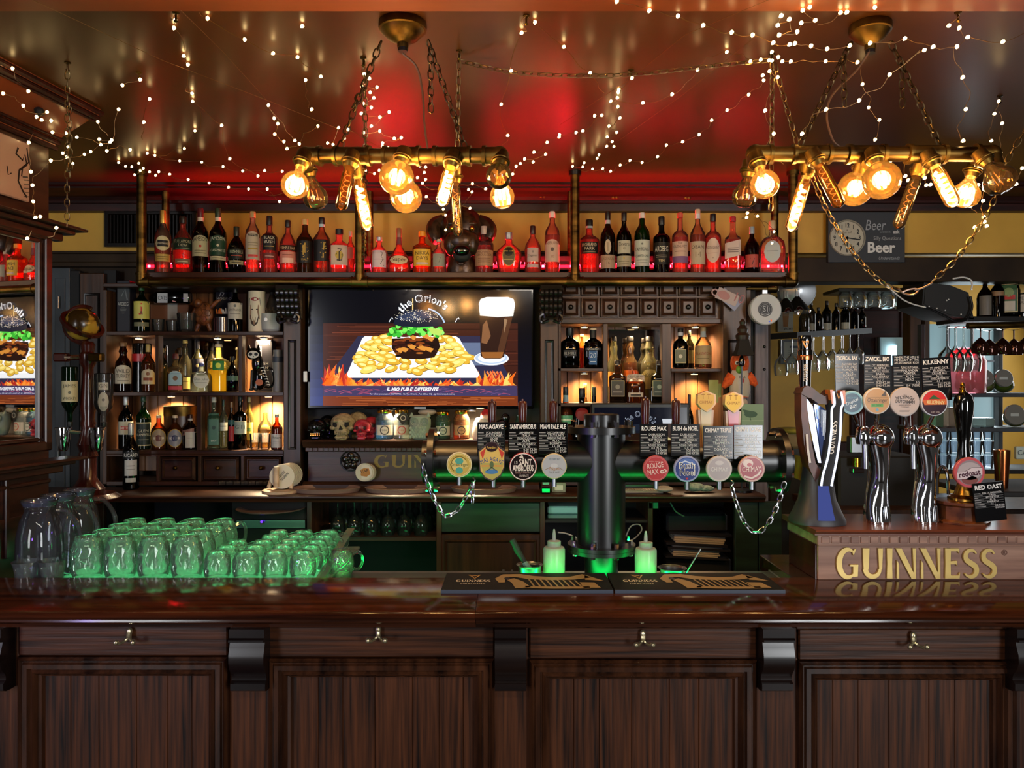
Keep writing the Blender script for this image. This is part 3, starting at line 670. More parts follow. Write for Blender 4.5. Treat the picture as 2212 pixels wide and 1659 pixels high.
# small warm lamps inside the niches
def spot(px, py, Y, pw, lab):
    q = Vector((X_(px, Y), Y, Z_(py+.5, YK))); s_ = thing('niche_lamp', lab, 'lamp', q)
    G().lathe([(.022, .004), (.022, .010), (.016, .012)], q-Vector((0, 0, .006)), 14).build('rim', 'steel', s_)
    G().lathe([(.017, 0), (.019, .004)], q-Vector((0, 0, .004)), 14).build('lens', 'spot', s_)
    l = area('niche_light', q-Vector((0, 0, .008)), q-Vector((0, -.02, 1)), .07, .07, pw*1.2, (1, .72, .42)); l.data.spread = math.radians(130); return l
spot(470, 726, 3.98, 6.8, 'small warm lamp under the top shelf above the clear bottles')
spot(370, 857, 3.98, 6.1, 'small warm lamp above the pair of round amber bottles')
spot(580, 857, 3.98, 8.2, 'small warm lamp above the two whisky tumblers')
spot(570, 726, 3.98, 2.5, 'small warm lamp above the skeleton cat figure')
spot(300, 726, 3.98, 1.5, 'small warm lamp above the bottles in the left niche')
spot(1262, 701, 3.98, 3.5, 'small warm lamp above the two black bottles right of the television')
spot(1372, 701, 3.98, 3.5, 'small warm lamp above the row of square whiskey bottles')
spot(1502, 701, 3.98, 3.5, 'small warm lamp above the two bottles of the right niche')
spot(1262, 805, 3.98, 2.6, 'small warm lamp under the right hand lower left shelf')
spot(1500, 806, 3.98, 1.8, 'small warm lamp under the rightmost shelf of the bar unit')
spot(840, 886, 3.80, 7.3, 'small warm lamp over the skulls under the television')
spot(1020, 886, 3.80, 5.6, 'small warm lamp over the red white figurine under the television')

# ledge with carved fascia below the television
YL = 3.70; zl = 1.4455
t = thing('carved_ledge', 'oak ledge with dentils, rosettes and carved gilt letters below the television', 'ledge', (-.45, 3.8, ZC+.0005))
xa, xb = X_(652, YL), X_(1165, YL)
G().extr([(YL, zl), (YL-.004, zl-.006), (YL, zl-.012), (YL+.016, zl-.028), (YL+.02, zl-.036), (YL+.19, zl-.036), (YL+.19, zl)], 'x', xa, xb).build('shelf_board', 'back_h', t)
G().box(xa+.02, xb-.02, YL+.035, YL+.05, ZC, zl-.036, .002).build('fascia', 'back_h', t)
G().box(xa+.01, xb-.01, YL+.02, YL+.05, zl-.058, zl-.036, .003).build('moulding', 'back_h', t)
for i in range(44):
    x = xa+.03+i*.0255
    if x < xb-.04: G().box(x, x+.018, YL+.014, YL+.024, zl-.054, zl-.038, .001).build('dentil', 'back_h', t)
G().extr([(YL+.035, ZC), (YL+.01, ZC), (YL+.01, ZC+.02), (YL+.02, ZC+.03), (YL+.035, ZC+.035)], 'x', xa, xb).build('base_moulding', 'back_h', t)
for px in (757, 1092):
    q = P(px, 996, YL+.033); g = G(); g.tube([q+Vector((.048*math.cos(a*.2618), 0, .048*math.sin(a*.2618))) for a in range(24)], .004, 6, True)
    for k in range(5):
        a = math.radians(90+72*k); g.sph(q+Vector((.026*math.cos(a), -.003, .026*math.sin(a))), .018, sy=.5, n=10, m=6)
    for k in range(5):
        a = math.radians(54+72*k); g.sph(q+Vector((.016*math.cos(a), -.009, .016*math.sin(a))), .009, sy=.6, n=8, m=5)
    g.sph(q+Vector((0, -.012, 0)), .009); g.build('rosette', 'carved', t)
p = Pr(); p.roman('GUINNESS', 925, 1010, 27, '#7d6b34', 1, w=232); p.build('carved_letters', flat(YL+.0345), 'print', t)

# ---------------------------------------------------------------- television
YT = 3.80
t = thing('television', 'large flat television showing a burger with fries and a glass of dark beer', 'television', P(908, 882, YT+.02))
G().pxbox(664, 624, 1153, 883, YT, .05, .004).build('frame', 'blackg', t)
G().pxbox(895, 879, 920, 884, YT-.004, .004).build('badge', 'steel', t)
tx = lambda x: 600+x*.28933
ty = lambda y: 500+y*.28933
p = Pr()
def T(pts): return [(tx(a), ty(b)) for a, b in pts]
rnd = random.Random(3)
p.rect(tx(240), ty(440), tx(1895), ty(1305), '#04040a', 0, 3)
for i in range(10):
    c = '#%02x%02x%02x' % (8+4*i, 9+5*i, 22+9*i); p.rect(tx(240), ty(640+66*i), tx(338), ty(706+66*i), c, 1); p.rect(tx(1792), ty(640+66*i), tx(1895), ty(706+66*i), '#%02x%02x%02x' % (3+i, 3+i, 8+2*i), 1)
p.rect(tx(338), ty(685), tx(1792), ty(1300), '#3a1a12', 1)
for i in range(150):
    y = rnd.uniform(686, 1225); x = rnd.uniform(338, 1650); L = rnd.uniform(60, 420); c = rnd.choice(['#2a110b', '#55281a', '#642f1e', '#1f0c08', '#4a2216'])
    p.rect(tx(x), ty(y), tx(min(1792, x+L)), ty(min(1228, y+rnd.uniform(2, 7))), c, 2)
p.poly(T([(600, 780), (1570, 780), (1788, 1200), (1788, 1226), (340, 1226), (340, 1130)]), '#29273f', 3)
p.poly(T([(1290, 830), (1560, 830), (1640, 1000), (1420, 1000)]), '#5b6782', 4)
# flames
def flame(xa, xb, yb, hmax, n):
    for i in range(n):
        x = rnd.uniform(xa, xb); h = rnd.uniform(.35, 1)*hmax; w = rnd.uniform(14, 40); s_ = rnd.uniform(-50, 60); c = rnd.choice(['#c83a14', '#e8641c', '#f09030', '#a8261a', '#ffc060', '#d4502a'])
        p.poly(T([(x-w, yb+rnd.uniform(-10, 10)), (x-w*.5+s_*.4, yb-h*.55), (x+s_, yb-h), (x+w*.35+s_*.4, yb-h*.5), (x+w, yb)]), c, 5+i % 3)
flame(345, 540, 1150, 170, 46); flame(520, 1500, 1152, 60, 90); flame(1500, 1750, 1150, 120, 34)
for i in range(5): p.line(T([(1560+i*26, 1130), (1590+i*22, 1085), (1560+i*25, 1045)]), 4, '#f0763a', 6)
p.poly(T([(340, 1152), (1788, 1152), (1790, 1228), (340, 1228)]), '#3b3253', 8)
for i in range(40):
    x = rnd.uniform(345, 1700); y = rnd.uniform(1180, 1226); p.line(T([(x, y), (x+40, y-14), (x+90, y-4)]), 1.6, rnd.choice(['#7a3b58', '#8e4460', '#55406a']), 9)
p.text("IL MIO PUB E' DIFFERENTE", tx(1005), ty(1188), 6.6, '#f2f0f4', 10, w=226, sl=.25, fat=True)
p.text("Per info e prenotazioni 3929939906 - Fb: The Orion's - Pub & Beer BQ - ig: theorionspub.beerbq", tx(1005), ty(1219), 3.2, '#c9c6d6', 10, w=345)
p.rect(tx(338), ty(1228), tx(1792), ty(1302), '#6d3015', 8)
for i in range(40):
    y = rnd.uniform(1230, 1296); x = rnd.uniform(338, 1600); p.rect(tx(x), ty(y), tx(min(1792, x+rnd.uniform(60, 300))), ty(min(1302, y+5)), rnd.choice(['#8a4420', '#9c5228', '#55220e']), 9)
# plate
p.poly(T([(650, 782), (1330, 782), (1356, 800), (1505, 1066), (1490, 1092), (530, 1092), (516, 1066), (630, 800)]), '#e6e6e6', 9)
p.poly(T([(670, 795), (1320, 795), (1460, 1050), (560, 1050)]), '#ffffff', 10)
# fries
def fry(x, y, a, b, rot, l):
    c = rnd.choice(['#cfa02e', '#dcb748', '#c8962a', '#e4c65c', '#d2a534'])
    pts = [(x+a*math.cos(u)*math.cos(rot)-b*math.sin(u)*math.sin(rot), y+a*math.cos(u)*math.sin(rot)+b*math.sin(u)*math.cos(rot)) for u in [2*math.pi*k/14 for k in range(14)]]
    p.poly(T([(u, v+5) for u, v in pts]), '#6e4a12', l); p.poly(T(pts), c, l+1)
    p.poly(T([(x+(u-x)*.55-4, y+(v-y)*.45-6) for u, v in pts]), '#f2dc86', l+2)
L = 11.
for x, y in [(740, 800), (800, 790), (690, 830), (760, 825), (820, 820), (1240, 795), (1290, 815), (1200, 800), (1330, 850), (1350, 880), (680, 870), (740, 865), (800, 870), (1230, 870), (1280, 860), (640, 920), (610, 940), (700, 915), (790, 910), (830, 935), (1250, 910), (1310, 915), (1370, 910), (1420, 935), (620, 965), (730, 935), (760, 950), (1180, 945), (1240, 955), (1300, 965), (1380, 965), (1340, 985), (640, 1000), (700, 985), (860, 970), (950, 968), (1070, 965), (1170, 985), (1250, 1000), (770, 1000), (680, 1030), (850, 1025), (950, 1010), (1010, 1035), (1080, 1020), (1140, 1010), (1230, 1025), (1290, 1035), (1040, 1045)]:
    fry(x+rnd.uniform(-6, 6), y, rnd.uniform(40, 66), rnd.uniform(19, 28), rnd.uniform(-.35, .35), L); L += 3.1
# burger
L += 3
p.poly(T([(855, 800), (1195, 790), (1212, 860), (1180, 925), (1080, 950), (970, 955), (890, 930), (850, 870)]), '#1d0d08', L)
for i in range(70):
    x = rnd.uniform(870, 1180); y = rnd.uniform(765, 935); a = rnd.uniform(14, 42); p.disc(tx(x), ty(y), a*.289, rnd.uniform(6, 13)*.289, rnd.choice(['#3a160c', '#5a2412', '#7c3a16', '#2a0f08', '#a85f24', '#4a1c10', '#120805']), L+1+i*.02, 10)
for x, y, a in ((940, 880, 40), (1000, 860, 34), (1080, 870, 46), (1130, 880, 36), (910, 885, 30), (1010, 790, 26), (1100, 780, 38), (1140, 800, 30)): p.poly(T([(x-a, y-6), (x, y-16), (x+a, y-4), (x+a*.4, y+22), (x-a*.3, y+14)]), '#c98434', L+3)
p.poly(T([(870, 900), (1190, 890), (1170, 940), (1060, 955), (930, 950)]), '#25110a', L+2)
for i in range(70):
    u = rnd.random(); x = 835+400*u; y = 700+70*rnd.random()-26*math.sin(u*3.1); c = rnd.choice(['#2f9a2a', '#49c43c', '#6fe052', '#1f7a1f', '#8cf06a', '#37ad30'])
    p.disc(tx(x), ty(min(790, y+18)), rnd.uniform(12, 26)*.289, rnd.uniform(9, 22)*.289, c, L+4+i*.02, 9)
p.poly(T([(1120, 720), (1235, 735), (1215, 780), (1150, 765)]), '#a9c95a', L+6)
p.poly(T([(862, 690), (880, 640), (940, 595), (1030, 578), (1120, 585), (1190, 625), (1235, 690), (1190, 708), (1040, 716), (900, 706)]), '#12192a', L+7)
p.poly(T([(900, 640), (960, 605), (1040, 592), (1110, 600), (1160, 640), (1040, 660), (930, 664)]), '#29344c', L+8)
for i in range(190):
    a = rnd.uniform(0, 6.283); r = math.sqrt(rnd.random()); x = 1035+165*r*math.cos(a); y = 634+50*r*math.sin(a)
    p.disc(tx(x), ty(y), .9, .55, rnd.choice(['#f2e8cf', '#d9ccaa', '#ffffff']), L+9, 6)
p.rect(tx(1003), ty(500), tx(1012), ty(585), '#d8b878', L+10)
# logo
arcc = (tx(1095), ty(745), 68, 0)
p.text("the Orion's", 0, 0, 15.5, '#e9eef6', L+11, fat=True, arc=(tx(1095), ty(735), 61, -3), w=118); p.text("the Orion's", 0, 0, 14.6, '#0a0c18', L+12, arc=(tx(1095), ty(735), 61.4, -3), w=118)
p.line([(tx(1095)+46*math.cos(math.radians(a)), ty(735)+46*math.sin(math.radians(a))) for a in range(-80, -18, 4)], 3.2, '#9db8dc', L+2)
for sx in (845, 1340): p.line(T([(sx-14, 676), (sx, 650), (sx+16, 655), (sx+6, 640)]), 1.6, '#dfe6f2', L+11)
# beer
p.disc(tx(1595), ty(948), 130*.289, 52*.289, '#dfe4ea', L, 30); p.disc(tx(1595), ty(944), 120*.289, 45*.289, '#a9bad2', L+1, 30); p.disc(tx(1595), ty(944), 100*.289, 36*.289, '#eef0f2', L+2, 30)
p.poly(T([(1503, 540), (1768, 540), (1690, 935), (1660, 950), (1545, 950), (1515, 930)]), '#2a1710', L+4)
p.poly(T([(1700, 640), (1752, 640), (1680, 930), (1630, 940)]), '#4b2d1c', L+5); p.poly(T([(1530, 700), (1560, 660), (1590, 780), (1560, 840), (1520, 830)]), '#7a5234', L+6); p.poly(T([(1690, 650), (1715, 660), (1690, 760)]), '#8a6b4e', L+6)
p.poly(T([(1520, 900), (1685, 900), (1672, 945), (1530, 945)]), '#8a5526', L+6)
p.poly(T([(1500, 540), (1515, 505), (1560, 490), (1720, 490), (1760, 505), (1772, 545), (1758, 632), (1640, 640), (1510, 628)]), '#fdfdfd', L+7)
p.poly(T([(1503, 580), (1765, 585), (1758, 632), (1640, 640), (1510, 628)]), '#d5d5d2', L+8)
p.build('screen_picture', flat(YT-.0006, .00006), 'screen', t)
tag(G().pxbox(655, 802, 663, 825, YK-.031, .01, .002).build('light_switch', 'white'), 'small white switch beside the left edge of the television', 'switch')

# ---------------------------------------------------------------- suspended brass shelf
YP, YR, ZS = 3.73, 3.99, 2.273
t = thing('suspended_bottle_shelf', 'bottle shelf hung from the ceiling on aged brass pipes', 'shelf', (-.2, 3.85, 2.20))
G().box(X_(312, YP), X_(1705, YP), 3.745, 3.985, ZS-.028, ZS, .003).build('shelf_board', 'back_h', t)
rp = S(10, YP); zr = Z_(609, YP); xs_ = (306, 777, 1242, 1713)
G().cyl((X_(306, YP), YP, zr), (X_(1713, YP), YP, zr), rp*.92, n=20).build('rail', 'brass', t)
G().cyl((X_(306, YP), YR, zr), (X_(1713, YP), YR, zr), rp*.8, n=16).build('rail', 'brass', t)
for i, px in enumerate(xs_):
    x = X_(px, YP)
    for Y, nm in ((YP, 'post'), (YR, 'post')):
        k = 1. if Y == YP else .85
        G().cyl((x, Y, zr), (x, Y, CEIL-.001), rp*k, n=18).build(nm, 'brass', t)
        g = G(); g.cyl((x, Y, CEIL-.02), (x, Y, CEIL), rp*k*1.35, n=18); g.build('ceiling_flange', 'black' if i == 2 else 'bronze', t)
        g = G()
        if i in (0, 3):
            sg = 1 if i == 0 else -1
            g.sph((x, Y, zr), rp*1.22*k).cyl((x, Y, zr), (x, Y, zr+.04), rp*1.16*k, n=18).cyl((x, Y, zr), (x+sg*.04, Y, zr), rp*1.16*k, n=18)
            g.cyl((x, Y, zr+.036), (x, Y, zr+.043), rp*1.3*k, n=18).cyl((x+sg*.036, Y, zr), (x+sg*.043, Y, zr), rp*1.3*k, n=18)
        else:
            g.cyl((x-.04, Y, zr), (x+.04, Y, zr), rp*1.12*k, n=18).cyl((x, Y, zr), (x, Y, zr+.035), rp*1.12*k, n=18)
            for s_ in (-.04, .036): g.cyl((x+s_, Y, zr), (x+s_+.005, Y, zr), rp*1.25*k, n=18)
        g.build('pipe_fitting', 'brass', t)
# red LED strip behind the bottles
t = thing('red_led_strip', 'glowing red LED strip behind the bottles on the suspended shelf', 'light strip', (-.2, 3.96, ZS))
G().box(X_(316, 3.96), X_(1700, 3.96), 3.962, 3.968, ZS+.055, ZS+.068).build('strip', 'redstrip', t)
for i in range(46): G().box(X_(322+i*30.4, 3.96)-.006, X_(322+i*30.4, 3.96)+.006, 3.958, 3.963, ZS+.056, ZS+.067).build('led', 'redled', t)
G().box(X_(316, 3.96), X_(1700, 3.96), 3.969, 3.979, ZS+.045, ZS+.115).build('carrier_strip', 'blackm', t)
area('red_strip_light', (-.2, 3.955, ZS+.074), (-.2, 3.6, 2.75), 3.1, .012, 30, (1, .015, .03))
# ================================================================ bottles
PRO = {
 'cyl': ([(.88, 0), (1, .015), (1, .57), (.94, .635), (.66, .70), (.40, .755), (.32, .80), (.30, .955)], 2, 1),
 'tall': ([(.9, 0), (1, .012), (1, .62), (.9, .70), (.55, .77), (.36, .82), (.33, .955)], 2, 1),
 'shl': ([(.92, 0), (1, .015), (1, .60), (.96, .64), (.7, .685), (.42, .71), (.33, .75), (.31, .955)], 2, 1),
 'sq': ([(.94, 0), (1, .015), (1, .58), (.92, .63), (.55, .67), (.36, .72), (.33, .955)], 5, .8),
 'jug': ([(.9, 0), (1, .03), (1, .50), (.9, .60), (.6, .70), (.36, .76), (.30, .80), (.29, .955)], 2, 1),
 'flask': ([(.5, 0), (.8, .03), (.97, .16), (1, .32), (.86, .52), (.55, .64), (.24, .70), (.2, .76), (.2, .955)], 2.3, .5),
 'sup': ([(.55, 0), (.9, .05), (1, .16), (.92, .28), (.55, .46), (.26, .6), (.19, .70), (.19, .955)], 2, .7),
 'crn': ([(.72, 0), (.78, .02), (.95, .3), (1, .45), (.9, .56), (.5, .68), (.27, .74), (.24, .955)], 2.6, .6),
 'pat': ([(.88, 0), (1, .03), (1, .48), (.9, .60), (.6, .68), (.3, .71), (.22, .76), (.22, .9)], 3, .8),
 'bulge': ([(.9, 0), (1, .02), (.98, .5), (.9, .6), (.5, .7), (.42, .76), (.55, .82), (.4, .88), (.36, .955)], 2, 1),
 'blk': ([(.88, 0), (1, .04), (1, .55), (.85, .66), (.45, .72), (.33, .75), (.33, .955)], 2.6, .75),
}
def rad(prof, z):
    for i in range(len(prof)-1):
        if prof[i][1] <= z <= prof[i+1][1]:
            t = (z-prof[i][1])/max(1e-9, prof[i+1][1]-prof[i][1]); return prof[i][0]+(prof[i+1][0]-prof[i][0])*t
    return prof[-1][0]
def oval(p, u, v, ru, rv, c, l, n=14):
    m = 4 if ru > .008 and ru < 1 else 1
    for i in range(n):
        a, b = -ru+2*ru*i/n, -ru+2*ru*(i+1)/n; ya, yb = rv*math.sqrt(max(0, 1-(a/ru)**2)), rv*math.sqrt(max(0, 1-(b/ru)**2))
        for j in range(m): q0, q1 = 2*j/m-1, 2*(j+1)/m-1; p.poly([(u+a, v+ya*q0), (u+b, v+yb*q0), (u+b, v+yb*q1), (u+a, v+ya*q1)] if ya+yb > 0 else [], c, l)
def bottle(px, w, top, pro, col, trans, liq, cap, labs, label, Y, zs, group, cat='bottle', name='bottle', inv=False):
    r = S(w, Y)/2; x = X_(px, Y); H = Z_(top, Y)-zs; prof, sq, ys = PRO[pro]
    t = thing(name, label, cat, (x, Y, zs), group)
    def zz(z): return zs+(H*(1-z) if inv else H*z)
    def lt(pr, mat, nm):
        q = [(a*r, H*b) for a, b in pr]
        if inv: q = [(a, H-b) for a, b in reversed(q)]
        g = G().lathe(q, (x, Y, zs), 22, sq=sq, ys=ys, cap=True); return g.build(nm, mat, t)
    lt(prof, gm(col, round(trans*.4, 3)), 'glass')
    if liq:
        lc, fl = liq
        pr = [(a*.93, max(b, .012)) for a, b in prof if b < fl]+[(rad(prof, fl)*.93, fl)]
        lt(pr, gm(lc, .5, .3), 'liquid')
    if cap:
        cc, cl = cap[0], cap[1]; nr = rad(prof, 1-cl*.5); met = .6 if cc in ('#b9b9b9', '#c9a24a', '#8d8d8d') else 0.
        q = [(nr*1.12*r, H*(1-cl)), (nr*1.18*r, H*(1-cl*.96)), (nr*1.16*r, H*.985), (nr*1.0*r, H)]
        if inv: q = [(a, H-b) for a, b in reversed(q)]
        G().lathe(q, (x, Y, zs), 16).build('cap', cm(cc, .4, met), t)
        if len(cap) > 2:                                             # paper strip or collar below the cap
            a0, a1 = 1-cl-cap[3], 1-cl*.6
            q = [(max(rad(prof, z), nr)*r*1.09, H*z) for z in (a0, (a0+a1)/2, a1)]
            G().lathe(q, (x, Y, zs), 16, cap=False).build('neck_label', cm(cap[2], .6), t)
    def lrect(p, a, v0, b, v1, c, l, n=14, m=5):
        t0, t1 = math.asin(max(-.97, a/r)), math.asin(min(.97, b/r)); q = [r*math.sin(t0+(t1-t0)*i/n) for i in range(n+1)]
        for j in range(m):
            for i in range(n): p.poly([(q[i], v0+(v1-v0)*j/m), (q[i+1], v0+(v1-v0)*j/m), (q[i+1], v0+(v1-v0)*(j+1)/m), (q[i], v0+(v1-v0)*(j+1)/m)], c, l)
    for v0, v1, wf, c, lines, shp in labs:
        p = Pr(); hw = r*wf; vm = (v0+v1)/2
        za, zb = Z_(v0, Y), Z_(v1, Y); h = za-zb
        if shp == 'o': oval(p, 0, -(za+zb)/2, hw, h/2, c, 1)
        elif shp == 'f':
            oval(p, 0, -(za+zb)/2, hw, h/2, '#b08a3c', 1); oval(p, 0, -(za+zb)/2, hw*.9, h/2*.92, c, 2)
        elif shp == 's':
            n = 8
            for i in range(n):
                a, b = -hw+2*hw*i/n, -hw+2*hw*(i+1)/n; k = .28
                p.poly([(a, -za+(a-hw)*-k*.8), (b, -za+(b-hw)*-k*.8), (b, -zb+(b-hw)*-k*.8-h*.2), (a, -zb+(a-hw)*-k*.8-h*.2)], c, 1)
        elif shp == 'a': lrect(p, -hw, -za+h*.22, hw, -zb, c, 1); oval(p, 0, -za+h*.25, hw*.98, h*.25, c, 1)
        elif shp == 'b': lrect(p, -hw, -za, hw, -zb, '#c9b98a', 1); lrect(p, -hw*.92, -za+h*.04, hw*.92, -zb-h*.04, c, 2)
        else: lrect(p, -hw, -za, hw, -zb, c, 1)
        for ln in lines:
            s_, tc, th, tp = ln[:4]; rot = ln[4] if len(ln) > 4 else 0
            if s_ == '-': lrect(p, -hw*.7, -za+h*(tp-th), hw*.7, -za+h*tp, tc, 3, 8, 1)
            elif s_ == '*': oval(p, 0, -za+h*tp, hw*th, hw*th, tc, 3, 8)
            elif s_[0] == '\\': p.line([(hw*a, -za+h*b) for a, b in ln[5]], h*th, tc, 4)
            else: p.text(s_, 0, -za+h*tp, h*th, tc, 4, w=hw*1.7, rot=rot)
        def mp(u, v, l):
            z = -v; zf = (z-zs)/H; zf = 1-zf if inv else zf
            rr = rad(prof, min(.95, max(.02, zf)))*r; uu = max(-rr*.97, min(rr*.97, u))
            return Vector((x+u, Y-ys*(max(1e-12, rr**sq-abs(uu)**sq))**(1/sq)-.0016-l*.00025, z))
        p.build('label', mp, 'print', t)
    t.rotation_euler = (0, 0, -.92*math.atan2(x, Y)); return t
YB_ = 3.845; GT = 'bottles on the suspended shelf'
K1 = [(-.5, .15), (.1, .1), (-.3, .3), (.3, .3), (0, .1), (0, .55), (-.4, .5), (.4, .45), (-.2, .75), (.35, .8)]
AMB, RED, DRK, GRN, CLR = '#c98a3c', '#d98a6a', '#2a160c', '#1c4a26', '#e8dfd4'
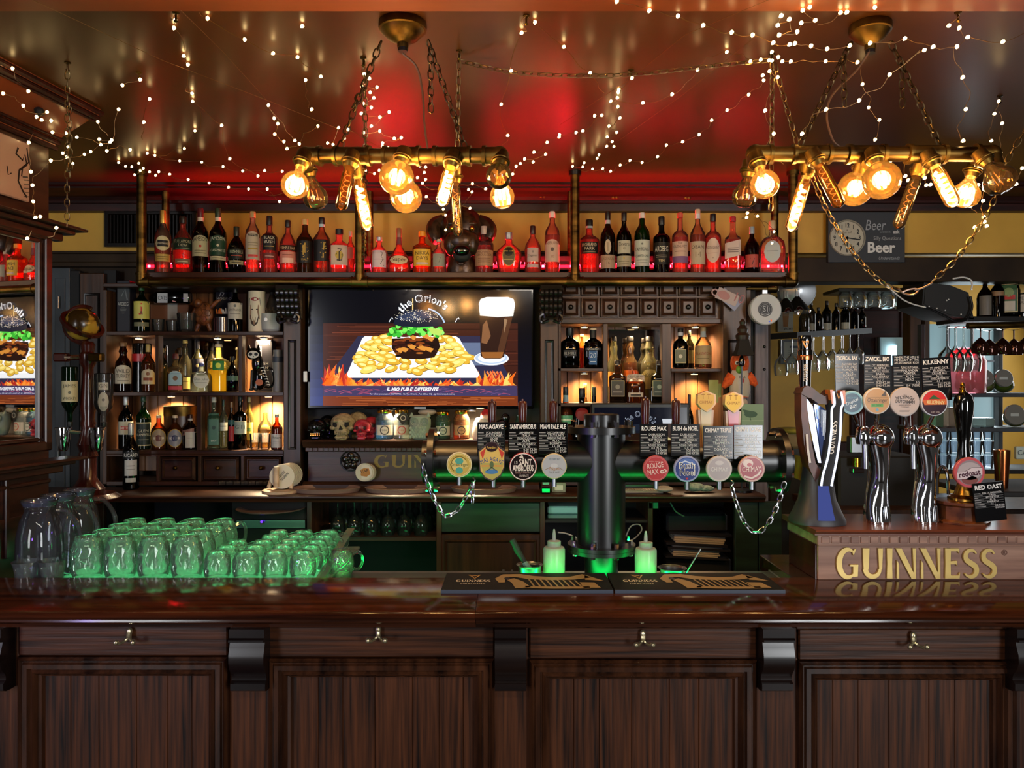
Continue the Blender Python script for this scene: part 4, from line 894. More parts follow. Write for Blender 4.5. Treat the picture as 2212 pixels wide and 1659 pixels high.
top_shelf = [  # red lit bottles: LED glow put into glass and liquid colours too
 (352, 34, 455, 'cyl', CLR, .2, ('#a8702a', .72), ('#c9a24a', .2), [(512, 544, .86, '#c8bb8e', [('-', '#15120e', .42, .72), ('IRISH MARKET', '#d8cfae', .12, .57)], 'o'), (551, 567, .86, '#b99b4c', [('-', '#7d6425', .1, .4), ('-', '#7d6425', .1, .7)], 'r')], 'amber whiskey bottle with round cream label and gold cap, leftmost on the brass pipe shelf'),
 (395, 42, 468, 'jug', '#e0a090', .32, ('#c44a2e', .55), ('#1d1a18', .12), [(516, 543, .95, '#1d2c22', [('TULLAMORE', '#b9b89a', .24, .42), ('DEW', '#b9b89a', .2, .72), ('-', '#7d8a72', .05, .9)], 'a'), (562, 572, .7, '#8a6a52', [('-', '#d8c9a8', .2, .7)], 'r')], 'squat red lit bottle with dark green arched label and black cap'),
 (433, 35, 450, 'cyl', '#2c1a0c', .25, None, ('#5a1a24', .14, '#d6cfc4', .06), [(511, 556, .94, '#b9b496', [('JAMESON', '#23201a', .2, .27), ('*', '#b23a2a', .17, .52), ('-', '#7d7862', .04, .75), ('-', '#7d7862', .04, .86)], 'a')], 'dark bottle with cream arched label, red crest and burgundy cap'),
 (471, 36, 450, 'cyl', '#182318', .25, None, ('#1f3a28', .14, '#d6d2c4', .06), [(511, 555, .95, '#1c4030', [('JAMESON', '#cfd3c0', .18, .25), ('*', '#d9d2b4', .16, .5), ('CASKMATES', '#cfd3c0', .13, .8)], 'a'), (556, 564, .9, '#c9c3a4', [('-', '#8d876c', .2, .6)], 'r')], 'dark bottle with dark green arched label and green cap'),
 (511, 37, 490, 'jug', '#10160f', .2, None, ('#1d2a22', .2), [(540, 562, .85, '#141a15', [('BUSHMILLS', '#b9c0a6', .3, .45), ('-', '#a8483a', .08, .72)], 'r'), (565, 574, .75, '#a39c74', [('-', '#4a4630', .2, .6)], 'r')], 'small black green bottle, shortest at the left of the pipe shelf'),
 (546, 31, 457, 'tall', CLR, .25, ('#d07a50', .66), ('#b59a62', .1), [(502, 563, .95, '#b9ab98', [('-', '#23211c', .09, .18), ('BUSHMILLS', '#d9d0b8', .075, .165), ('-', '#8f8470', .03, .42), ('-', '#8f8470', .02, .5), ('-', '#a98a3c', .05, .64), ('-', '#c44', .08, .9)], 'a')], 'slim clear bottle with tall white label and gold cap'),
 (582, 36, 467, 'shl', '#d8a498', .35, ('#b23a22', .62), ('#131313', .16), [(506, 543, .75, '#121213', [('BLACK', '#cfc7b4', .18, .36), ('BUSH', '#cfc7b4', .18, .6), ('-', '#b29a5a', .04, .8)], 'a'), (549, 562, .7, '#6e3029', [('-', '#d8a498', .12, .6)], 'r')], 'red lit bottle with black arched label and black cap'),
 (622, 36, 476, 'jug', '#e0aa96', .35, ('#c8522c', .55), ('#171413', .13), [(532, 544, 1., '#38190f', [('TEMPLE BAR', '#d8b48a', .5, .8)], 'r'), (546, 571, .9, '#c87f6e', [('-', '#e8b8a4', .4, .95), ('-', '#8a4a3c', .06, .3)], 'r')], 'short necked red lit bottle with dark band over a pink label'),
 (659, 37, 474, 'cyl', '#8a6226', .25, ('#6a3a12', .66), ('#c7a86a', .1), [(523, 570, .96, '#12100f', [('\\', '#b8913a', .05, 0, 0, K1), ('\\', '#b8913a', .05, 0, 0, [(-.2, .2), (-.2, .66)]), ('MALT', '#b8913a', .09, .9)], 'r')], 'amber bottle with square black label and gold brush lettering'),
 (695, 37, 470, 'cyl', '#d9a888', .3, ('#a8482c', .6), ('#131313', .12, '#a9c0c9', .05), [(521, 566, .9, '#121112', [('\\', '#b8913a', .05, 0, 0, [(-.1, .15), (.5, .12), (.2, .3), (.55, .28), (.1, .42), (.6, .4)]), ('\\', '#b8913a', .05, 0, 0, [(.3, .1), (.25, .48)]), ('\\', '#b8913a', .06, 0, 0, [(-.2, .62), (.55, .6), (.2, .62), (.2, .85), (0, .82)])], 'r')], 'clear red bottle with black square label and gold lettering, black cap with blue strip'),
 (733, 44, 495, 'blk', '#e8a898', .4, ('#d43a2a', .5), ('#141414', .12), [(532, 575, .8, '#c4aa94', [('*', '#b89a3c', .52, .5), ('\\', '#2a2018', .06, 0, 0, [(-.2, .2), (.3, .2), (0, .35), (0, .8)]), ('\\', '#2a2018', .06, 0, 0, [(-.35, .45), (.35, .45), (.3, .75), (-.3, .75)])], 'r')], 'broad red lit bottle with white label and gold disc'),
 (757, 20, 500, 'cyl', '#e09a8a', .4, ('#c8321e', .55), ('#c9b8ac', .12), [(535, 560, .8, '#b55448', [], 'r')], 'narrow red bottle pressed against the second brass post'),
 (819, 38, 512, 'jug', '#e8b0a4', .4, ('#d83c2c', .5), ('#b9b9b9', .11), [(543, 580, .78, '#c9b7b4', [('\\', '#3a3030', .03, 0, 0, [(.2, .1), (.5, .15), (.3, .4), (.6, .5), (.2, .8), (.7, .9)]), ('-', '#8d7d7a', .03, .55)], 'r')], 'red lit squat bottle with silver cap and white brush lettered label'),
 (862, 54, 493, 'sup', '#e0a080', .3, ('#c8512a', .42), ('#8c5a3a', .2, '#6a2a2c', .16), [(554, 573, .72, '#d2b98e', [('Super', '#3a2a1a', .5, .68)], 'o')], 'long necked round flask with burgundy neck and cream oval label'),
 (912, 42, 500, 'shl', '#d88a30', .4, ('#e08020', .52), ('#e08a18', .12), [(541, 577, .85, '#d9a836', [('NIKKA', '#3a2c14', .2, .35), ('DAYS', '#3a2c14', .2, .64), ('-', '#c9a9a0', .1, .9)], 'r')], 'orange bottle with yellow label and orange cap'),
 (948, 33, 517, 'jug', '#d8c8b4', .3, ('#c87a4a', .4), ('#b9a48c', .08), [(550, 578, .75, '#8c8a78', [('\\', '#4a4a3e', .03, 0, 0, [(-.2, .3), (.3, .3), (0, .7)])], 'r')], 'small clear bottle with grey label beside the bronze dog head'),
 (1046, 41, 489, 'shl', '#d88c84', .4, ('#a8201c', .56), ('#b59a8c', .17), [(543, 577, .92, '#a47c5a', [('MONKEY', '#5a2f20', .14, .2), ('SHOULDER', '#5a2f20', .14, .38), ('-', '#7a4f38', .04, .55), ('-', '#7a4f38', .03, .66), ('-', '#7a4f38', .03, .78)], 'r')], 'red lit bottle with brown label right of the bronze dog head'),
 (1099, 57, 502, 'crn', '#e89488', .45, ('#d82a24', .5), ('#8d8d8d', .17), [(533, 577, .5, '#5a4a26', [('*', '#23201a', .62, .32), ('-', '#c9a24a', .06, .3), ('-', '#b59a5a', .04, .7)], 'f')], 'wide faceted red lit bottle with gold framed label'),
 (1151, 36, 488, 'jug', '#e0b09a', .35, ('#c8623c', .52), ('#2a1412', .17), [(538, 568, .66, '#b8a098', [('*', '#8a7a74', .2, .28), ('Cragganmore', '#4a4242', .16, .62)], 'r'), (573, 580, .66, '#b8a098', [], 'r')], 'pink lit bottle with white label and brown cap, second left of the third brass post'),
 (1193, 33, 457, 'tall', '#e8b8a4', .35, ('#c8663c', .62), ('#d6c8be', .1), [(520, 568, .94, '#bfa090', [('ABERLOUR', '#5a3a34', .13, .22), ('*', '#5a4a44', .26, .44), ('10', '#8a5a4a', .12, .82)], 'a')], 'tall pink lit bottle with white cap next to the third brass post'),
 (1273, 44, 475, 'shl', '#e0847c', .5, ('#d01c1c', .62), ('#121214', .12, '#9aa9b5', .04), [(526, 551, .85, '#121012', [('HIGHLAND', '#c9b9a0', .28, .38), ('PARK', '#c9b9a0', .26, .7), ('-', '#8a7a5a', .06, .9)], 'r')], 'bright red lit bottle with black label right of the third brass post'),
 (1313, 33, 457, 'cyl', '#5a3812', .25, ('#3a1e0a', .6), ('#15110f', .14, '#a9b0b5', .06), [(520, 551, .42, '#b9a890', [('\\', '#5a4a38', .03, 0, 0, [(0, .2), (0, .8)])], 'o'), (553, 582, .95, '#a58c76', [('LAGAVULIN', '#5a4636', .2, .38), ('16', '#5a4636', .2, .68)], 'r')], 'dark amber bottle with small oval label and buff lower label'),
 (1348, 33, 459, 'cyl', '#1d100b', .25, None, ('#131110', .14), [(522, 550, .8, '#b9b6a4', [("Dewar's", '#2a2622', .3, .42), ('12', '#6a5a3a', .16, .7)], 'r'), (555, 578, .92, '#a8a18a', [('*', '#b09a52', .14, .2), ('-', '#6a6452', .06, .55), ('-', '#6a6452', .06, .8)], 'r')], 'dark brown bottle with two cream labels and black cap'),
 (1387, 34, 460, 'tall', '#236b25', .3, ('#12401a', .6), ('#d8d8d2', .09), [(521, 577, .96, '#bcc1b8', [('LAPHROAIG', '#2a3028', .13, .42), ('QUARTER CASK', '#2a4038', .09, .65), ('*', '#6a7068', .13, .15), ('-', '#7a8078', .02, .78), ('-', '#7a8078', .02, .88)], 'r')], 'green bottle with white cap and tall white label'),
 (1429, 37, 468, 'shl', '#12100d', .25, None, ('#131313', .15), [(526, 574, .9, '#14120f', [('ARDBEG', '#cfcabb', .24, .42), ('-', '#8a8474', .03, .6), ('-', '#8a8474', .03, .68), ('TEN', '#c9b98a', .1, .88)], 'r')], 'black bottle with white lettering, black cap with paper strip'),
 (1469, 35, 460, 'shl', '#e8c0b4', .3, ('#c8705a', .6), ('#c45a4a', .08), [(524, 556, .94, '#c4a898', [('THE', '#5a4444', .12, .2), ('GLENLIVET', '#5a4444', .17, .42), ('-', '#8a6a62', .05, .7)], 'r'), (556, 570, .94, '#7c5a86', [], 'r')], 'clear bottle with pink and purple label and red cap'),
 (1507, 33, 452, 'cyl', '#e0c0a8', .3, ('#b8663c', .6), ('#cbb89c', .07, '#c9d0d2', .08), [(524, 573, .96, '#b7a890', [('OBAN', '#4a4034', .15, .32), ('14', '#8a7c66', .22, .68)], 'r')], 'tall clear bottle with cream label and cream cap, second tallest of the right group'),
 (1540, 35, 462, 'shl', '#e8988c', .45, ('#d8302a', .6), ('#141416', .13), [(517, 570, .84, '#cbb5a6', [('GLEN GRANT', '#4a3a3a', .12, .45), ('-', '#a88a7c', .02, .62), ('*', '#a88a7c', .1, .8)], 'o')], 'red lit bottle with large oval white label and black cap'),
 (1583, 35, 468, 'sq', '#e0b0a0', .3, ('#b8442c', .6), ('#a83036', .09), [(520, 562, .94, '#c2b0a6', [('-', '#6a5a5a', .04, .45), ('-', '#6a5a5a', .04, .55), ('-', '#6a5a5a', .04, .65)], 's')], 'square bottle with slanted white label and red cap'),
 (1624, 33, 490, 'jug', '#4a1014', .25, ('#2a0808', .55), ('#8d98a0', .15), [(552, 580, .8, '#a84438', [('\\', '#2a1010', .05, 0, 0, [(-.3, .3), (.4, .3), (0, .8)])], 'r')], 'dark red bottle with grey strip over the cap, second from the right end'),
 (1668, 55, 477, 'pat', '#e8e4d4', .15, None, ('#b59a74', .16), [(523, 570, .62, '#aab0ae', [('-', '#8a908e', .04, .5)], 'o')], 'round shouldered clear bottle with silvery label at the right end of the pipe shelf'),
]
for a in top_shelf: bottle(*a, Y=YB_, zs=ZS+.0005, group=GT)
# ---------------------------------------------------------------- niche shelves, left of the television
GL_ = 'bottles in the left shelf unit'; YS = 3.90
def zpx(py): return Z_(py, YK)+.0008
s1, s2, s3 = zpx(716), zpx(847), zpx(973)
left = [
 (306, 32, 616, 'cyl', '#1d4a22', .25, None, ('#24562a', .12), [(652, 690, .95, '#b9b45a', [('J', '#b2241c', .5, .6), ('&', '#23201a', .2, .75)], 'r'), (697, 706, .9, '#6a6a52', [], 'r')], 'green bottle with yellow label and large red letter on the top left shelf', 3.86, s1),
 (508, 31, 621, 'cyl', '#1a0e0a', .25, None, ('#131110', .12), [(655, 690, .95, '#b9b4aa', [('*', '#6a6a6a', .2, .2), ('SANTANDER', '#3a3836', .14, .52), ('-', '#7a7670', .04, .7)], 'r')], 'dark bottle with white label between the striped tin and the face mug', 3.86, s1),
 (266, 33, 740, 'bulge', '#5a2c16', .25, ('#4a1a0a', .6), ('#7a5a3c', .08), [(789, 829, .95, '#b4aa96', [('WILD', '#3a332a', .2, .42), ('TURKEY', '#3a332a', .2, .68), ('-', '#7a7262', .04, .85)], 'a')], 'brown bottle with white label leftmost on the middle shelf', 3.88, s2),
 (320, 27, 744, 'cyl', '#c8803a', .25, ('#a84a16', .6), ('#b59a5a', .16), [(798, 830, .95, '#b9a98c', [('*', '#7a4a24', .3, .3), ('-', '#7a3a1c', .2, .75)], 'a')], 'amber bottle in front of the black canister', 3.87, s2),
 (350, 26, 752, 'cyl', '#7a6a3a', .3, ('#6a4a1a', .6), ('#8a7a4a', .1), [], 'dim olive bottle at the left end of the lit middle niche', 3.96, s2),
 (379, 32, 764, 'sq', '#d8c8a0', .15, ('#b08a4a', .5), ('#4a1a22', .14), [(802, 832, .8, '#8aa9b5', [('*', '#6a4a2a', .4, .5), ('-', '#5a7a86', .04, .2)], 'a'), (834, 842, .85, '#a8303a', [], 'r')], 'square bottle with blue arched label and wine red cap', 3.86, s2),
 (400, 25, 735, 'bulge', '#e8e0b8', .15, None, ('#cbb56a', .06), [(815, 840, .8, '#c9b25a', [('-', '#7a6a2a', .08, .4)], 'r')], 'tall clear glass bottle with knobbed neck in the lit niche', 3.92, s2),
 (427, 26, 736, 'cyl', '#e0dca8', .15, None, ('#2a2a30', .16), [(775, 805, .9, '#1d1f2a', [('*', '#c9b98a', .3, .5)], 'r')], 'clear bottle with black checked neck and dark label behind the round flask', 3.96, s2),
 (435, 45, 784, 'pat', '#dfe6d8', .15, None, ('#2c3f86', .12), [(805, 838, .72, '#c4c8be', [('Don Julio', '#5a5e56', .16, .5), ('-', '#8a8e86', .03, .66)], 'o')], 'round clear flask with pale round label and blue cap', 3.85, s2),
 (472, 46, 744, 'shl', '#eee29a', .22, ('#e8d860', .5), ('#d8d0b0', .06), [(780, 800, .5, '#2f7a3e', [('*', '#c9d84a', .5, .5)], 'r')], 'yellow lit bottle with green label in the brightest niche', 3.90, s2),
 (502, 26, 770, 'jug', '#121214', .2, None, ('#131315', .12), [(812, 822, .9, '#4a6a5a', [], 'r')], 'small black round bottle at the right end of the lit niche', 3.88, s2),
 (272, 30, 857, 'cyl', '#11201a', .25, None, ('#b9b9b9', .16), [(910, 938, .95, '#b5b09a', [('-', '#a82a24', .28, .62), ('BITTER', '#e8e2d0', .18, .58)], 'r')], 'dark green bottle with red striped cream label, leftmost on the lower shelf', 3.88, s3),
 (310, 31, 857, 'cyl', '#2f6a36', .25, ('#12301a', .6), ('#1d3a2a', .1), [(912, 962, .95, '#1a2420', [('GLEN', '#b9b49a', .12, .42), ('CAMPBELL', '#b9b49a', .11, .58), ('-', '#8a8a72', .03, .75)], 'b')], 'green bottle with black bordered label on the lower left shelf', 3.87, s3),
 (343, 32, 897, 'jug', '#d8812a', .25, ('#7a2a0c', .62), ('#c9b89a', .08), [(926, 965, .95, '#8f7f6c', [('*', '#5a2a22', .45, .5), ('-', '#c9bda6', .12, .56)], 'f')], 'amber jug bottle with brown oval label, left of the bright gap', 3.87, s3),
 (378, 32, 897, 'jug', '#d8812a', .25, ('#7a2a0c', .62), ('#c9b89a', .08), [(926, 965, .95, '#7f8088', [('*', '#2a3050', .45, .5), ('-', '#c9c6c4', .12, .56)], 'f')], 'amber jug bottle with blue oval label, right of the bright gap', 3.87, s3),
 (411, 32, 895, 'jug', '#5a1c14', .25, ('#3a0a0a', .6), ('#2a0f10', .12, '#b9b4a8', .06), [(922, 936, .98, '#8a6458', [], 's'), (932, 966, .58, '#b3b0a4', [('-', '#8a877c', .03, .4)], 'r')], 'dark red bottle with pale label at the shelf divider', 3.87, s3),
 (462, 27, 858, 'sq', '#a8c4b4', .2, None, ('#c9c4b4', .1), [(893, 960, .75, '#3f6a5c', [('*', '#1d3a34', .4, .45), ('DRY', '#cfd8cc', .06, .9)], 'r')], 'square pale green bottle with tall teal label right of the shelf divider', 3.88, s3),
 (483, 19, 863, 'cyl', '#bfe0d0', .2, None, ('#1d3a30', .14), [(912, 930, .9, '#c9d0c4', [('-', '#4a5a52', .1, .5)], 'r')], 'clear slim bottle with dark green cap', 3.93, s3),
 (500, 16, 868, 'cyl', '#2a1418', .25, ('#5a1418', .6), ('#8a6a4a', .12), [(907, 917, .9, '#1d4a4a', [], 'r'), (921, 953, .7, '#8f2426', [], 'r')], 'thin dark bottle with red label between two green ones', 3.86, s3),
 (519, 28, 856, 'shl', '#0f1c16', .25, ('#0f3a26', .5), ('#16221c', .1), [(909, 937, .9, '#8f9d94', [('GIN', '#4a5a52', .3, .6)], 'b')], 'broad dark bottle with framed grey green label', 3.88, s3),
 (538, 19, 858, 'cyl', '#d8d070', .25, ('#c9b43a', .7), ('#c9c08a', .1), [(912, 950, .8, '#d0b84a', [('-', '#6a8a3a', .2, .5)], 'r')], 'slim yellow bottle behind the tumblers', 3.95, s3),
 (573, 32, 888, 'jug', '#e8cf90', .15, None, None, [(916, 938, .7, '#b58a42', [('AMUERTE', '#5a3a1a', .2, .6)], 'o')], 'clear bell shaped bottle with golden round emblem under the warm lamp', 3.97, s3),
 (598, 24, 895, 'cyl', '#c86a22', .25, ('#8a3a10', .66), ('#8d8d8d', .09), [(937, 966, .97, '#b5b4b0', [('Amaro', '#3a3a3a', .2, .35), ('-', '#7a7a78', .03, .55), ('-', '#7a7a78', .03, .68)], 'r')], 'small amber bottle with white label at the right end of the lower shelf', 3.86, s3),
 (283, 33, 914, 'cyl', '#0b100d', .2, None, ('#b9b9b9', .18), [(974, 990, .97, '#15181a', [('RICARD', '#c9c9c4', .45, .72)], 'r'), (992, 1026, .72, '#a9aaa4', [('-', '#6a6b66', .05, .4), ('-', '#6a6b66', .03, .6)], 'r'), (1031, 1040, .6, '#a9aaa4', [], 'r')], 'tall black bottle with silver capsule standing on the back counter', 3.72, ZC+.0005),
]
for a in left: bottle(*a[:10], Y=a[10], zs=a[11], group=GL_)
# ---------------------------------------------------------------- niches right of the television
GR = 'bottles in the right shelf unit'; q1, q2, q3 = zpx(795.5), zpx(871), zpx(1040)
right = [
 (1231, 43, 708, 'blk', '#0a0a0a', .2, None, ('#0c0c0d', .2), [(757, 770, .7, '#0c0c0d', [('BUMBU', '#8a8a86', .5, .8)], 'r')], 'bulky matt black bottle, left in the upper right niche', 3.87, q1),
 (1257, 22, 722, 'cyl', '#e08a3a', .35, ('#d0641c', .6), ('#b5823c', .1), [], 'glowing orange bottle between two black bottles', 3.97, q1),
 (1281, 41, 709, 'blk', '#0c0a0a', .2, ('#5a1a0a', .3), ('#c9b89a', .05, '#0c0c0c', .2), [(758, 788, .4, '#28588a', [('20', '#c9d8e8', .35, .5), ('-', '#c9d8e8', .04, .8)], 'r'), (752, 757, .8, '#2a2a2c', [('Dictador', '#b9b9b4', .9, .9)], 'r')], 'black bottle with blue label and number 20', 3.87, q1),
 (1326, 31, 727, 'bulge', '#f0e8b0', .2, ('#d8a83a', .42), ('#15120f', .07), [(803, 835, .8, '#b5752f', [], 'r')], 'clear square whiskey bottle, left in the back row of three', 3.98, q2),
 (1361, 36, 727, 'bulge', '#f0c890', .2, ('#f07a1c', .6), ('#15120f', .07), [(800, 838, .75, '#d0641c', [('-', '#e8a45a', .06, .3)], 'r')], 'glowing orange whiskey bottle in the middle of the back row', 3.98, q2),
 (1403, 40, 727, 'bulge', '#f0ecc0', .2, ('#d8c04a', .6), ('#15120f', .07), [(798, 840, .8, '#9a8c52', [('HONEY', '#3a3a1c', .2, .4)], 'a')], 'yellow whiskey bottle with olive label, right in the back row', 3.98, q2),
 (1334, 37, 778, 'sq', '#7a5a40', .25, ('#24130c', .45), ('#1a1512', .1), [(822, 856, .78, '#4a4842', [('*', '#8a887c', .35, .4), ('-', '#b5b3a6', .05, .75)], 'b')], 'square bottle with grey shield label and dark stopper, left in the front row', 3.86, q2),
 (1373, 42, 798, 'blk', '#d88a4a', .25, ('#7a2a10', .58), None, [(808, 824, .9, '#b8aa9c', [('GENTLEMAN', '#5a4a40', .3, .5), ('JACK', '#5a4a40', .26, .9)], 'a'), (848, 857, .75, '#c9bfa6', [('-', '#3a342a', .4, .75)], 'r')], 'low broad amber bottle with white arched label in the front row', 3.85, q2),
 (1424, 36, 778, 'sq', '#4a4a3a', .25, ('#160e0a', .45), ('#1a1512', .1), [(822, 856, .78, '#3f5048', [('*', '#8a9a8c', .35, .4), ('-', '#b5c3b6', .05, .75)], 'b')], 'square dark bottle with green shield label, right in the front row', 3.86, q2),
 (1470, 34, 710, 'blk', '#15150f', .25, None, ('#1a1a1a', .1, '#b5bac0', .08), [(755, 785, .68, '#6d7362', [('*', '#cfd0be', .36, .5)], 'b')], 'dark olive bottle with portrait label in the right niche', 3.87, q1),
 (1489, 22, 714, 'cyl', '#4a4420', .25, None, ('#2a2618', .15), [(757, 785, .8, '#8a8458', [], 'r')], 'olive bottle half hidden behind the portrait label bottle', 3.97, q1),
 (1519, 36, 707, 'jug', '#e0c8a0', .2, ('#a8784a', .52), ('#8a7a5a', .1, '#8f9aa0', .14), [(747, 787, .95, '#a58f68', [('PLANTATION', '#8a2a24', .14, .5), ('-', '#6a5a3a', .03, .7)], 'r')], 'straw wrapped bottle with tan label in the right niche', 3.87, q1),
 (1222, 33, 836, 'cyl', '#c87a3a', .25, ('#8a3a10', .7), ('#1a2430', .12, '#7aa0b5', .1), [(897, 915, .95, '#5aa07a', [('-', '#c9e0cc', .2, .6)], 'r')], 'amber bottle with green label and blue paper strip on the lower right shelf', 3.80+.06, zpx(985)),
 (1257, 36, 838, 'blk', '#140f0c', .25, None, ('#131313', .14), [(880, 908, .8, '#8c2a30', [], 'o')], 'black bottle with round red label on the lower right shelf', 3.85, zpx(985)),
 (1264, 22, 828, 'cyl', '#e0c060', .3, ('#c89a2a', .8), ('#d8b45a', .06), [], 'golden bottle behind the black bottle with the red label', 3.97, zpx(985)),
 (1283, 28, 836, 'cyl', '#15100c', .25, None, ('#2a3a34', .14), [], 'black bottle with green cap beside the till screen', 3.93, zpx(985)),
 (1489, 18, 852, 'cyl', '#15100c', .25, None, ('#121212', .3), [], 'narrow black bottle right of the till screen', 3.87, zpx(985)),
]
kbox(1206, 985, 1300, 992, 'back_h', 'shelf'); kbox(1470, 985, 1562, 992, 'back_h', 'shelf')
for a in right: bottle(*a[:10], Y=a[10], zs=a[11], group=GR)
# ================================================================ other things on the shelves
def prn(p, Y, name, par, mat='print', eps=.0004): return p.build(name, flat(Y, eps), mat, par)
def bx(name, label, cat, x0, y0, x1, y1, Y, d, mat, zs=None, b=.003):
    t = thing(name, label, cat, (X_((x0+x1)/2, Y), Y+d/2, Z_(y1, Y) if zs is None else zs))
    g = G()
    if zs is None: g.pxbox(x0, y0, x1, y1, Y, d, b)
    else: g.box(X_(x0, Y), X_(x1, Y), Y, Y+d, zs, Z_(y0, Y), b)
    g.build('body', mat, t); return t
# -- top left shelf
t = bx('whisky_tin', 'tall black gift tin with grey lettering at the far left of the top shelf', 'tin', 252, 606, 280, 716, 3.86, .07, 'navy', s1)
p = Pr(); p.rect(254, 620, 278, 650, '#33383a', 1); p.line([(262, 640), (270, 625), (275, 648)], 3, '#5a6062', 2); p.text('ARDBEG', 266, 660, 7, '#a9aaa6', 2, w=23)
for i, w in enumerate((8, 14, 12, 7, 5)): p.rect(266-w/2, 664+i*3, 266+w/2, 665.2+i*3, '#5a5c5a', 2)
prn(p, 3.86, 'lettering', t)
t = bx('carton', 'brown cardboard carton with a pale strip on the top left shelf', 'box', 324, 657, 406, 690, 3.98, .06, cm('#6a4228', .7), None); G().pxbox(362, 657, 383, 690, 3.979, .002).build('label_strip', cm('#8d8a80', .7), t)
G().pxbox(324, 690, 406, 716.5, 3.98, .06).build('carton_base', cm('#4a2f1e', .7), t)
t = thing('drink_can', 'black can with silver print lying on the brown carton', 'can', P(372, 657, 3.93))
x0, x1 = X_(336, 3.94), X_(412, 3.94); zc = Z_(643, 3.94); r = S(13.5, 3.94)
G().lathe([(r*.85, 0), (r, .008), (r, x1-x0-.008), (r*.85, x1-x0)], (x0, 3.94, zc), 20, (1, 0, 0)).build('body', 'blackg', t)
p = Pr(); p.rect(340, 633, 362, 654, '#a5a9ad', 1); p.text('CATS', 351, 648, 9, '#17181a', 2, w=20); p.rect(396, 634, 406, 652, '#b9b9bd', 1); p.line([(372, 650), (380, 652)], 2, '#c98a8a', 2); prn(p, 3.94-r-.002, 'print', t)
def tumbler(px, w, y0, Y, zs, label, group, liq=None, mat='clear'):
    r = S(w, Y)/2; H = Z_(y0, Y)-zs; t = thing('tumbler', label, 'glass', (X_(px, Y), Y, zs), group)
    G().lathe([(r*.72, 0), (r*.86, H*.1), (r, H), (r*.93, H), (r*.8, H*.14), (.001, H*.12)], (X_(px, Y), Y, zs), 20).build('glass', mat, t)
    if liq: G().lathe([(r*.79, H*.15), (r*.86, H*.45)], (X_(px, Y), Y, zs), 18).build('drink', gm(liq, .4), t)
for px, w, y0, L in ((342, 26, 690, 'small clear tumbler, left of three on the top shelf'), (372, 26, 693, 'small clear tumbler, middle of three on the top shelf'), (403, 40, 677, 'round bellied clear tumbler beside the carved turtle')):
    tumbler(px, w, y0, 3.87, s1, L, 'clear tumblers on the top shelf')
t = thing('turtle_carving', 'brown wooden turtle carving standing upright on the top left shelf', 'carving', P(440, 716, 3.88))
Y = 3.89; g = G(); g.sph(P(440, 678, Y), S(21, Y), sy=.45, sz=1.25, n=18, m=12); g.build('shell', 'turtle', t)
for a, b in ((440, 662), (431, 676), (449, 676), (440, 690)):
    g = G(); q = P(a, b, Y-.024); g.tube([q+Vector((S(7, Y)*math.cos(math.radians(60*i)), 0, S(7.5, Y)*math.sin(math.radians(60*i)))) for i in range(6)], .0018, 5, True); g.build('scute', 'turtle', t)
G().sph(P(428, 655, Y-.01), S(9, Y), sz=1.1).sph(P(423, 650, Y-.02), .006).build('head', 'turtle', t)
for pts in ([(424, 668), (416, 680), (415, 692)], [(455, 665), (468, 652), (477, 648)], [(430, 700), (424, 715)], [(450, 700), (455, 715)]):
    G().tube(curve([P(a, b, Y) for a, b in pts], 4), [.012, .011, .011, .010, .009, .008, .007, .006, .005][:len(curve([P(a, b, Y) for a, b in pts], 4))], 8).build('flipper', 'turtle', t)
t = thing('striped_tin', 'silver striped tin full of orange and white straws on the top left shelf', 'tin', (X_(480, 3.87), 3.87, s1))
r = S(14, 3.87); G().lathe([(r, 0), (r, .075), (r*.93, .075), (r*.93, .03)], (X_(480, 3.87), 3.87, s1), 20).build('body', 'steel', t)
for i in range(6): G().box(X_(467+i*5, 3.87)-.002, X_(467+i*5, 3.87)+.002, 3.87-r-.0006+abs(i-2.5)**2*.0018, 3.872, s1+.002, s1+.072).build('stripe', cm('#3a1a1c', .3), t)
for i in range(8): q = P(469+i*3.2, 678, 3.87); G().tube([q, q+Vector((R()*.02-.01, 0, .022+R()*.01))], .0035, 6).build('straw', cm('#c96a2a' if i < 4 else '#b9b5ae', .4), t)
t = bx('black_carton', 'black upright gift box with white lettering behind the striped tin', 'box', 465, 622, 502, 680, 4.0, .05, 'navy'); G().pxbox(465, 680, 502, 716.2, 4.0, .05).build('carton_base', 'navy', t)
p = Pr(); p.text('HIGHLAND', 484, 648, 6, '#b9b9b4', 2, w=32); p.line([(474, 640), (478, 630), (484, 633), (480, 640)], 2, '#a9a9a4', 2); prn(p, 4.0, 'lettering', t)
t = thing('face_mug', 'tall cream mug painted with a bearded face on the top left shelf', 'mug', (X_(555, 3.87), 3.87, s1)); r = S(18, 3.87); H = Z_(630, 3.87)-s1
G().lathe([(r*.95, 0), (r, .01), (r, H), (r*.9, H), (r*.88, .02)], (X_(555, 3.87), 3.87, s1), 22).build('body', 'cream', t)
p = Pr(); p.poly([(546, 660), (564, 660), (566, 690), (555, 703), (545, 690)], '#8a6a50', 1).poly([(546, 682), (565, 682), (562, 700), (555, 706), (548, 700)], '#3a2a20', 2).poly([(544, 645), (566, 645), (568, 662), (543, 662)], '#2a2422', 2)
p.rect(549, 669, 553, 671, '#1d1512', 3).rect(559, 669, 563, 671, '#1d1512', 3); p.disc(556, 648, 8, 4, '#8a2a2a', 3)
rr = r
p.build('painted_face', lambda u, v, l: Vector((X_(u, 3.87), 3.87-math.sqrt(max(1e-6, rr**2-(X_(u, 3.87)-X_(555, 3.87))**2))-.0008-l*.0003, Z_(v, 3.87))), 'print', t)
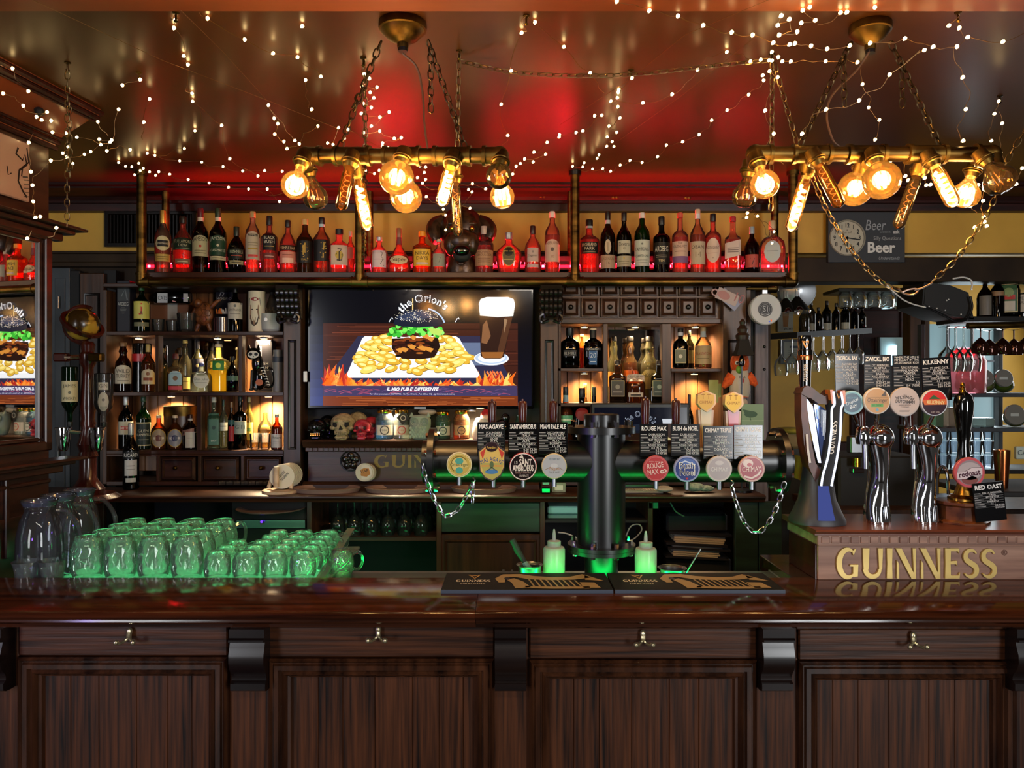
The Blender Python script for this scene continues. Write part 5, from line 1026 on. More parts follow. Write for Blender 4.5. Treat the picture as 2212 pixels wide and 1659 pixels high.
t = thing('plant_pot', 'grey white ceramic pot with dry plants at the right end of the top left shelf', 'pot', (X_(586, 3.86), 3.86, s1)); r = S(21, 3.86); H = Z_(678, 3.86)-s1
G().lathe([(r*.7, 0), (r*.95, .012), (r, H*.6), (r*.97, H), (r*.88, H), (r*.86, H*.8), (.001, H*.8)], (X_(586, 3.86), 3.86, s1), 22).build('body', 'pinkpot', t)
for i in range(22):
    q = P(570+R()*32, 680, 3.86+R()*.02); G().tube([q, q+Vector((R()*.03-.015, R()*.02-.01, .02+R()*.02))], .003, 5).build('dry_stem', cm('#5a4a35', .8), t)
G().cyl(P(574, 690, 3.86-r), P(574, 690, 3.86-r-.003), .009).build('tag', 'steel', t)
t = thing('gnome_figure', 'small figure with a tall grey pointed cap behind the ceramic pot', 'figurine', P(590, 716, 4.0)); Y = 4.0
G().lathe([(.05, 0), (.055, .05), (.04, .10), (.03, .12)], (X_(590, Y), Y, s1), 16).build('body', cm('#5a5a58', .8), t)
G().lathe([(.036, 0), (.026, .05), (.006, .11), (.001, .115)], (X_(588, Y), Y, s1+.115), 16).build('cap', cm('#9d9d9d', .8), t)
# -- middle shelf
t = thing('black_canister', 'round black canister with a red band behind the amber bottles on the middle shelf', 'canister', (X_(306, 3.96), 3.96, s2)); r = S(20, 3.96); H = Z_(742, 3.96)-s2
G().lathe([(r, 0), (r, H-.01), (r*.96, H)], (X_(306, 3.96), 3.96, s2), 24).build('body', 'blackg', t); G().lathe([(r*1.01, H*.62), (r*1.01, H*.78)], (X_(306, 3.96), 3.96, s2), 24, cap=False).build('band', 'red', t)
t = thing('skeleton_cat', 'black sitting cat figurine painted as a white skeleton', 'figurine', (X_(560, 3.86), 3.86, s2)); Y = 3.86
g = G(); g.sph(P(560, 815, Y), S(21, Y), sx=.85, sy=.7, sz=1.35, n=18, m=12).sph(P(556, 785, Y-.005), S(15, Y), sx=.8, sy=.8, sz=1.5).sph(P(548, 765, Y-.01), S(15, Y), sx=1.05, sy=.9, sz=.95)
for a in (538, 558): g.lathe([(.012, 0), (.001, .028)], P(a, 756, Y-.01), 8)
for a in (545, 555): g.cyl(P(a, 800, Y-.02), P(a-1, 841, Y-.025), .008, .010, 10).sph(P(a-2, 841, Y-.03), .012, sz=.6)
g.tube(curve([P(572, 836, Y), P(585, 836, Y), P(592, 822, Y), P(588, 800, Y), P(580, 795, Y)], 4), .007, 8); g.build('body', 'blackg', t)
p = Pr(); p.disc(547, 766, 12, 8, '#c9c6bd', 1); p.disc(541, 765, 4, 3.6, '#0a0a0a', 2).disc(553, 765, 4, 3.6, '#0a0a0a', 2); p.poly([(546, 769), (549, 769), (547.5, 772)], '#0a0a0a', 2); prn(p, Y-.045, 'skull_paint', t)
p = Pr()
for i in range(7): p.line([(562+i*2.4, 795+i*6), (569+i*2.2, 793+i*6.2), (571+i*2.0, 797+i*6)], 1.8, '#c9c6bd', 2)
p.disc(560, 826, 8, 7, '#a55a34', 2); prn(p, Y-.046, 'bone_paint', t)
t = bx('irish_tin', 'tall black tin with white lettering behind the skeleton cat', 'tin', 550, 735, 588, 847, 3.97, .06, 'navy', s2)
p = Pr(); p.text('IRISH', 572, 745, 7, '#b9b7ae', 2, w=28); p.rect(561, 748, 565, 780, '#b9b7ae', 2); p.text('IRISH', 570, 788, 6, '#b9b7ae', 2, w=24); p.text('US', 574, 801, 9, '#b9b7ae', 2); prn(p, 3.97, 'lettering', t)
t = thing('storage_jar', 'grey patterned jar with blue label at the right end of the middle shelf', 'jar', (X_(600, 3.88), 3.88, s2)); r = S(11.5, 3.88); H = Z_(756, 3.88)-s2
G().lathe([(r, 0), (r, H*.82), (r*.85, H*.88), (r*.85, H)], (X_(600, 3.88), 3.88, s2), 18).build('body', cm('#6a6c6e', .4), t); G().lathe([(r*1.02, H*.7), (r*1.02, H*.84)], (X_(600, 3.88), 3.88, s2), 18, cap=False).build('label_band', cm('#26303f', .5), t)
# -- lower shelf
t = thing('biscuit_tin', 'wide brown round tin with a steel lid edge behind the amber jug bottles', 'tin', (X_(375, 3.97), 3.97, s3)); r = .085; H = Z_(877, 3.97)-s3
G().lathe([(r, 0), (r, H)], (X_(392, 3.97), 3.97, s3), 24).build('body', cm('#4a2f1c', .35), t); G().lathe([(r*1.02, H-.05), (r*1.02, H-.044), (r*1.02, H), (r*.9, H)], (X_(392, 3.97), 3.97, s3), 24).build('lid', 'bronze', t)
for px, L in ((551, 'whisky tumbler on the lower shelf, left of the pair'), (573, 'whisky tumbler on the lower shelf, right of the pair')): tumbler(px, 23, 936, 3.86, s3, L, 'whisky tumblers under the warm lamp', '#d8a84a')

# ---------------------------------------------------------------- skulls, jars and owl under the television
ZL_ = zl+.0008
def skull(px, w, y0, Y, mat, label, dark='#0a0807', teeth=None):
    r = S(w, Y)/2; x = X_(px, Y); H = Z_(y0, Y)-ZL_; t = thing('skull', label, 'skull', (x, Y, ZL_))
    c = Vector((x, Y, ZL_+H*.62)); g = G(); g.sph(c, r, sy=1.1, sz=.78*H/(2*r)*1.0, n=20, m=14)
    g.sph(c+Vector((0, -r*.55, -H*.30)), r*.62, sy=.75, sz=.7)                 # upper jaw
    g.box(x-r*.5, x+r*.5, Y-r*1.05, Y-r*.1, ZL_, ZL_+H*.2, r*.16)              # chin
    for s_ in (-1, 1): g.sph(c+Vector((s_*r*.68, -r*.62, -H*.16)), r*.27, sz=.7).sph(c+Vector((s_*r*.42, -r*.9, H*.10)), r*.3, sz=.4)
    g.build('cranium', mat, t)
    for s_ in (-1, 1): G().sph(c+Vector((s_*r*.40, -r*.93, -H*.02)), r*.26, sy=.45, sz=.85, n=12, m=8).build('eye_socket', cm(dark, .8), t)
    q = c+Vector((0, -r*1.07, -H*.15)); G().extr([(q.x-r*.14, q.z-r*.14), (q.x+r*.14, q.z-r*.14), (q.x, q.z+r*.22)], 'y', q.y-.004, q.y+.02).build('nose_hole', cm(dark, .8), t)
    for k in range(2):
        for i in range(6):
            a = (i-2.5)*.17; G().box(x+a*r-r*.07, x+a*r+r*.07, Y-r*1.12+abs(a)*r*.2, Y-r*.95, ZL_+H*(.21+.07*k), ZL_+H*(.265+.07*k), .0015).build('tooth', teeth or mat, t)
    return t
skull(742, 54, 893, 3.76, 'bone', 'large carved bone coloured skull under the left of the television')
skull(773, 44, 890, 3.845, 'bone', 'second bone coloured skull, half hidden behind the large one')
skull(686, 42, 905, 3.76, 'blk_skull', 'black skull with golden teeth, leftmost under the television', '#020202', 'goldm')
skull(708, 38, 897, 3.845, 'blk_skull', 'plain black skull behind the golden toothed one', '#020202')
skull(783, 37, 906, 3.74, 'redsk', 'glossy red skull in front of the blue jar', '#3a0a12')
skull(802, 34, 900, 3.845, 'redsk', 'dark red skull behind the glossy red one', '#2a060c')
def jar(px, w, y0, Y, col, liq, lab, em, label, badge=None):
    r = S(w, Y)/2; x = X_(px, Y); H = Z_(y0, Y)-ZL_; t = thing('moonshine_jar', label, 'jar', (x, Y, ZL_), 'glass jars under the television')
    pr = [(r*.9, 0), (r, .006), (r, H*.68), (r*.82, H*.80), (r*.74, H*.83), (r*.74, H*.90)]
    G().lathe(pr, (x, Y, ZL_), 22).build('glass', gm(col, .2), t); G().lathe([(r*.9, .006), (r*.93, H*.64)], (x, Y, ZL_), 20).build('drink', gm(liq, .35, .5), t)
    G().lathe([(r*.78, H*.88), (r*.80, H*.9), (r*.80, H*.985), (r*.7, H)], (x, Y, ZL_), 22).build('lid', 'goldm', t)
    p = Pr(); p.rect(-r*.85, -ZL_-H*.48, r*.85, -ZL_-H*.14, lab, 1, 10); oval(p, 0, -ZL_-H*.31, r*.5, r*.5, em, 2); oval(p, 0, -ZL_-H*.31, r*.38, r*.38, lab, 3); p.text('SHINE', 0, -ZL_-H*.28, r*.2, em, 4, w=r*.6)
    p.build('label', lambda u, v, l: Vector((x+u, Y-math.sqrt(max(1e-6, r*r-u*u))-.001-l*.0003, -v)), 'print', t); t.rotation_euler = (0, 0, -.9*math.atan2(x, Y))
    if badge: q = Pr(); q.poly([(px-14, 902), (px, 889), (px+13, 903), (px-1, 918)], '#2a2420', 1); q.disc(px, 903, 6, 6, '#b9b0a0', 2).disc(px, 903, 4.5, 4.5, '#2a2420', 3); prn(q, Y-r-.004, 'neck_card', t)
jar(831, 40, 885, 3.80, '#d0e8f4', '#8cc8ec', '#d6d2c4', '#4a4a46', 'glass jar of pale blue liquor with white label')
jar(868, 37, 885, 3.80, '#e0e8e4', '#e4e8e0', '#c9bfae', '#c0584a', 'clear glass jar with red emblem and dark hanging card', True)
jar(957, 35, 889, 3.80, '#a8d8b8', '#7cc0a0', '#a9b09c', '#1d3a38', 'glass jar of green liquor right of the owl')
jar(997, 36, 886, 3.80, '#f0c890', '#d8782a', '#b58a5c', '#2a1a10', 'glass jar of amber liquor right of the green jar')
t = thing('owl_ornament', 'sage green ceramic owl under the middle of the television', 'ornament', (X_(908, 3.74), 3.74, ZL_)); Y = 3.75; x = X_(908, Y); r = S(23, Y); H = Z_(896, Y)-ZL_
g = G(); g.lathe([(r*.55, 0), (r*.72, .008), (r*.92, H*.35), (r*1.0, H*.62), (r*.98, H*.8), (r*.85, H*.93), (r*.5, H*.99), (.001, H)], (x, Y, ZL_), 24, sq=2.3, ys=.7)
for s_ in (-1, 1): g.lathe([(.012, 0), (.002, .02)], (x+s_*r*.78, Y-.01, ZL_+H*.93), 8)
g.build('body', 'sage', t)
for s_ in (-1, 1):
    q = Vector((x+s_*r*.46, Y-r*.68, ZL_+H*.74)); g = G()
    for rr_ in (.36, .24): g.tube([q+Vector((r*rr_*math.cos(a*.524), -.002, r*rr_*math.sin(a*.524))) for a in range(12)], .0025, 5, True)
    g.sph(q+Vector((0, -.002, 0)), r*.12, sy=.6); g.build('eye_ring', 'sage', t)
for j in range(5):
    for i in range(6-j % 2):
        xx = (i-2.5+.5*(j % 2))*r*.27
        if abs(xx) < r*.75: G().sph((x+xx, Y-.7*math.sqrt(max(.02, (r*.93)**2-xx*xx))+.002, ZL_+H*(.5-.085*j)), r*.13, sy=.5, sz=1.2, n=8, m=6).build('feather', 'sage', t)
G().extr([(x-.007, ZL_+H*.66), (x+.007, ZL_+H*.66), (x, ZL_+H*.56)], 'y', Y-r*.74, Y-r*.66).build('beak', 'sage', t)
tag(G().sph(P(923, 890, 3.84), S(20, 3.84), sy=.5, sz=.4).build('scallop_shell', cm('#a89a84', .5)), 'pale shell leaning behind the ceramic owl', 'shell')
t = thing('white_figurine', 'white figurine with a red cap under the right half of the television', 'figurine', (X_(1041, 3.77), 3.77, ZL_)); Y = 3.78
G().lathe([(.045, 0), (.05, .03), (.042, .08), (.028, .105)], (X_(1041, Y), Y, ZL_), 18).build('body', 'plushw', t); G().sph(P(1048, 902, Y), S(11, Y)).build('head', cm('#d8b49a', .5), t)
G().lathe([(.026, 0), (.024, .012), (.008, .03), (.001, .032)], P(1049, 897, Y), 14).build('cap', 'red', t)
t = thing('black_figurine', 'glossy black figurine right of the red capped figurine', 'figurine', (X_(1086, 3.78), 3.78, ZL_)); Y = 3.79
G().sph(P(1086, 925, Y), S(21, Y), sz=.95).lathe([(.03, 0), (.034, .02), (.03, .03)], (X_(1086, Y), Y, ZL_), 16).sph(P(1092, 903, Y), S(10, Y)).build('body', 'blackg', t)
tag(G().lathe([(.02, 0), (.022, .02), (.02, .08), (.012, .10), (.012, .12)], (X_(1120, 3.8), 3.8, ZL_), 14).build('small_flask', gm('#6aa08a', .3)), 'small green bottle at the right end of the oak ledge', 'bottle')
# ---------------------------------------------------------------- on the back counter
for px, w, yy, L in ((706, 145, 1047, 'round brown bar tray, leftmost of three on the back counter'), (860, 142, 1046, 'round brown bar tray, middle of three on the back counter'), (1046, 141, 1046, 'round brown bar tray behind the left tap boards')):
    Y = 3.63; r = S(w, Y)/2; x = X_(px, Y)
    tag(G().lathe([(r*.94, 0), (r, .018), (r*1.01, .020), (r*.99, .021), (r*.92, .004), (.001, .004)], (x, Y, ZC+.0006), 40, ys=.62).build('bar_tray', 'tray'), L, 'tray', 'bar trays on the back counter')
t = thing('coaster_holder', 'pale wooden holder with a roll of beer coasters left of the trays', 'holder', P(610, 1058, 3.62)); Y = 3.60
G().lathe([(.085, 0), (.085, .012), (.08, .014)], (X_(606, Y), Y, ZC+.0006), 28).build('base', 'pale', t); q = P(597, 1052, Y-.03); G().cyl(q, q+Vector((0, 0, .095)), .013, n=14).build('peg', 'pale', t)
for a, b in (((580, 1054), (592, 1022)), ((628, 1056), (632, 1022))): G().tube([P(*a, Y), P(*b, Y+.02)], .01, 8).build('arm', 'pale', t)
for i in range(9):
    q = P(610+i*2.2, 1029-i*.5, Y+.012*i); G().lathe([(.058, 0), (.058, .0105)], q, 28, (.12, -1, 0)).build('coaster', cm('#b9b39f' if i % 2 else '#c9c3ae', .8), t)
p = Pr(); p.text('WEISSE', 609, 1028, 5, '#3a3a36', 2, w=24, rot=-.8); p.text('TEGERN', 616, 1032, 5, '#3a3a36', 2, w=24, rot=-.8); prn(p, Y-.014, 'print', t)
t = thing('coaster_roll', 'roll of round white beer coasters standing between the trays', 'coasters', P(788, 1040, 3.70))
for i in range(8): G().lathe([(.044, 0), (.044, .008)], P(788+i*.9, 1020, 3.68+i*.0085), 26, (.1, -1, 0)).build('coaster', cm('#b9b5a8', .8), t)
p = Pr(); p.disc(788, 1020, 16, 16, '#c5c2b6', 1); p.poly([(776, 1016), (786, 1011), (797, 1012), (800, 1024), (792, 1030), (780, 1028)], '#a8742f', 2); p.text('VAP', 788, 1021, 7, '#1d1712', 3, w=18, rot=-.2); prn(p, 3.671, 'print', t)
t = thing('spice_sticks', 'row of dark sticks lying at the back of the counter under the drawers', 'sticks', P(525, 1048, 3.72))
for i in range(7): q = P(472+i*16, 1044, 3.72); G().tube([q, q+Vector((.05, .03, 0))], .011, 8).tube([q+Vector((.012, .006, .001)), q+Vector((.018, .010, .001))], .0122, 8).build('stick', cm('#15100d' if i % 2 else '#241a12', .6), t)
# ---------------------------------------------------------------- till screen
t = thing('till_screen', 'till monitor on the back counter repeating the pub logo, behind the tap tower', 'monitor', P(1382, 1046, 3.66)); Y = 3.66
G().pxbox(1276, 871, 1490, 974, Y, .03, .006).build('housing', 'black', t); G().pxbox(1350, 974, 1410, 1052, Y+.01, .02).build('stand', 'black', t); G().pxbox(1320, 1048, 1445, 1054, Y-.04, .1).build('foot', 'black', t)
p = Pr(); p.rect(1284, 880, 1484, 968, '#070b1c', 1); p.text("the Orion's", 0, 0, 12, '#c9d4ea', 3, fat=True, arc=(1383, 930, 30, 0), w=66); p.text("the Orion's", 0, 0, 11.2, '#0a1028', 4, arc=(1383, 930, 30.3, 0), w=66)
p.poly([(1352, 930), (1410, 930), (1405, 945), (1358, 945)], '#1a1d2a', 3); p.disc(1383, 930, 28, 14, '#20283a', 2, 20, 180, 360); p.rect(1300, 945, 1484, 968, '#6a3a1c', 2); p.poly([(1310, 945), (1440, 940), (1470, 968), (1300, 968)], '#e8d490', 3); p.poly([(1340, 936), (1420, 936), (1400, 956), (1352, 956)], '#2a120a', 4)
p.poly([(1430, 905), (1452, 905), (1450, 915), (1432, 915)], '#e8eef8', 3); p.poly([(1430, 915), (1452, 915), (1448, 945), (1434, 945)], '#3a2218', 3); prn(p, Y, 'screen_picture', t, 'screen2')
t = thing('keyboard', 'pale keyboard on the back counter under the till screen', 'keyboard', P(1388, 1052, 3.58)); x0 = X_(1345, 3.57)
G().box(x0, x0+.19, 3.56, 3.62, ZC+.0006, ZC+.014, .003).build('base', cm('#8f8a80', .5), t)
for j in range(4):
    for i in range(14): G().box(x0+.006+i*.0129, x0+.0165+i*.0129, 3.565+j*.0135, 3.576+j*.0135, ZC+.014, ZC+.018, .001).build('key', cm('#b5b0a6', .5), t)
tag(G().sph(P(1435, 1056, 3.57), .034, sx=1.2, sy=1.3, sz=.42).build('computer_mouse', cm('#b9b4ac', .4)), 'white computer mouse on the back counter right of the keyboard', 'mouse')
tag(G().sph(P(1500, 1052, 3.6), .05, sy=.8, sz=.4).sph(P(1525, 1055, 3.6), .04, sy=.8, sz=.35).build('folded_rag', noisy('checked_rag', '#5a7a70', '#a8b8ae', .9, scale=(60, 60, 60))), 'crumpled green and white rag on the back counter under the right taps', 'cloth')
t = thing('telephone_handset', 'black handset on the back counter left of the tap tower', 'telephone', P(1180, 1056, 3.57)); G().box(X_(1168, 3.56), X_(1190, 3.56), 3.55, 3.60, ZC+.0006, ZC+.03, .006).build('body', 'blackg', t); G().pxbox(1172, 1042, 1186, 1047, 3.548, .004).build('display', 'steel', t)
t = thing('card_box', 'small pale green packet on the back counter beside the handset', 'box', P(1205, 1055, 3.6)); G().box(X_(1192, 3.6), X_(1222, 3.6), 3.6, 3.64, ZC+.0006, ZC+.045, .002).build('body', cm('#7d8a72', .6), t); G().box(X_(1198, 3.6), X_(1216, 3.6), 3.598, 3.601, ZC+.012, ZC+.034).build('label', cm('#c9ccb8', .6), t)
# things under the back counter
t = thing('paper_stack', 'pale green wrapped paper ream on the shelf left of the tap tower column', 'paper', P(1216, 1123, 3.62)); G().pxbox(1183, 1094, 1260, 1110, 3.62, .2, .006).build('ream', cm('#9fd0c4', .5), t); G().pxbox(1183, 1111, 1262, 1122, 3.62, .2, .004).build('ream', cm('#5f8a80', .5), t)
for i, (y0, y1, a, b, tl) in enumerate(((1157, 1185, 1455, 1566, .06), (1180, 1204, 1450, 1556, .05))):
    t = thing('ring_binder', ('upper' if i == 0 else 'lower')+' dark binder stuffed with papers on the floor shelf right of the tower', 'binder', P((a+b)/2, y1, 3.66)); Y = 3.64
    rot = Matrix.Translation(P((a+b)/2, y1, Y)) @ Matrix.Rotation(tl, 4, 'Y') @ Matrix.Translation(-P((a+b)/2, y1, Y))
    G().pxbox(a-12, y0-5, b+14, y0, Y-.01, .2).pxbox(a-12, y1, b+14, y1+4, Y-.01, .2).xf(rot).build('cover', 'navy', t)
    for k in range(6): G().pxbox(a+R()*4, y0+(y1-y0)*k/6+.4, b-R()*6, y0+(y1-y0)*(k+1)/6-.4, Y+R()*.006, .18).xf(rot).build('papers', 'paper', t)
tag(G().pxbox(1440, 1206, 1580, 1330, 3.66, .2, .01).build('black_crate', 'blackm'), 'black crate under the two binders right of the tower', 'crate')
tag(G().pxbox(1440, 1110, 1572, 1150, 3.66, .2, .01).build('black_folder_box', 'navy'), 'black box above the binders under the back counter', 'box')
for i, (a, b) in enumerate(((1402, 1408), (1411, 1422))): tag(G().pxbox(a, 1086, b, 1098, 3.56, .003).build('sticky_note', cm('#2fae6a', .7)), ('narrow' if i == 0 else 'wide')+' green sticky note under the back counter edge', 'note')
for i, pts in enumerate(([(1350, 1165), (1362, 1138), (1380, 1133), (1386, 1145), (1372, 1162), (1352, 1172)], [(1205, 1150), (1225, 1153), (1246, 1162)], [(1448, 1086), (1460, 1105), (1478, 1116)])):
    tag(G().tube(curve([P(a, b, 3.58) for a, b in pts], 5), .0035, 6).build('cable', cm(('#9a9f9a', '#b5bab5', '#3f7a5c')[i], .5)), ('grey looped cable right of the tower column', 'white cable left of the tower column', 'green lit cable hanging under the back counter')[i], 'cable')
# upturned glasses on the shelf below the counter
GB = 'upturned goblets on the shelf below the back counter'; gb = None
for j in range(3):
    for i in range(6):
        x = X_(728+i*36+j*7, 3.6); Y = 3.62+j*.10; z = Z_(1160, 3.57)+.0006
        L = 'dark upturned goblet under the back counter, %s row, %s from the left' % (('front', 'middle', 'rear')[j], ('first', 'second', 'third', 'fourth', 'fifth', 'sixth')[i])
        if gb is None:
            gb = thing('goblet', L, 'glass', (x, Y, z), GB); r = .034
            G().lathe([(r*.9, 0), (r*1.05, .03), (r, .06), (r*.5, .09), (.006, .10), (.005, .155), (r*.6, .163), (r*.85, .168), (r*.85, .17)], (x, Y, z), 18).build('glass', glass('dim_goblet_glass', '#b8d0c4', .05, .05, .5), gb)
        else: dup(gb, (x, Y, z), L)
# ---------------------------------------------------------------- optic stand with globe
t = thing('optic_stand', 'turned mahogany bottle stand topped with an antique globe at the left end of the counter', 'stand', (X_(190, 3.36), 3.36, ZC+.0005)); Y = 3.36; x = X_(190, Y)
def pz(py): return Z_(py, Y)-ZC
G().lathe([(.13, 0), (.135, .012), (.12, .022), (.11, .03)], (x, Y, ZC+.0005), 32).build('base', 'turned', t)
G().lathe([(.062, .03), (.07, .05), (.05, .075), (.036, .1), (.034, pz(990)), (.042, pz(985)), (.034, pz(975)), (.044, pz(960)), (.034, pz(945)), (.026, pz(925)), (.032, pz(915)), (.026, pz(905)), (.034, pz(880)), (.03, pz(850)), (.024, pz(820)), (.022, pz(795)), (.034, pz(785)), (.034, pz(765)), (.025, pz(760)), (.03, pz(745)), (.022, pz(738))], (x, Y, ZC), 26).build('column', 'turned', t)
q = P(178, 701, Y); ax = Vector((.35, 0, .94)).normalized(); rg = S(35, Y)
g = G(); g.sph(q, rg, n=26, m=18); gl_ = g.build('globe', noisy('old_map_globe', '#33220a', '#a8812c', .22, scale=(13, 13, 13), lo=.47, hi=.53), t)
g = G(); sd = ax.cross(Vector((0, 1, 0))); g.tube([q+(ax*math.cos(math.radians(a))+sd*math.sin(math.radians(a)))*rg*1.12 for a in range(-10, 200, 10)], .009, 8); g.build('meridian', 'turned', t)
G().lathe([(rg*1.06, -.008), (rg*1.28, -.008), (rg*1.28, .008), (rg*1.06, .008)], q, 28, (.55, -.25, .75), cap=False).build('horizon_ring', 'turned', t)
G().cyl(P(185, 742, Y), q-ax*rg, .02, .016).build('globe_foot', 'turned', t)
for sg, bx_ in ((-1, 151), (1, 224)):
    xb = X_(bx_, Y); G().tube([(x, Y, ZC+pz(772)), ((x+xb)/2, Y-.02, ZC+pz(772)), (xb, Y-.05, ZC+pz(774))], .012, 8).build('arm', 'turned', t)
    G().box(xb-.03, xb+.03, Y-.08, Y-.04, ZC+pz(782), ZC+pz(764), .006).build('clamp', 'turned' if sg < 0 else 'bronze', t)
    G().tube([(x, Y, ZC+pz(935)), (xb, Y-.05, ZC+pz(930))], .008, 8).build('arm', 'steel', t)
    G().lathe([(.016, -.09), (.022, -.08), (.028, -.03), (.028, 0), (.034, .002), (.034, .012), (.03, .014)], (xb, Y-.05, ZC+pz(928)), 18).build('optic_measure', 'chrome', t)
p = Pr(); p.text('WHISKY', 146, 774, 4, '#b9b0a0', 2, w=16); p.build('tag', flat(Y-.081), 'print', t)
bottle(151, 33, 792, 'cyl', '#1d5a2c', .3, None, ('#1d1d1d', .08), [(823, 868, .92, '#b5ab86', [('JAMES', '#3a3a2c', .14, .3), ('*', '#5a5a48', .2, .55), ('WHISKEY', '#3a3a2c', .14, .9)], 'r')], 'green bottle with cream label hanging neck down on the left arm of the stand', Y-.05, ZC+pz(928)+.016, 'optic bottles', inv=True)
bottle(224, 38, 806, 'cyl', '#e0e4e4', .12, None, ('#1d1d1d', .08), [(826, 842, .5, '#b5b0a2', [('GIN', '#4a463c', .5, .7)], 'r'), (847, 888, .55, '#a9a497', [('*', '#6a665c', .3, .4)], 'o')], 'clear bottle with white label hanging neck down on the right arm of the stand', Y-.05, ZC+pz(928)+.016, 'optic bottles', inv=True)
# ---------------------------------------------------------------- bronze dog head on the pipe shelf
t = thing('dog_head', 'dark bronze dog head bust among the bottles on the pipe shelf', 'bust', (X_(995, 3.88), 3.88, ZS+.0005)); Y = 3.87; k = .0904
def D(zx, zy, dy=0.): return P(900+zx*k, 440+zy*k, Y+dy)
g = G(); g.sph(D(1080, 620, .03), S(50, Y), sx=.98, sy=.8, sz=1.0, n=24, m=16); g.sph(D(1070, 900, -.03), S(33, Y), sx=1.1, sy=.9, sz=.85); g.sph(D(1080, 1150, -.05), S(24, Y), sx=.95, sy=.8, sz=.9)
for s_, c_ in ((-1, 840), (1, 1310)): g.sph(D(c_, 960, -.045), S(22, Y), sx=.8, sy=.8, sz=1.2)
g.lathe([(.075, 0), (.085, .03), (.07, .09), (.06, .14)], (X_(997, Y), Y+.02, ZS+.0005), 20, ys=.75)
for c_ in (850, 1310): g.sph(D(c_, 480, -.04), S(13, Y), sy=.6, sz=.45)
g.build('head', 'dog', t)
for pts in ([(640, 380), (470, 470), (400, 620), (440, 800), (500, 900)], [(1480, 380), (1640, 470), (1740, 620), (1730, 760), (1700, 860)]):
    c = curve([D(a, b, .02-.01*i) for i, (a, b) in enumerate(pts)], 4); n_ = len(c)
    g = G(); g.tube(c, [.02+.018*math.sin(math.pi*min(1, .15+.75*i/(n_-1))) for i in range(n_)], 10); g.build('ear', 'dog', t)
G().sph(D(1080, 1120, -.115), S(15, Y), sx=1.2, sy=.7, sz=.75).build('nose', 'blackg', t)
G().sph(D(1080, 1230, -.085), S(20, Y), sx=1.0, sy=.6, sz=.75).build('open_mouth', 'blackm', t)
for c_ in (840, 1320): G().sph(D(c_, 590, -.065), S(5.5, Y)).build('eye', 'goldm', t)
for a in (0, 1): G().tube(curve([D(960+a*40, 1340, -.06), D(1000, 1430, -.09), D(1120, 1430, -.09), D(1170, 1330, -.06)], 4), .006, 6).build('jaw_edge', 'dog', t)
# ================================================================ T-shaped tap tower
YT2 = 2.60; xt = X_(1299, YT2); rc = S(51.5, YT2); zp = Z_(996, YT2); rp2 = S(45.5, YT2)
t = thing('tap_tower', 'matt black T shaped beer tap tower of bolted pipes behind the counter mats', 'tap tower', (xt, YT2, 1.0665))
G().cyl((xt, YT2, 1.067), (xt, YT2, Z_(1186, YT2)), S(36, YT2), n=36).build('base_pipe', 'black', t)
G().lathe([(S(73, YT2), 0), (S(73, YT2), .012), (S(73, YT2), .0125), (S(70, YT2), .013), (S(73, YT2), .0135), (S(73, YT2), .026)], (xt, YT2, Z_(1190, YT2)), 40).build('flange', 'black', t)
G().cyl((xt, YT2, Z_(1180, YT2)), (xt, YT2, Z_(928, YT2)), rc, n=40).build('column', 'black', t)
G().lathe([(S(73, YT2), 0), (S(73, YT2), .022)], (xt, YT2, Z_(935, YT2)), 40).build('flange', 'black', t)
G().lathe([(S(38, YT2), 0), (S(38, YT2), .055), (S(36, YT2), .058)], (xt, YT2, Z_(931, YT2)), 36).build('cap', 'black', t)
G().cyl((xt, YT2, Z_(899, YT2)), (xt, YT2, Z_(892, YT2)), .006, n=6).build('cap_nut', 'chrome', t)
for zf in (Z_(1188, YT2), Z_(934, YT2)):
    for i in range(8):
        a = math.radians(22.5+45*i); q = Vector((xt+S(64, YT2)*math.cos(a), YT2+S(64, YT2)*math.sin(a), zf))
        if math.sin(a) < .5: G().cyl(q+Vector((0, 0, -.012)), q+Vector((0, 0, .040)), .0085, n=6).build('bolt', 'chrome', t)
xa, xb = X_(915, YT2), X_(1700, YT2)
G().cyl((xa+.03, YT2, zp), (xb-.03, YT2, zp), rp2, n=36).build('cross_pipe', 'black', t)
for x, sg in ((xa, 1), (xb, -1)):
    G().cyl((x, YT2, zp), (x+sg*.035, YT2, zp), S(46, YT2), n=36).build('end_cap', 'black', t)
    G().lathe([(S(72, YT2), 0), (S(72, YT2), .02)], (x+sg*.022, YT2, zp), 40, (sg, 0, 0)).build('end_flange', 'black', t)
    for i in range(8):
        a = math.radians(22.5+45*i); q = Vector((x+sg*.032, YT2+S(62, YT2)*math.cos(a), zp+S(62, YT2)*math.sin(a)))
        if math.cos(a) < .5: G().cyl(q-Vector((.020, 0, 0)), q+Vector((.020, 0, 0)), .0085, n=6).build('bolt', 'chrome', t)
YBd = 2.47
def handle(px, y0, y1, Y=2.56):
    q0, q1 = P(px, y1, Y), P(px, y0, Y); H = (q1-q0).length; r = S(8.5, Y)
    G().lathe([(r*.8, 0), (r*.85, H*.3), (r*1.05, H*.6), (r*1.15, H*.9), (r*.9, H*.95), (r*.3, H*.96), (r*.3, H)], q0, 16).build('tap_handle', 'turned', t)
for px, y0, y1 in ((1063, 862, 960), (1129, 862, 960), (1195, 862, 960), (1394, 856, 960), (1460, 860, 960)): handle(px, y0, y1)
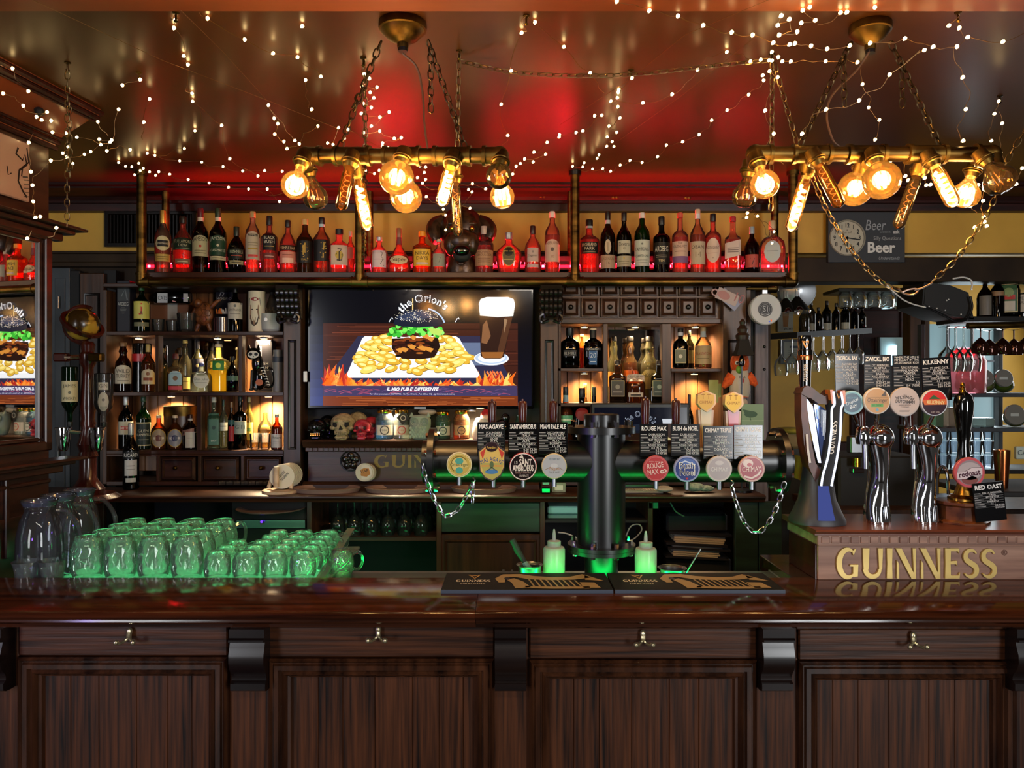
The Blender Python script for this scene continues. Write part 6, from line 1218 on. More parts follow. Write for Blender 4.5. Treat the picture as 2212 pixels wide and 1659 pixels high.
def badge(par, px, py, r, Y, draw, label, rim='#b9b3a2', rw=2, name='tap_badge', tilt=0):
    q = P(px, py, Y); R_ = S(r, Y); G().lathe([(R_*.97, 0), (R_, .003), (R_, .012), (R_*.97, .014)], q+Vector((0, .014, 0)), 36, (0, -1, 0)).build(name, cm(rim, .35), par, label)
    p = Pr(); draw(p, px, py, r-rw); p.build('badge_print', flat(Y-.0006, .00025), 'print_gloss', par)
    return q
def spout(par, px, y0, y1, Y=2.53):
    G().cyl(P(px, y0, Y), P(px, y1, Y), S(5.5, Y), n=12).build('tap_spout', 'steel', par)
    G().cyl(P(px, y0-25, Y), P(px, y0-25, Y+.06), .012, n=10).build('tap_body', 'chrome', par)
def d1(p, x, y, r): p.disc(x, y, r, r, '#b5a052', 1).ring(x, y, r*.9, r*.94, '#d8c98a', 2); p.poly([(x-20, y-6), (x-8, y-14), (x+6, y-18), (x+14, y-10), (x+20, y+4), (x+6, y+8), (x+2, y+18), (x-14, y+8)], '#c9b872', 2); p.disc(x, y-8, 9, 7, '#4f9a8c', 3); p.disc(x, y+12, 8, 7, '#4f9a8c', 3); p.line(arcpts(x, y, r*.7, r*.7, 130, 330, 14), 1.6, '#6a5a22', 3); p.text('Ottakringer', x, y+3, 7.5, '#2d3a22', 4, w=40, sl=.1)
def d3(p, x, y, r): p.disc(x, y, r, r, '#1c1416', 1).ring(x, y, r*.97, r*1.04, '#d8d0c8', 2); p.text('SANT', x+5, y-3, 13, '#d8cfc4', 3, w=27, fat=True); p.text('AMBROEUS', x, y+9, 12, '#d8cfc4', 3, w=45, fat=True); p.text('Strong Golden Ale', x, y+15, 4, '#a58c84', 3, w=34); p.text('LAMBRATE', x+2, y+22, 5, '#b9b0a8', 3, w=20); p.poly([(x-9, y-20), (x-2, y-26), (x+2, y-16)], '#c9c0b8', 3); p.text('15', x-16, y-6, 6, '#d8cfc4', 3)
def d4(p, x, y, r): p.disc(x, y, r, r, '#a3a8ad', 1); p.text('DISCOVERY BAY', x, y-13, 4.4, '#4a5a66', 2, w=24); p.line([(x-20, y+8), (x-8, y+2), (x, y+10), (x+10, y+3), (x+20, y+9)], 1.4, '#8d7f6a', 2); p.text('Miami', x, y+9, 7, '#b08a6a', 3, sl=.3); p.text('PALE ALE', x, y+15, 4, '#6a6a6c', 3); p.disc(x, y-1, 8, 5, '#b5b9bc', 2)
def d5(p, x, y, r): p.disc(x, y, r, r, '#a83a3e', 1).ring(x, y, r*.93, r*.97, '#c96a6a', 2); p.text('ROUGE', x-1, y-1, 11, '#e0c9c0', 3, w=36, rot=-.12); p.text('MAX', x-6, y+13, 11, '#e0c9c0', 3, w=24, rot=-.12); p.ring(x+13, y+7, 2, 4, '#e0c9c0', 3, 10); p.ring(x+19, y+5, 2, 4, '#e0c9c0', 3, 10); p.text('belgian cherry ale', x, y-14, 3, '#d09a94', 3, w=30)
def d6(p, x, y, r): p.disc(x, y, r, r, '#2a3a78', 1); p.disc(x, y-12, r*.7, r*.4, '#4a68a8', 2); p.line([(x-18, y-10), (x-4, y-17), (x+6, y-13), (x+18, y-9)], 3, '#b9c9dc', 3); p.text('Bush', x, y-1, 13, '#f0ece0', 4, w=36, fat=True); p.text('Noel', x+1, y+14, 13, '#f0ece0', 4, w=34, fat=True); p.ring(x, y, r*.94, r, '#8d96b8', 3); p.text('Bush', x, y-1, 12.4, '#1a1d3a', 5, w=34); p.text('Noel', x+1, y+14, 12.4, '#1a1d3a', 5, w=32); p.poly([(x-3, y+19), (x+3, y+19), (x, y+24)], '#b02a3a', 4)
def d7(p, x, y, r): p.disc(x, y, r, r, '#9c9698', 1).ring(x, y, r*.92, r, '#b8b0a8', 2); p.text('CHIMAY', x, y+5, 9, '#c9c4c0', 3, w=38); p.disc(x, y-13, 9, 5, '#b5b0b0', 2)
def d8(p, x, y, r): p.disc(x, y, r, r, '#8f1f2c', 1).ring(x, y, r*.93, r*.98, '#c9a89c', 2); p.disc(x-8, y-12, 11, 9, '#c9b8b0', 2); p.disc(x-5, y-9, 5, 4, '#a8404a', 3); p.text('CHIMAY', x, y+6, 11, '#d8c4b8', 4, w=42, rot=-.06); p.line([(x-16, y+16), (x, y+20), (x+14, y+12), (x+20, y+3)], 4, '#c9b8b0', 3)
BD = [(992, 1004, 27.5, d1, 'round yellow and green tap badge at the left end of the black tower', '#cfc9a8'), (1130, 1008, 30, d3, 'round black tap badge with red rim and white capitals', '#b8404a'), (1197, 1007, 27.5, d4, 'round pale grey tap badge left of the column', '#c5b893'), (1417, 1012, 28, d5, 'round red tap badge right of the column', '#b04a4a'), (1484, 1013, 28.5, d6, 'round blue tap badge with winter scene', '#8d96b8'), (1554, 1013, 28, d7, 'round grey tap badge with faint lettering', '#b0aaa4'), (1624, 1013, 28.5, d8, 'round dark red tap badge with white rose, rightmost on the black tower', '#c0998c')]
for px, py, r, dr, L, rim in BD: badge(t, px, py, r, YBd, dr, L, rim, 2.2); spout(t, px, py+22, py+44)
# shield shaped badge
sh = [(1033, 974), (1044, 965), (1052, 958), (1063, 954), (1074, 958), (1080, 965), (1092, 974), (1090, 1010), (1082, 1028), (1064, 1040), (1048, 1034), (1036, 1018)]
g = G(); g.extr([(X_(a, YBd), Z_(b, YBd)) for a, b in sh], 'y', YBd, YBd+.014); g.build('tap_badge', cm('#3a2a30', .4), t, 'shield shaped tap badge with an agave painting')
p = Pr(); cx_, cy_ = 1062, 1000
p.poly([(cx_+(a-cx_)*.92, cy_+(b-cy_)*.92) for a, b in sh], '#c9ad62', 1); p.poly([(1037, 1000), (1088, 1000), (1082, 1024), (1064, 1036), (1048, 1030)], '#a8a05a', 2); p.poly([(1037, 978), (1050, 967), (1043, 992)], '#b8453a', 2); p.poly([(1089, 978), (1076, 967), (1084, 992)], '#b8453a', 2)
p.disc(1062, 966, 13, 10, '#2e2024', 3); p.text('Founders', 1062, 969, 5, '#d8b45a', 4, w=21); p.text('MAS AGAVE', 0, 0, 9, '#2f4f88', 4, arc=(1062, 1030, 34, 0), w=46); p.disc(1062, 1004, 4.5, 8, '#5a6a4a', 4); p.disc(1062, 1019, 14, 5, '#4a78a8', 3); p.line([(1052, 1017), (1062, 1010), (1073, 1017)], 2, '#3a5a6a', 4); p.rect(1040, 1005, 1086, 1008, '#c98a4a', 3)
p.build('badge_print', flat(YBd-.0006, .00025), 'print_gloss', t); spout(t, 1066, 1036, 1052)
# two glass shield handles
for px, y0, c1, c2, L in ((1525, 846, '#b9a688', '#c9a24e', 'tan tap handle with golden shield, left of the pair'), (1584, 848, '#a8485a', '#d8b44e', 'red tap handle with golden shield, right of the pair')):
    Y = 2.55; g = G(); g.extr([(X_(px-17, Y), Z_(y0+40, Y)), (X_(px+17, Y), Z_(y0+40, Y)), (X_(px+12, Y), Z_(970, Y)), (X_(px-12, Y), Z_(970, Y))], 'y', Y, Y+.03); g.build('shield_handle', cm('#b08a6a', .3), t, L)
    G().extr([(X_(px-12, Y), Z_(y0+38, Y)), (X_(px+12, Y), Z_(y0+38, Y)), (X_(px+8, Y), Z_(960, Y)), (X_(px-8, Y), Z_(960, Y))], 'y', Y-.004, Y).build('handle_inlay', cm(c1, .2), t)
    shp = [(px-19, y0+6), (px-9, y0+2), (px, y0-2), (px+9, y0+2), (px+19, y0+6), (px+20, y0+26), (px+12, y0+36), (px, y0+44), (px-12, y0+36), (px-20, y0+26)]
    G().extr([(X_(a, Y), Z_(b, Y)) for a, b in shp], 'y', Y-.012, Y+.02).build('shield', cm('#c9a070', .35), t)
    p = Pr(); p.poly([(px+(a-px)*.9, y0+20+(b-y0-20)*.9) for a, b in shp], c2, 1); p.text('CHIMAY', px, y0+26, 6.5, '#8a5a22', 2, w=29)
    for s_ in (-6, 6): p.line([(px+s_, y0+16), (px+s_, y0+8)], 1, '#8a5a22', 2); p.disc(px+s_, y0+7, 4, 2, '#8a5a22', 2, 8, 180, 360)
    p.build('shield_print', flat(Y-.0126, .0003), 'print', t)
# ---------------------------------------------------------------- chalk boards
def chalk(x0, y0, x1, y1, Y, title, lines, label, tilt=0., glare=False, bottom=0, base=None):
    w = x1-x0; xm = (x0+x1)/2; o = thing('price_board', label, 'chalkboard', P(xm, y1, Y+.004), 'chalk price boards on the beer taps')
    rot = Matrix.Translation(P(xm, (y0+y1)/2, Y)) @ Matrix.Rotation(-tilt, 4, 'Y') @ Matrix.Translation(-P(xm, (y0+y1)/2, Y)) if tilt else Matrix.Identity(4)
    G().pxbox(x0, y0, x1, y1, Y, .004, .001).xf(rot).build('board', 'slate' if not glare else pb('shiny_chalkboard', '#1a1d20', .12), o)
    p = Pr(); hh = y1-bottom-y0
    if isinstance(title, str): title = [title]
    for i, s_ in enumerate(title): p.text(s_, xm, y0+(14 if len(title) == 1 else 7+i*6), 9 if len(title) == 1 else 4.6, '#d6d6d4', 2, w=w*.88, fat=len(title) == 1)
    yy = y0+(20 if len(title) == 1 else 24); n = len(lines); st = (y0+hh-4-yy)/n
    for i, (kx, s_) in enumerate(lines):
        yb = yy+st*(i+.85); p.rect(x0+w*.03, yb-st*.5, x0+w*(.03+kx), yb-st*.22, '#8b8b8c', 2)
        p.text(s_, x1-w*.04 if i >= n-2 else x0+w*.6, yb, min(5.2, st*.75), '#cfcfce', 2, al='r' if i >= n-2 else 'c', w=w*.62)
        if i < n-1: p.rect(x0+w*.03, yb+st*.1, x1-w*.05, yb+st*.1+.5, '#6f6f70', 2)
    f = flat(Y-.0004, .0001); p.build('chalk_writing', (lambda u, v, l: rot @ f(u, v, l)), 'print', o); return o
chalk(1031, 912, 1091, 985, 2.50, 'MAS AGAVE', [(.2, 'FOUNDERS'), (.25, 'STATI UNITI'), (.15, 'GOSE'), (.3, 'ALTA'), (.2, 'DORATO'), (.3, '9.7'), (.0, '0.2'), (.0, '0.4')], 'shiny chalk board with bright glare behind the shield badge', glare=True)
chalk(1098, 912, 1162, 984, 2.50, "SANT'AMBROEUS", [(.22, 'LAMBRATE'), (.26, 'ITALIA'), (.10, 'STRONG GOLDEN ALE'), (.3, 'ALTA'), (.2, 'GIALLO DORATO'), (.3, '7.0  20'), (.32, '0.20 \u20ac3,50'), (.0, '0.40 \u20ac6,50')], 'chalk board above the black and red badge, second from the left')
chalk(1163, 912, 1226, 982, 2.50, 'MIAMI PALE ALE', [(.22, 'DISCOVERY BAY'), (.26, 'STATI UNITI'), (.10, 'AMERICAN PALE ALE'), (.3, 'ALTA'), (.2, 'DORATO'), (.3, '5.5  40'), (.32, '0.2 \u20ac3,50'), (.0, '0.4 \u20ac7,00')], 'chalk board above the pale grey badge, left of the column')
chalk(1382, 916, 1443, 986, 2.50, 'ROUGE MAX', [(.22, 'DUBUISSON'), (.26, 'BELGIO'), (.10, 'FRUIT STRONG ALE'), (.3, 'ALTA'), (.2, 'ROSSO SCURO'), (.3, '8.0  N.A.'), (.32, '0.2 \u20ac4,00'), (.0, '0.4 \u20ac7,00')], 'chalk board above the red badge, right of the column')
chalk(1449, 916, 1512, 986, 2.50, 'BUSH de NOEL', [(.22, 'DUBUISSON'), (.26, 'BELGIO'), (.10, 'BELGIAN STRONG ALE'), (.3, 'ALTA'), (.2, 'ROSSO INTENSO'), (.3, '12.0  27'), (.32, '0.20 \u20ac4,00'), (.0, '0.40 \u20ac7,50')], 'chalk board above the blue badge')
chalk(1519, 920, 1584, 992, 2.50, 'CHIMAY TRIPLE', [(.22, 'CHIMAY'), (.26, 'BELGIO'), (.12, 'TRAPPISTA'), (.3, 'ALTA'), (.2, 'DORATO'), (.3, '8.0  30'), (.32, '0.25 \u20ac4,50')], 'chalk board above the grey badge')
chalk(1585, 918, 1648, 992, 2.50, 'CHIMAY ROUGE', [(.22, 'CHIMAY'), (.26, 'BELGIO'), (.12, 'TRAPPISTA'), (.3, 'ALTA'), (.2, 'ROSSO'), (.3, '7.0'), (.32, '0.25 \u20ac4,50')], 'shiny chalk board above the red rose badge, rightmost on the black tower', glare=True)
# ---------------------------------------------------------------- zinc chains with hooks on the tower
for pts, hk, L in (([(913, 1002), (922, 1040), (940, 1083), (958, 1112), (970, 1114), (990, 1100), (1008, 1070), (1021, 1046)], (1022, 1040), 'zinc chain hanging in a loop from the left end of the tap tower'),
                   ([(1581, 1052), (1590, 1085), (1606, 1125), (1626, 1148), (1640, 1150), (1660, 1130), (1680, 1090), (1695, 1042)], (1580, 1046), 'zinc chain hanging in a loop from the right end of the tap tower')):
    Y = 2.49; o = thing('hanging_chain', L, 'chain', P(*pts[0], Y)); G().link_chain(curve([P(a, b, Y) for a, b in pts], 6), .026, .0022, .5).build('links', 'zinc', o)
    q = P(*hk, Y); G().tube(curve([q+Vector((0, 0, -.006)), q+Vector((.007, 0, .004)), q+Vector((0, 0, .012)), q+Vector((0, .02, .014))], 4), .0024, 6).build('hook', 'zinc', o)
    if hk[0] < 1100: G().link_chain([q, q+Vector((-.002, .003, -.075))], .026, .0022, .5).build('loose_end', 'zinc', o)
# ---------------------------------------------------------------- squeeze bottles and steel dishes
for px, y0, L in ((1197, 1143, 'translucent white squeeze bottle left of the tower foot, lit green'), (1395, 1147, 'translucent white squeeze bottle right of the tower foot, lit green')):
    Y = 2.55; r = S(23.5, Y); x = X_(px, Y); o = thing('squeeze_bottle', L, 'squeeze bottle', (x, Y, 1.0665), 'squeeze bottles on the sink worktop'); zt2 = Z_(y0, Y)
    H = zt2-1.0665
    G().lathe([(r, 0), (r, H*.60), (r*.9, H*.64), (r*.6, H*.66)], (x, Y, 1.0665), 28).build('body', glass('milky_plastic', '#e8f4e8', .86, .3, .9, 0, '#eaf8ea'), o)
    G().lathe([(r*.62, H*.65), (r*.62, H*.76), (r*.5, H*.77), (r*.2, H*.78), (r*.16, H*.9), (r*.08, H)], (x, Y, 1.0665), 24).build('nozzle_cap', glass('milky_cap', '#e8f0e8', .9, .3, .8, 0, '#e2e8e0'), o)
for px, r_, y0, L in ((1144, 29, 1219, 'small steel dish with a pastry brush on the worktop'), (1452, 31, 1226, 'small steel dish with a thin rod on the worktop')):
    Y = 2.52; r = S(r_, Y); x = X_(px, Y); o = thing('steel_dish', L, 'dish', (x, Y, 1.0665)); H = Z_(y0, Y)-1.0665
    G().lathe([(r*.82, 0), (r*.84, H*.9), (r, H), (r*.97, H), (r*.8, H*.85), (r*.78, .006), (.001, .005)], (x, Y, 1.0665), 28).build('bowl', 'steel', o)
    if px < 1300:
        o2 = thing('pastry_brush', 'dark handled brush standing in the left steel dish', 'brush', (x, Y, 1.075)); G().tube([P(1138, 1222, Y), P(1118, 1190, Y), P(1106, 1165, Y)], [.007, .011, .010], 8).build('handle', 'blackm', o2); G().tube([P(1148, 1238, Y), P(1132, 1214, Y)], [.014, .009], 8).build('bristles', cm('#5a7a6a', .8), o2)
    else: tag(G().cyl(P(1482, 1238, Y), P(1514, 1185, Y), .0028, n=8).build('thin_rod', 'steel'), 'thin pale rod leaning in the right steel dish', 'stirrer')
# ================================================================ taps on the walnut box
ZB2 = zt+.0005
# -- harp shaped tap
Y = 2.50; o = thing('harp_tap', 'harp shaped stout tap with black column and backlit white edges', 'beer tap', (X_(1768, Y), Y, ZB2))
H0 = Z_(1040, Y)-ZB2
G().lathe([(.085, 0), (.085, .012), (.072, .04), (.056, .08), (.048, H0), (.042, H0+.05)], (X_(1770, Y), Y+.02, ZB2), 30, sq=2.6).build('foot', cm('#2c2c30', .45), o)
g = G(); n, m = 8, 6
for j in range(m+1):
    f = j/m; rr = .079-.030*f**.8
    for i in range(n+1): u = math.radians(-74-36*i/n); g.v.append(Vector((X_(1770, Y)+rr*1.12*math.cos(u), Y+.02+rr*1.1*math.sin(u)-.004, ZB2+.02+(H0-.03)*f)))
g.f = [(j*(n+1)+i, j*(n+1)+i+1, (j+1)*(n+1)+i+1, (j+1)*(n+1)+i) for j in range(m) for i in range(n)]; g.build('foot_glow', 'blueglow', o)  # blue glow put in as an emissive patch over the foot front
def slab(pts, Y0, d, nm, mat): return G().extr([(X_(a, Y0), Z_(b, Y0)) for a, b in pts], 'y', Y0, Y0+d).build(nm, mat, o)
slab([(1731, 850), (1736, 838), (1745, 833), (1756, 838), (1770, 850), (1782, 856), (1792, 850), (1798, 842), (1806, 846), (1800, 862), (1785, 874), (1768, 872), (1752, 860), (1744, 858)], Y-.03, .07, 'neck', noisy('dark_brown_lacquer', '#2a150d', '#4a2a1c', .4, scale=(20, 20, 20)))
slab([(1731, 850), (1742, 856), (1745, 900), (1752, 950), (1762, 1000), (1780, 1030), (1766, 1052), (1748, 1010), (1737, 960), (1731, 900)], Y-.025, .06, 'sound_box', noisy('brown_lacquer', '#3a1a0e', '#5a2c1a', .4, scale=(20, 20, 20)))
slab([(1744, 862), (1756, 878), (1764, 930), (1774, 1000), (1770, 1000), (1760, 960), (1750, 910)], Y-.027, .01, 'light_strip', 'whiteglow')
slab([(1758, 872), (1778, 880), (1787, 890), (1784, 940), (1776, 990), (1766, 930)], Y, .01, 'string_panel', pb('blue_mirror_panel', '#6f8ad0', .15, .6))
for i in range(7): G().cyl(P(1768+i*2.7, 884+i*.5, Y-.008), P(1769+i*2.2, 905+i*9, Y-.008), .0012, n=6).build('string', 'steel', o)
slab([(1794, 850), (1823, 850), (1824, 880), (1818, 940), (1810, 990), (1800, 1030), (1796, 1050), (1772, 1050), (1776, 1030), (1788, 990), (1794, 940), (1798, 890)], Y-.05, .05, 'pillar', 'blackm')
for e in ([(1800, 846), (1803, 872), (1797, 885), (1796, 930), (1789, 985), (1778, 1025), (1774, 1050)], [(1817, 846), (1821, 872), (1817, 885), (1815, 940), (1808, 990), (1800, 1030), (1796, 1050)]):
    G().tube(curve([P(a, b, Y-.053) for a, b in e], 5), .0036, 8).build('light_edge', 'whiteglow', o)
slab([(1793, 842), (1800, 842), (1803, 872), (1797, 872)], Y-.052, .04, 'copper_cheek', cm('#b8622a', .3)); slab([(1820, 843), (1826, 843), (1827, 872), (1822, 872)], Y-.052, .04, 'copper_cheek', cm('#b8622a', .3))
p = Pr(); p.roman('GUINNESS', 1805, 945, 12, '#e8e4da', 2, w=72, rot=-math.pi/2+.12); p.build('lettering', flat(Y-.0545), 'print', o); p = Pr(); p.line([(1743, 938), (1745, 970), (1750, 1000)], 5, '#c9c4bc', 1)
p.build('lettering', flat(Y-.0305), 'print', o)
p = Pr(); p.line([(1808, 850), (1812, 862), (1816, 852)], 2.2, '#c98a3c', 1); p.build('small_harp', flat(Y-.0505), 'print', o)
xh = X_(1741, Y); G().lathe([(.017, 0), (.018, .06), (.020, .11), (.0185, .112), (.0225, .114), (.0225, .128), (.020, .131), (.021, .165), (.019, .178)], (xh, Y+.01, Z_(838, Y)-.005), 24, sq=3).build('handle', 'blackg', o)
G().lathe([(.0228, 0), (.0232, .002), (.0232, .014), (.0228, .016)], (xh, Y+.01, Z_(778, Y)), 24, sq=3).build('copper_ring', 'copper', o)
p = Pr(); p.roman('GUINNESS', 1745, 805, 9, '#b9b0a0', 2, w=38, rot=-math.pi/2); p.line([(1733, 737), (1742, 739), (1747, 736)], 2.4, '#d89a4a', 2); p.line([(1734, 737), (1741, 751)], 3.2, '#d89a4a', 2); p.line([(1747, 737), (1743, 751)], 1.5, '#d89a4a', 2); p.build('handle_print', flat(Y-.0135), 'print', o)
# -- chrome cobra fonts
def cobra(px, label):
    Y = 2.52; x = X_(px, Y); o = thing('cobra_tap', label, 'beer tap', (x, Y, ZB2), 'chrome cobra taps'); H = Z_(945, Y)-ZB2; r = S(28, Y)
    n, m = 28, 26; vs = []; fs = []
    for j in range(m+1):
        f = j/m; z = H*.92*f; rr = S(27, Y)*(1-.30*math.sin(math.pi*min(1, f*.95))**1.1) if f < .55 else S(27, Y)*(.71+.32*((f-.55)/.45)**1.2)
        for i in range(n):
            a = 2*math.pi*i/n; k = 1+.16*math.cos(2*(a+1.9*f))*math.sin(math.pi*f)
            vs.append((x+rr*k*math.cos(a)+.010*math.sin(math.pi*f)*(-1+2*f), Y+rr*k*math.sin(a), ZB2+z))
    for j in range(m):
        for i in range(n): fs.append((j*n+i, j*n+(i+1) % n, (j+1)*n+(i+1) % n, (j+1)*n+i))
    G().add(vs, fs).build('twisted_column', 'chrome', o); G().sph((x+.004, Y-.01, ZB2+H), r, sz=1.05, n=26, m=18).build('head', 'chrome', o)
    G().lathe([(S(27, Y), 0), (S(27, Y), .006)], (x, Y, ZB2), 28).build('foot_ring', 'chrome', o)
    for i in range(10):
        a = math.pi*(1.05+.09*i+.0); q = Vector((x+S(25, Y)*math.cos(a), Y+S(25, Y)*math.sin(a), ZB2+.006)); G().tube([q, q+Vector((-.003*math.cos(a), -.003*math.sin(a), .05))], [.004, .0015], 6).build('flute', 'chrome', o)
    G().cyl((x, Y, ZB2+H), (x-S(44, Y), Y-.02, ZB2+H+.004), .016, n=16).build('arm', 'chrome', o); xa = x-S(40, Y)
    G().lathe([(.02, -.02), (.024, 0), (.02, .03), (.012, .04)], (xa, Y-.03, ZB2+H), 18).build('valve', 'chrome', o); G().cyl((xa+.006, Y-.03, ZB2+H-.02), (xa+.008, Y-.03, ZB2+H-.10), .009, n=12).build('spout', 'steel', o)
    G().cyl((xa, Y-.02, ZB2+H+.03), (xa, Y-.01, ZB2+H+.10), .012, .016, n=14).build('tap_handle', 'turned', o)
    return o
o1 = cobra(1895, 'left chrome cobra tap on the walnut box'); o2 = cobra(1998, 'right chrome cobra tap on the walnut box')
def e1(p, x, y, r): p.disc(x, y, r, r, '#5f9aa6', 1); p.disc(x, y, r*.88, r*.88, '#153f58', 2); p.text('DISCOVERY', x, y-9, 3.6, '#5a94a8', 3, w=22); p.text('Tropical', x, y+1, 7, '#d8e4e8', 3, w=30, rot=-.45, sl=.2); p.text('Bay', x+3, y+11, 8, '#d8e4e8', 3, rot=-.45, sl=.2)
def e2(p, x, y, r): p.disc(x, y, r, r, '#b58a52', 1); p.text('Ottakringer', x, y+2, 8, '#2a2018', 3, w=44, sl=.1); p.rect(x-13, y+6, x+13, y+13, '#4f9a3c', 2); p.text('BIO ZWICKL', x, y+11.5, 4, '#1d4a18', 3, w=22); p.poly([(x+8, y-10), (x+18, y-22), (x+20, y-10)], '#4a3a28', 2); p.disc(x, y+19, 3.4, 3.4, '#5a94b0', 3); p.rect(x-22, y-8, x+23, y-7.4, '#7d5c30', 2); p.rect(x-22, y+4, x+23, y+4.6, '#7d5c30', 2)
def e3(p, x, y, r): p.disc(x, y, r, r, '#b5a8a2', 1); p.text('The', x, y-13, 3.5, '#6a605c', 2); p.text('FLYING', 0, 0, 6.4, '#3f3836', 3, arc=(x, y+36, 43, 0), w=30, fat=True); p.text('DUTCHMAN', x, y+3, 6.6, '#3f3836', 3, w=42, fat=True, rot=.06); p.text('NOMAD BREWING', x, y+8.5, 2.8, '#6a605c', 3, w=26); p.text('COMPANY', x, y+12.5, 2.6, '#6a605c', 3); p.rect(x-12, y+18, x+10, y+19, '#8a807c', 2); p.rect(x-12, y+21, x+9, y+22, '#8a807c', 2); p.poly([(x-22, y-12), (x-17, y-3), (x-15, y-9)], '#6a605c', 2); p.poly([(x+22, y-9), (x+15, y-1), (x+16, y-7)], '#6a605c', 2)
def e4(p, x, y, r): p.disc(x, y, r, r, '#c9241c', 1, 30, 180, 370); p.disc(x, y, r, r, '#2a0a1c', 1, 30, 5, 185); p.poly([(x-26, y-6), (x+26, y-8), (x+26, y+4), (x-22, y+5)], '#c9662c', 2); p.poly([(x-12, y-8), (x-2, y-17), (x+12, y-8)], '#2f5a28', 3); p.text('KILKENNY', x+2, y+3, 7.5, '#e0c88a', 3, w=38, fat=True, rot=.04); p.text('4.3% VOL', x+2, y+22, 3.2, '#c9b8b0', 3)
for par, px, py, r, dr, L, Yb, rim in ((o1, 1841, 870, 26, e1, 'round teal tap badge, leftmost on the walnut box', 2.46, '#8fb5bc'), (o1, 1895, 866, 29, e2, 'round tan tap badge above the left cobra tap', 2.45, '#c9c4b8'), (o2, 1955, 868, 32, e3, 'large plain white round tap badge', 2.45, '#b0a49e'), (o2, 2019, 870, 29, e4, 'round red and purple tap badge, above the right cobra tap', 2.45, '#c5c8cc')):
    badge(par, px, py, r, Yb, dr, L, rim, 2.6)
    px2 = {1841: 1862, 1895: 1893, 1955: 1958, 2019: 1996}[px]; G().cyl(P(px, py+r*.7, Yb+.02), P(px2, 935, Yb+.05), .0065, n=10).build('badge_stem', 'chrome', par)
W_ = lambda a, b, c, d, e, f: [(.2, a), (.26, b), (.12, c), (.3, d), (.2, e), (.3, f)]
chalk(1804, 764, 1856, 858, 2.57, 'TROPICAL BAY', W_('DISCOVERY BAY', 'STATI UNITI', 'TROPICAL IPA', 'ALTA', 'DORATO', '6.0  60')+[(.34, '0.2 \u20ac3,50'), (0, '0.4 \u20ac7,00')], 'chalk board above the teal badge', tilt=.02, bottom=22)
chalk(1866, 766, 1925, 862, 2.57, 'ZWICKL BIO', W_('OTTAKRINGER', 'AUSTRIA', 'ZWICKL / KELLER', 'BASSA', 'PAGLIERINO', '5.2  /')+[(.34, '0.20 \u20ac3,00'), (0, '0.40 \u20ac5,00')], 'chalk board above the tan badge', bottom=22)
chalk(1929, 767, 1989, 862, 2.57, ['WHERE THE HELL IS', 'MY ELLIOT IN THE', 'ANCIENT LAUNDRY ROOM'], W_('FLYING DUTCHMAN', 'FINLANDIA', 'PORTER', 'ALTA', 'NERO', '5.5')+[(.34, '0.4  7,00\u20ac')], 'chalk board with three title lines above the plain white badge', tilt=.02, bottom=22)
chalk(1992, 772, 2055, 866, 2.57, 'KILKENNY', W_('ST. JAMES GATE', 'IRLANDA', 'CREAM ALE', 'ALTA', 'ROSSO AMBRATO', '4.3  /')+[(.34, '0.25 \u20ac3,00'), (0, '0.50 \u20ac6,00')], 'chalk board above the red and purple badge', tilt=.06, bottom=24)
# -- cask hand pump
Y = 2.53; x = X_(2082, Y); o = thing('hand_pump', 'wooden cask beer pump with black lever, brass collar and round badge', 'beer pump', (x, Y, ZB2))
G().lathe([(.085, 0), (.085, .006), (.072, .012), (.072, .055), (.082, .062), (.082, .07), (.05, .074)], (X_(2076, Y), Y, ZB2), 8).build('octagonal_base', noisy('pump_wood', '#3f1f0e', '#6a3a1c', .25, scale=(8, 30, 30)), o)
G().lathe([(.058, .074), (.058, .082), (.04, .092), (.032, .115), (.03, .13), (.042, .145), (.044, .155), (.03, .165)], (X_(2085, Y), Y-.01, ZB2), 28).build('brass_collar', noisy('worn_brass', '#6a4a18', '#b08235', .25, 1., scale=(20, 20, 20)), o)
G().lathe([(S(16, Y), 0), (S(13, Y), .02), (S(11, Y), .06), (S(13, Y), .1), (S(19, Y), .17), (S(20, Y), .2), (S(16, Y), .225), (S(8, Y), .235)], (X_(2085, Y), Y+.01, Z_(1000, Y)), 24).build('lever', 'blackg', o)
G().lathe([(.011, 0), (.012, .006), (.008, .012), (.009, .018), (.006, .022), (.008, .03), (.004, .036)], (X_(2083, Y), Y+.01, Z_(850, Y)), 16).build('brass_finial', 'goldm', o)
def e5(p, x, y, r):
    p.disc(x, y, r, r, '#b8525a', 1); p.disc(x, y, r*.85, r*.85, '#8a7f84', 2); p.disc(x, y-r*.1, r*.8, r*.6, '#aaa0a2', 3); p.disc(x, y+r*.5, r*.55, r*.3, '#7a4a48', 3)
    p.line([(x-27, y+7), (x-10, y+6), (x+6, y-3), (x+27, y-3)], 17, '#4a3a42', 4); p.line([(x-27, y+7), (x-10, y+6), (x+6, y-3), (x+27, y-3)], 15, '#c9bcc0', 5); p.text('redoast', x, y+7, 11, '#4a2a38', 6, w=47, rot=-.16, fat=True)
badge(o, 2095, 1021, 33, 2.455, e5, 'round pink rimmed badge on the hand pump', '#c05c62', 1)
G().tube(curve([P(2024, 1068, 2.56), P(2026, 1025, 2.56), P(2036, 1008, 2.56), P(2046, 1025, 2.56), P(2049, 1068, 2.56)], 6), .0055, 8).build('swan_neck', 'chrome', o)
chalk(2104, 1042, 2172, 1126, 2.45, 'RED OAST', W_('MALTA NASCOSTA', 'ITALIA', 'BEST BITTER', 'ALTA', 'AMBRATO', '4.4  /')+[(.34, '0.2 \u20ac3,00'), (0, '0.4 \u20ac6,00')], 'chalk board leaning on the hand pump base', tilt=.1, bottom=22)
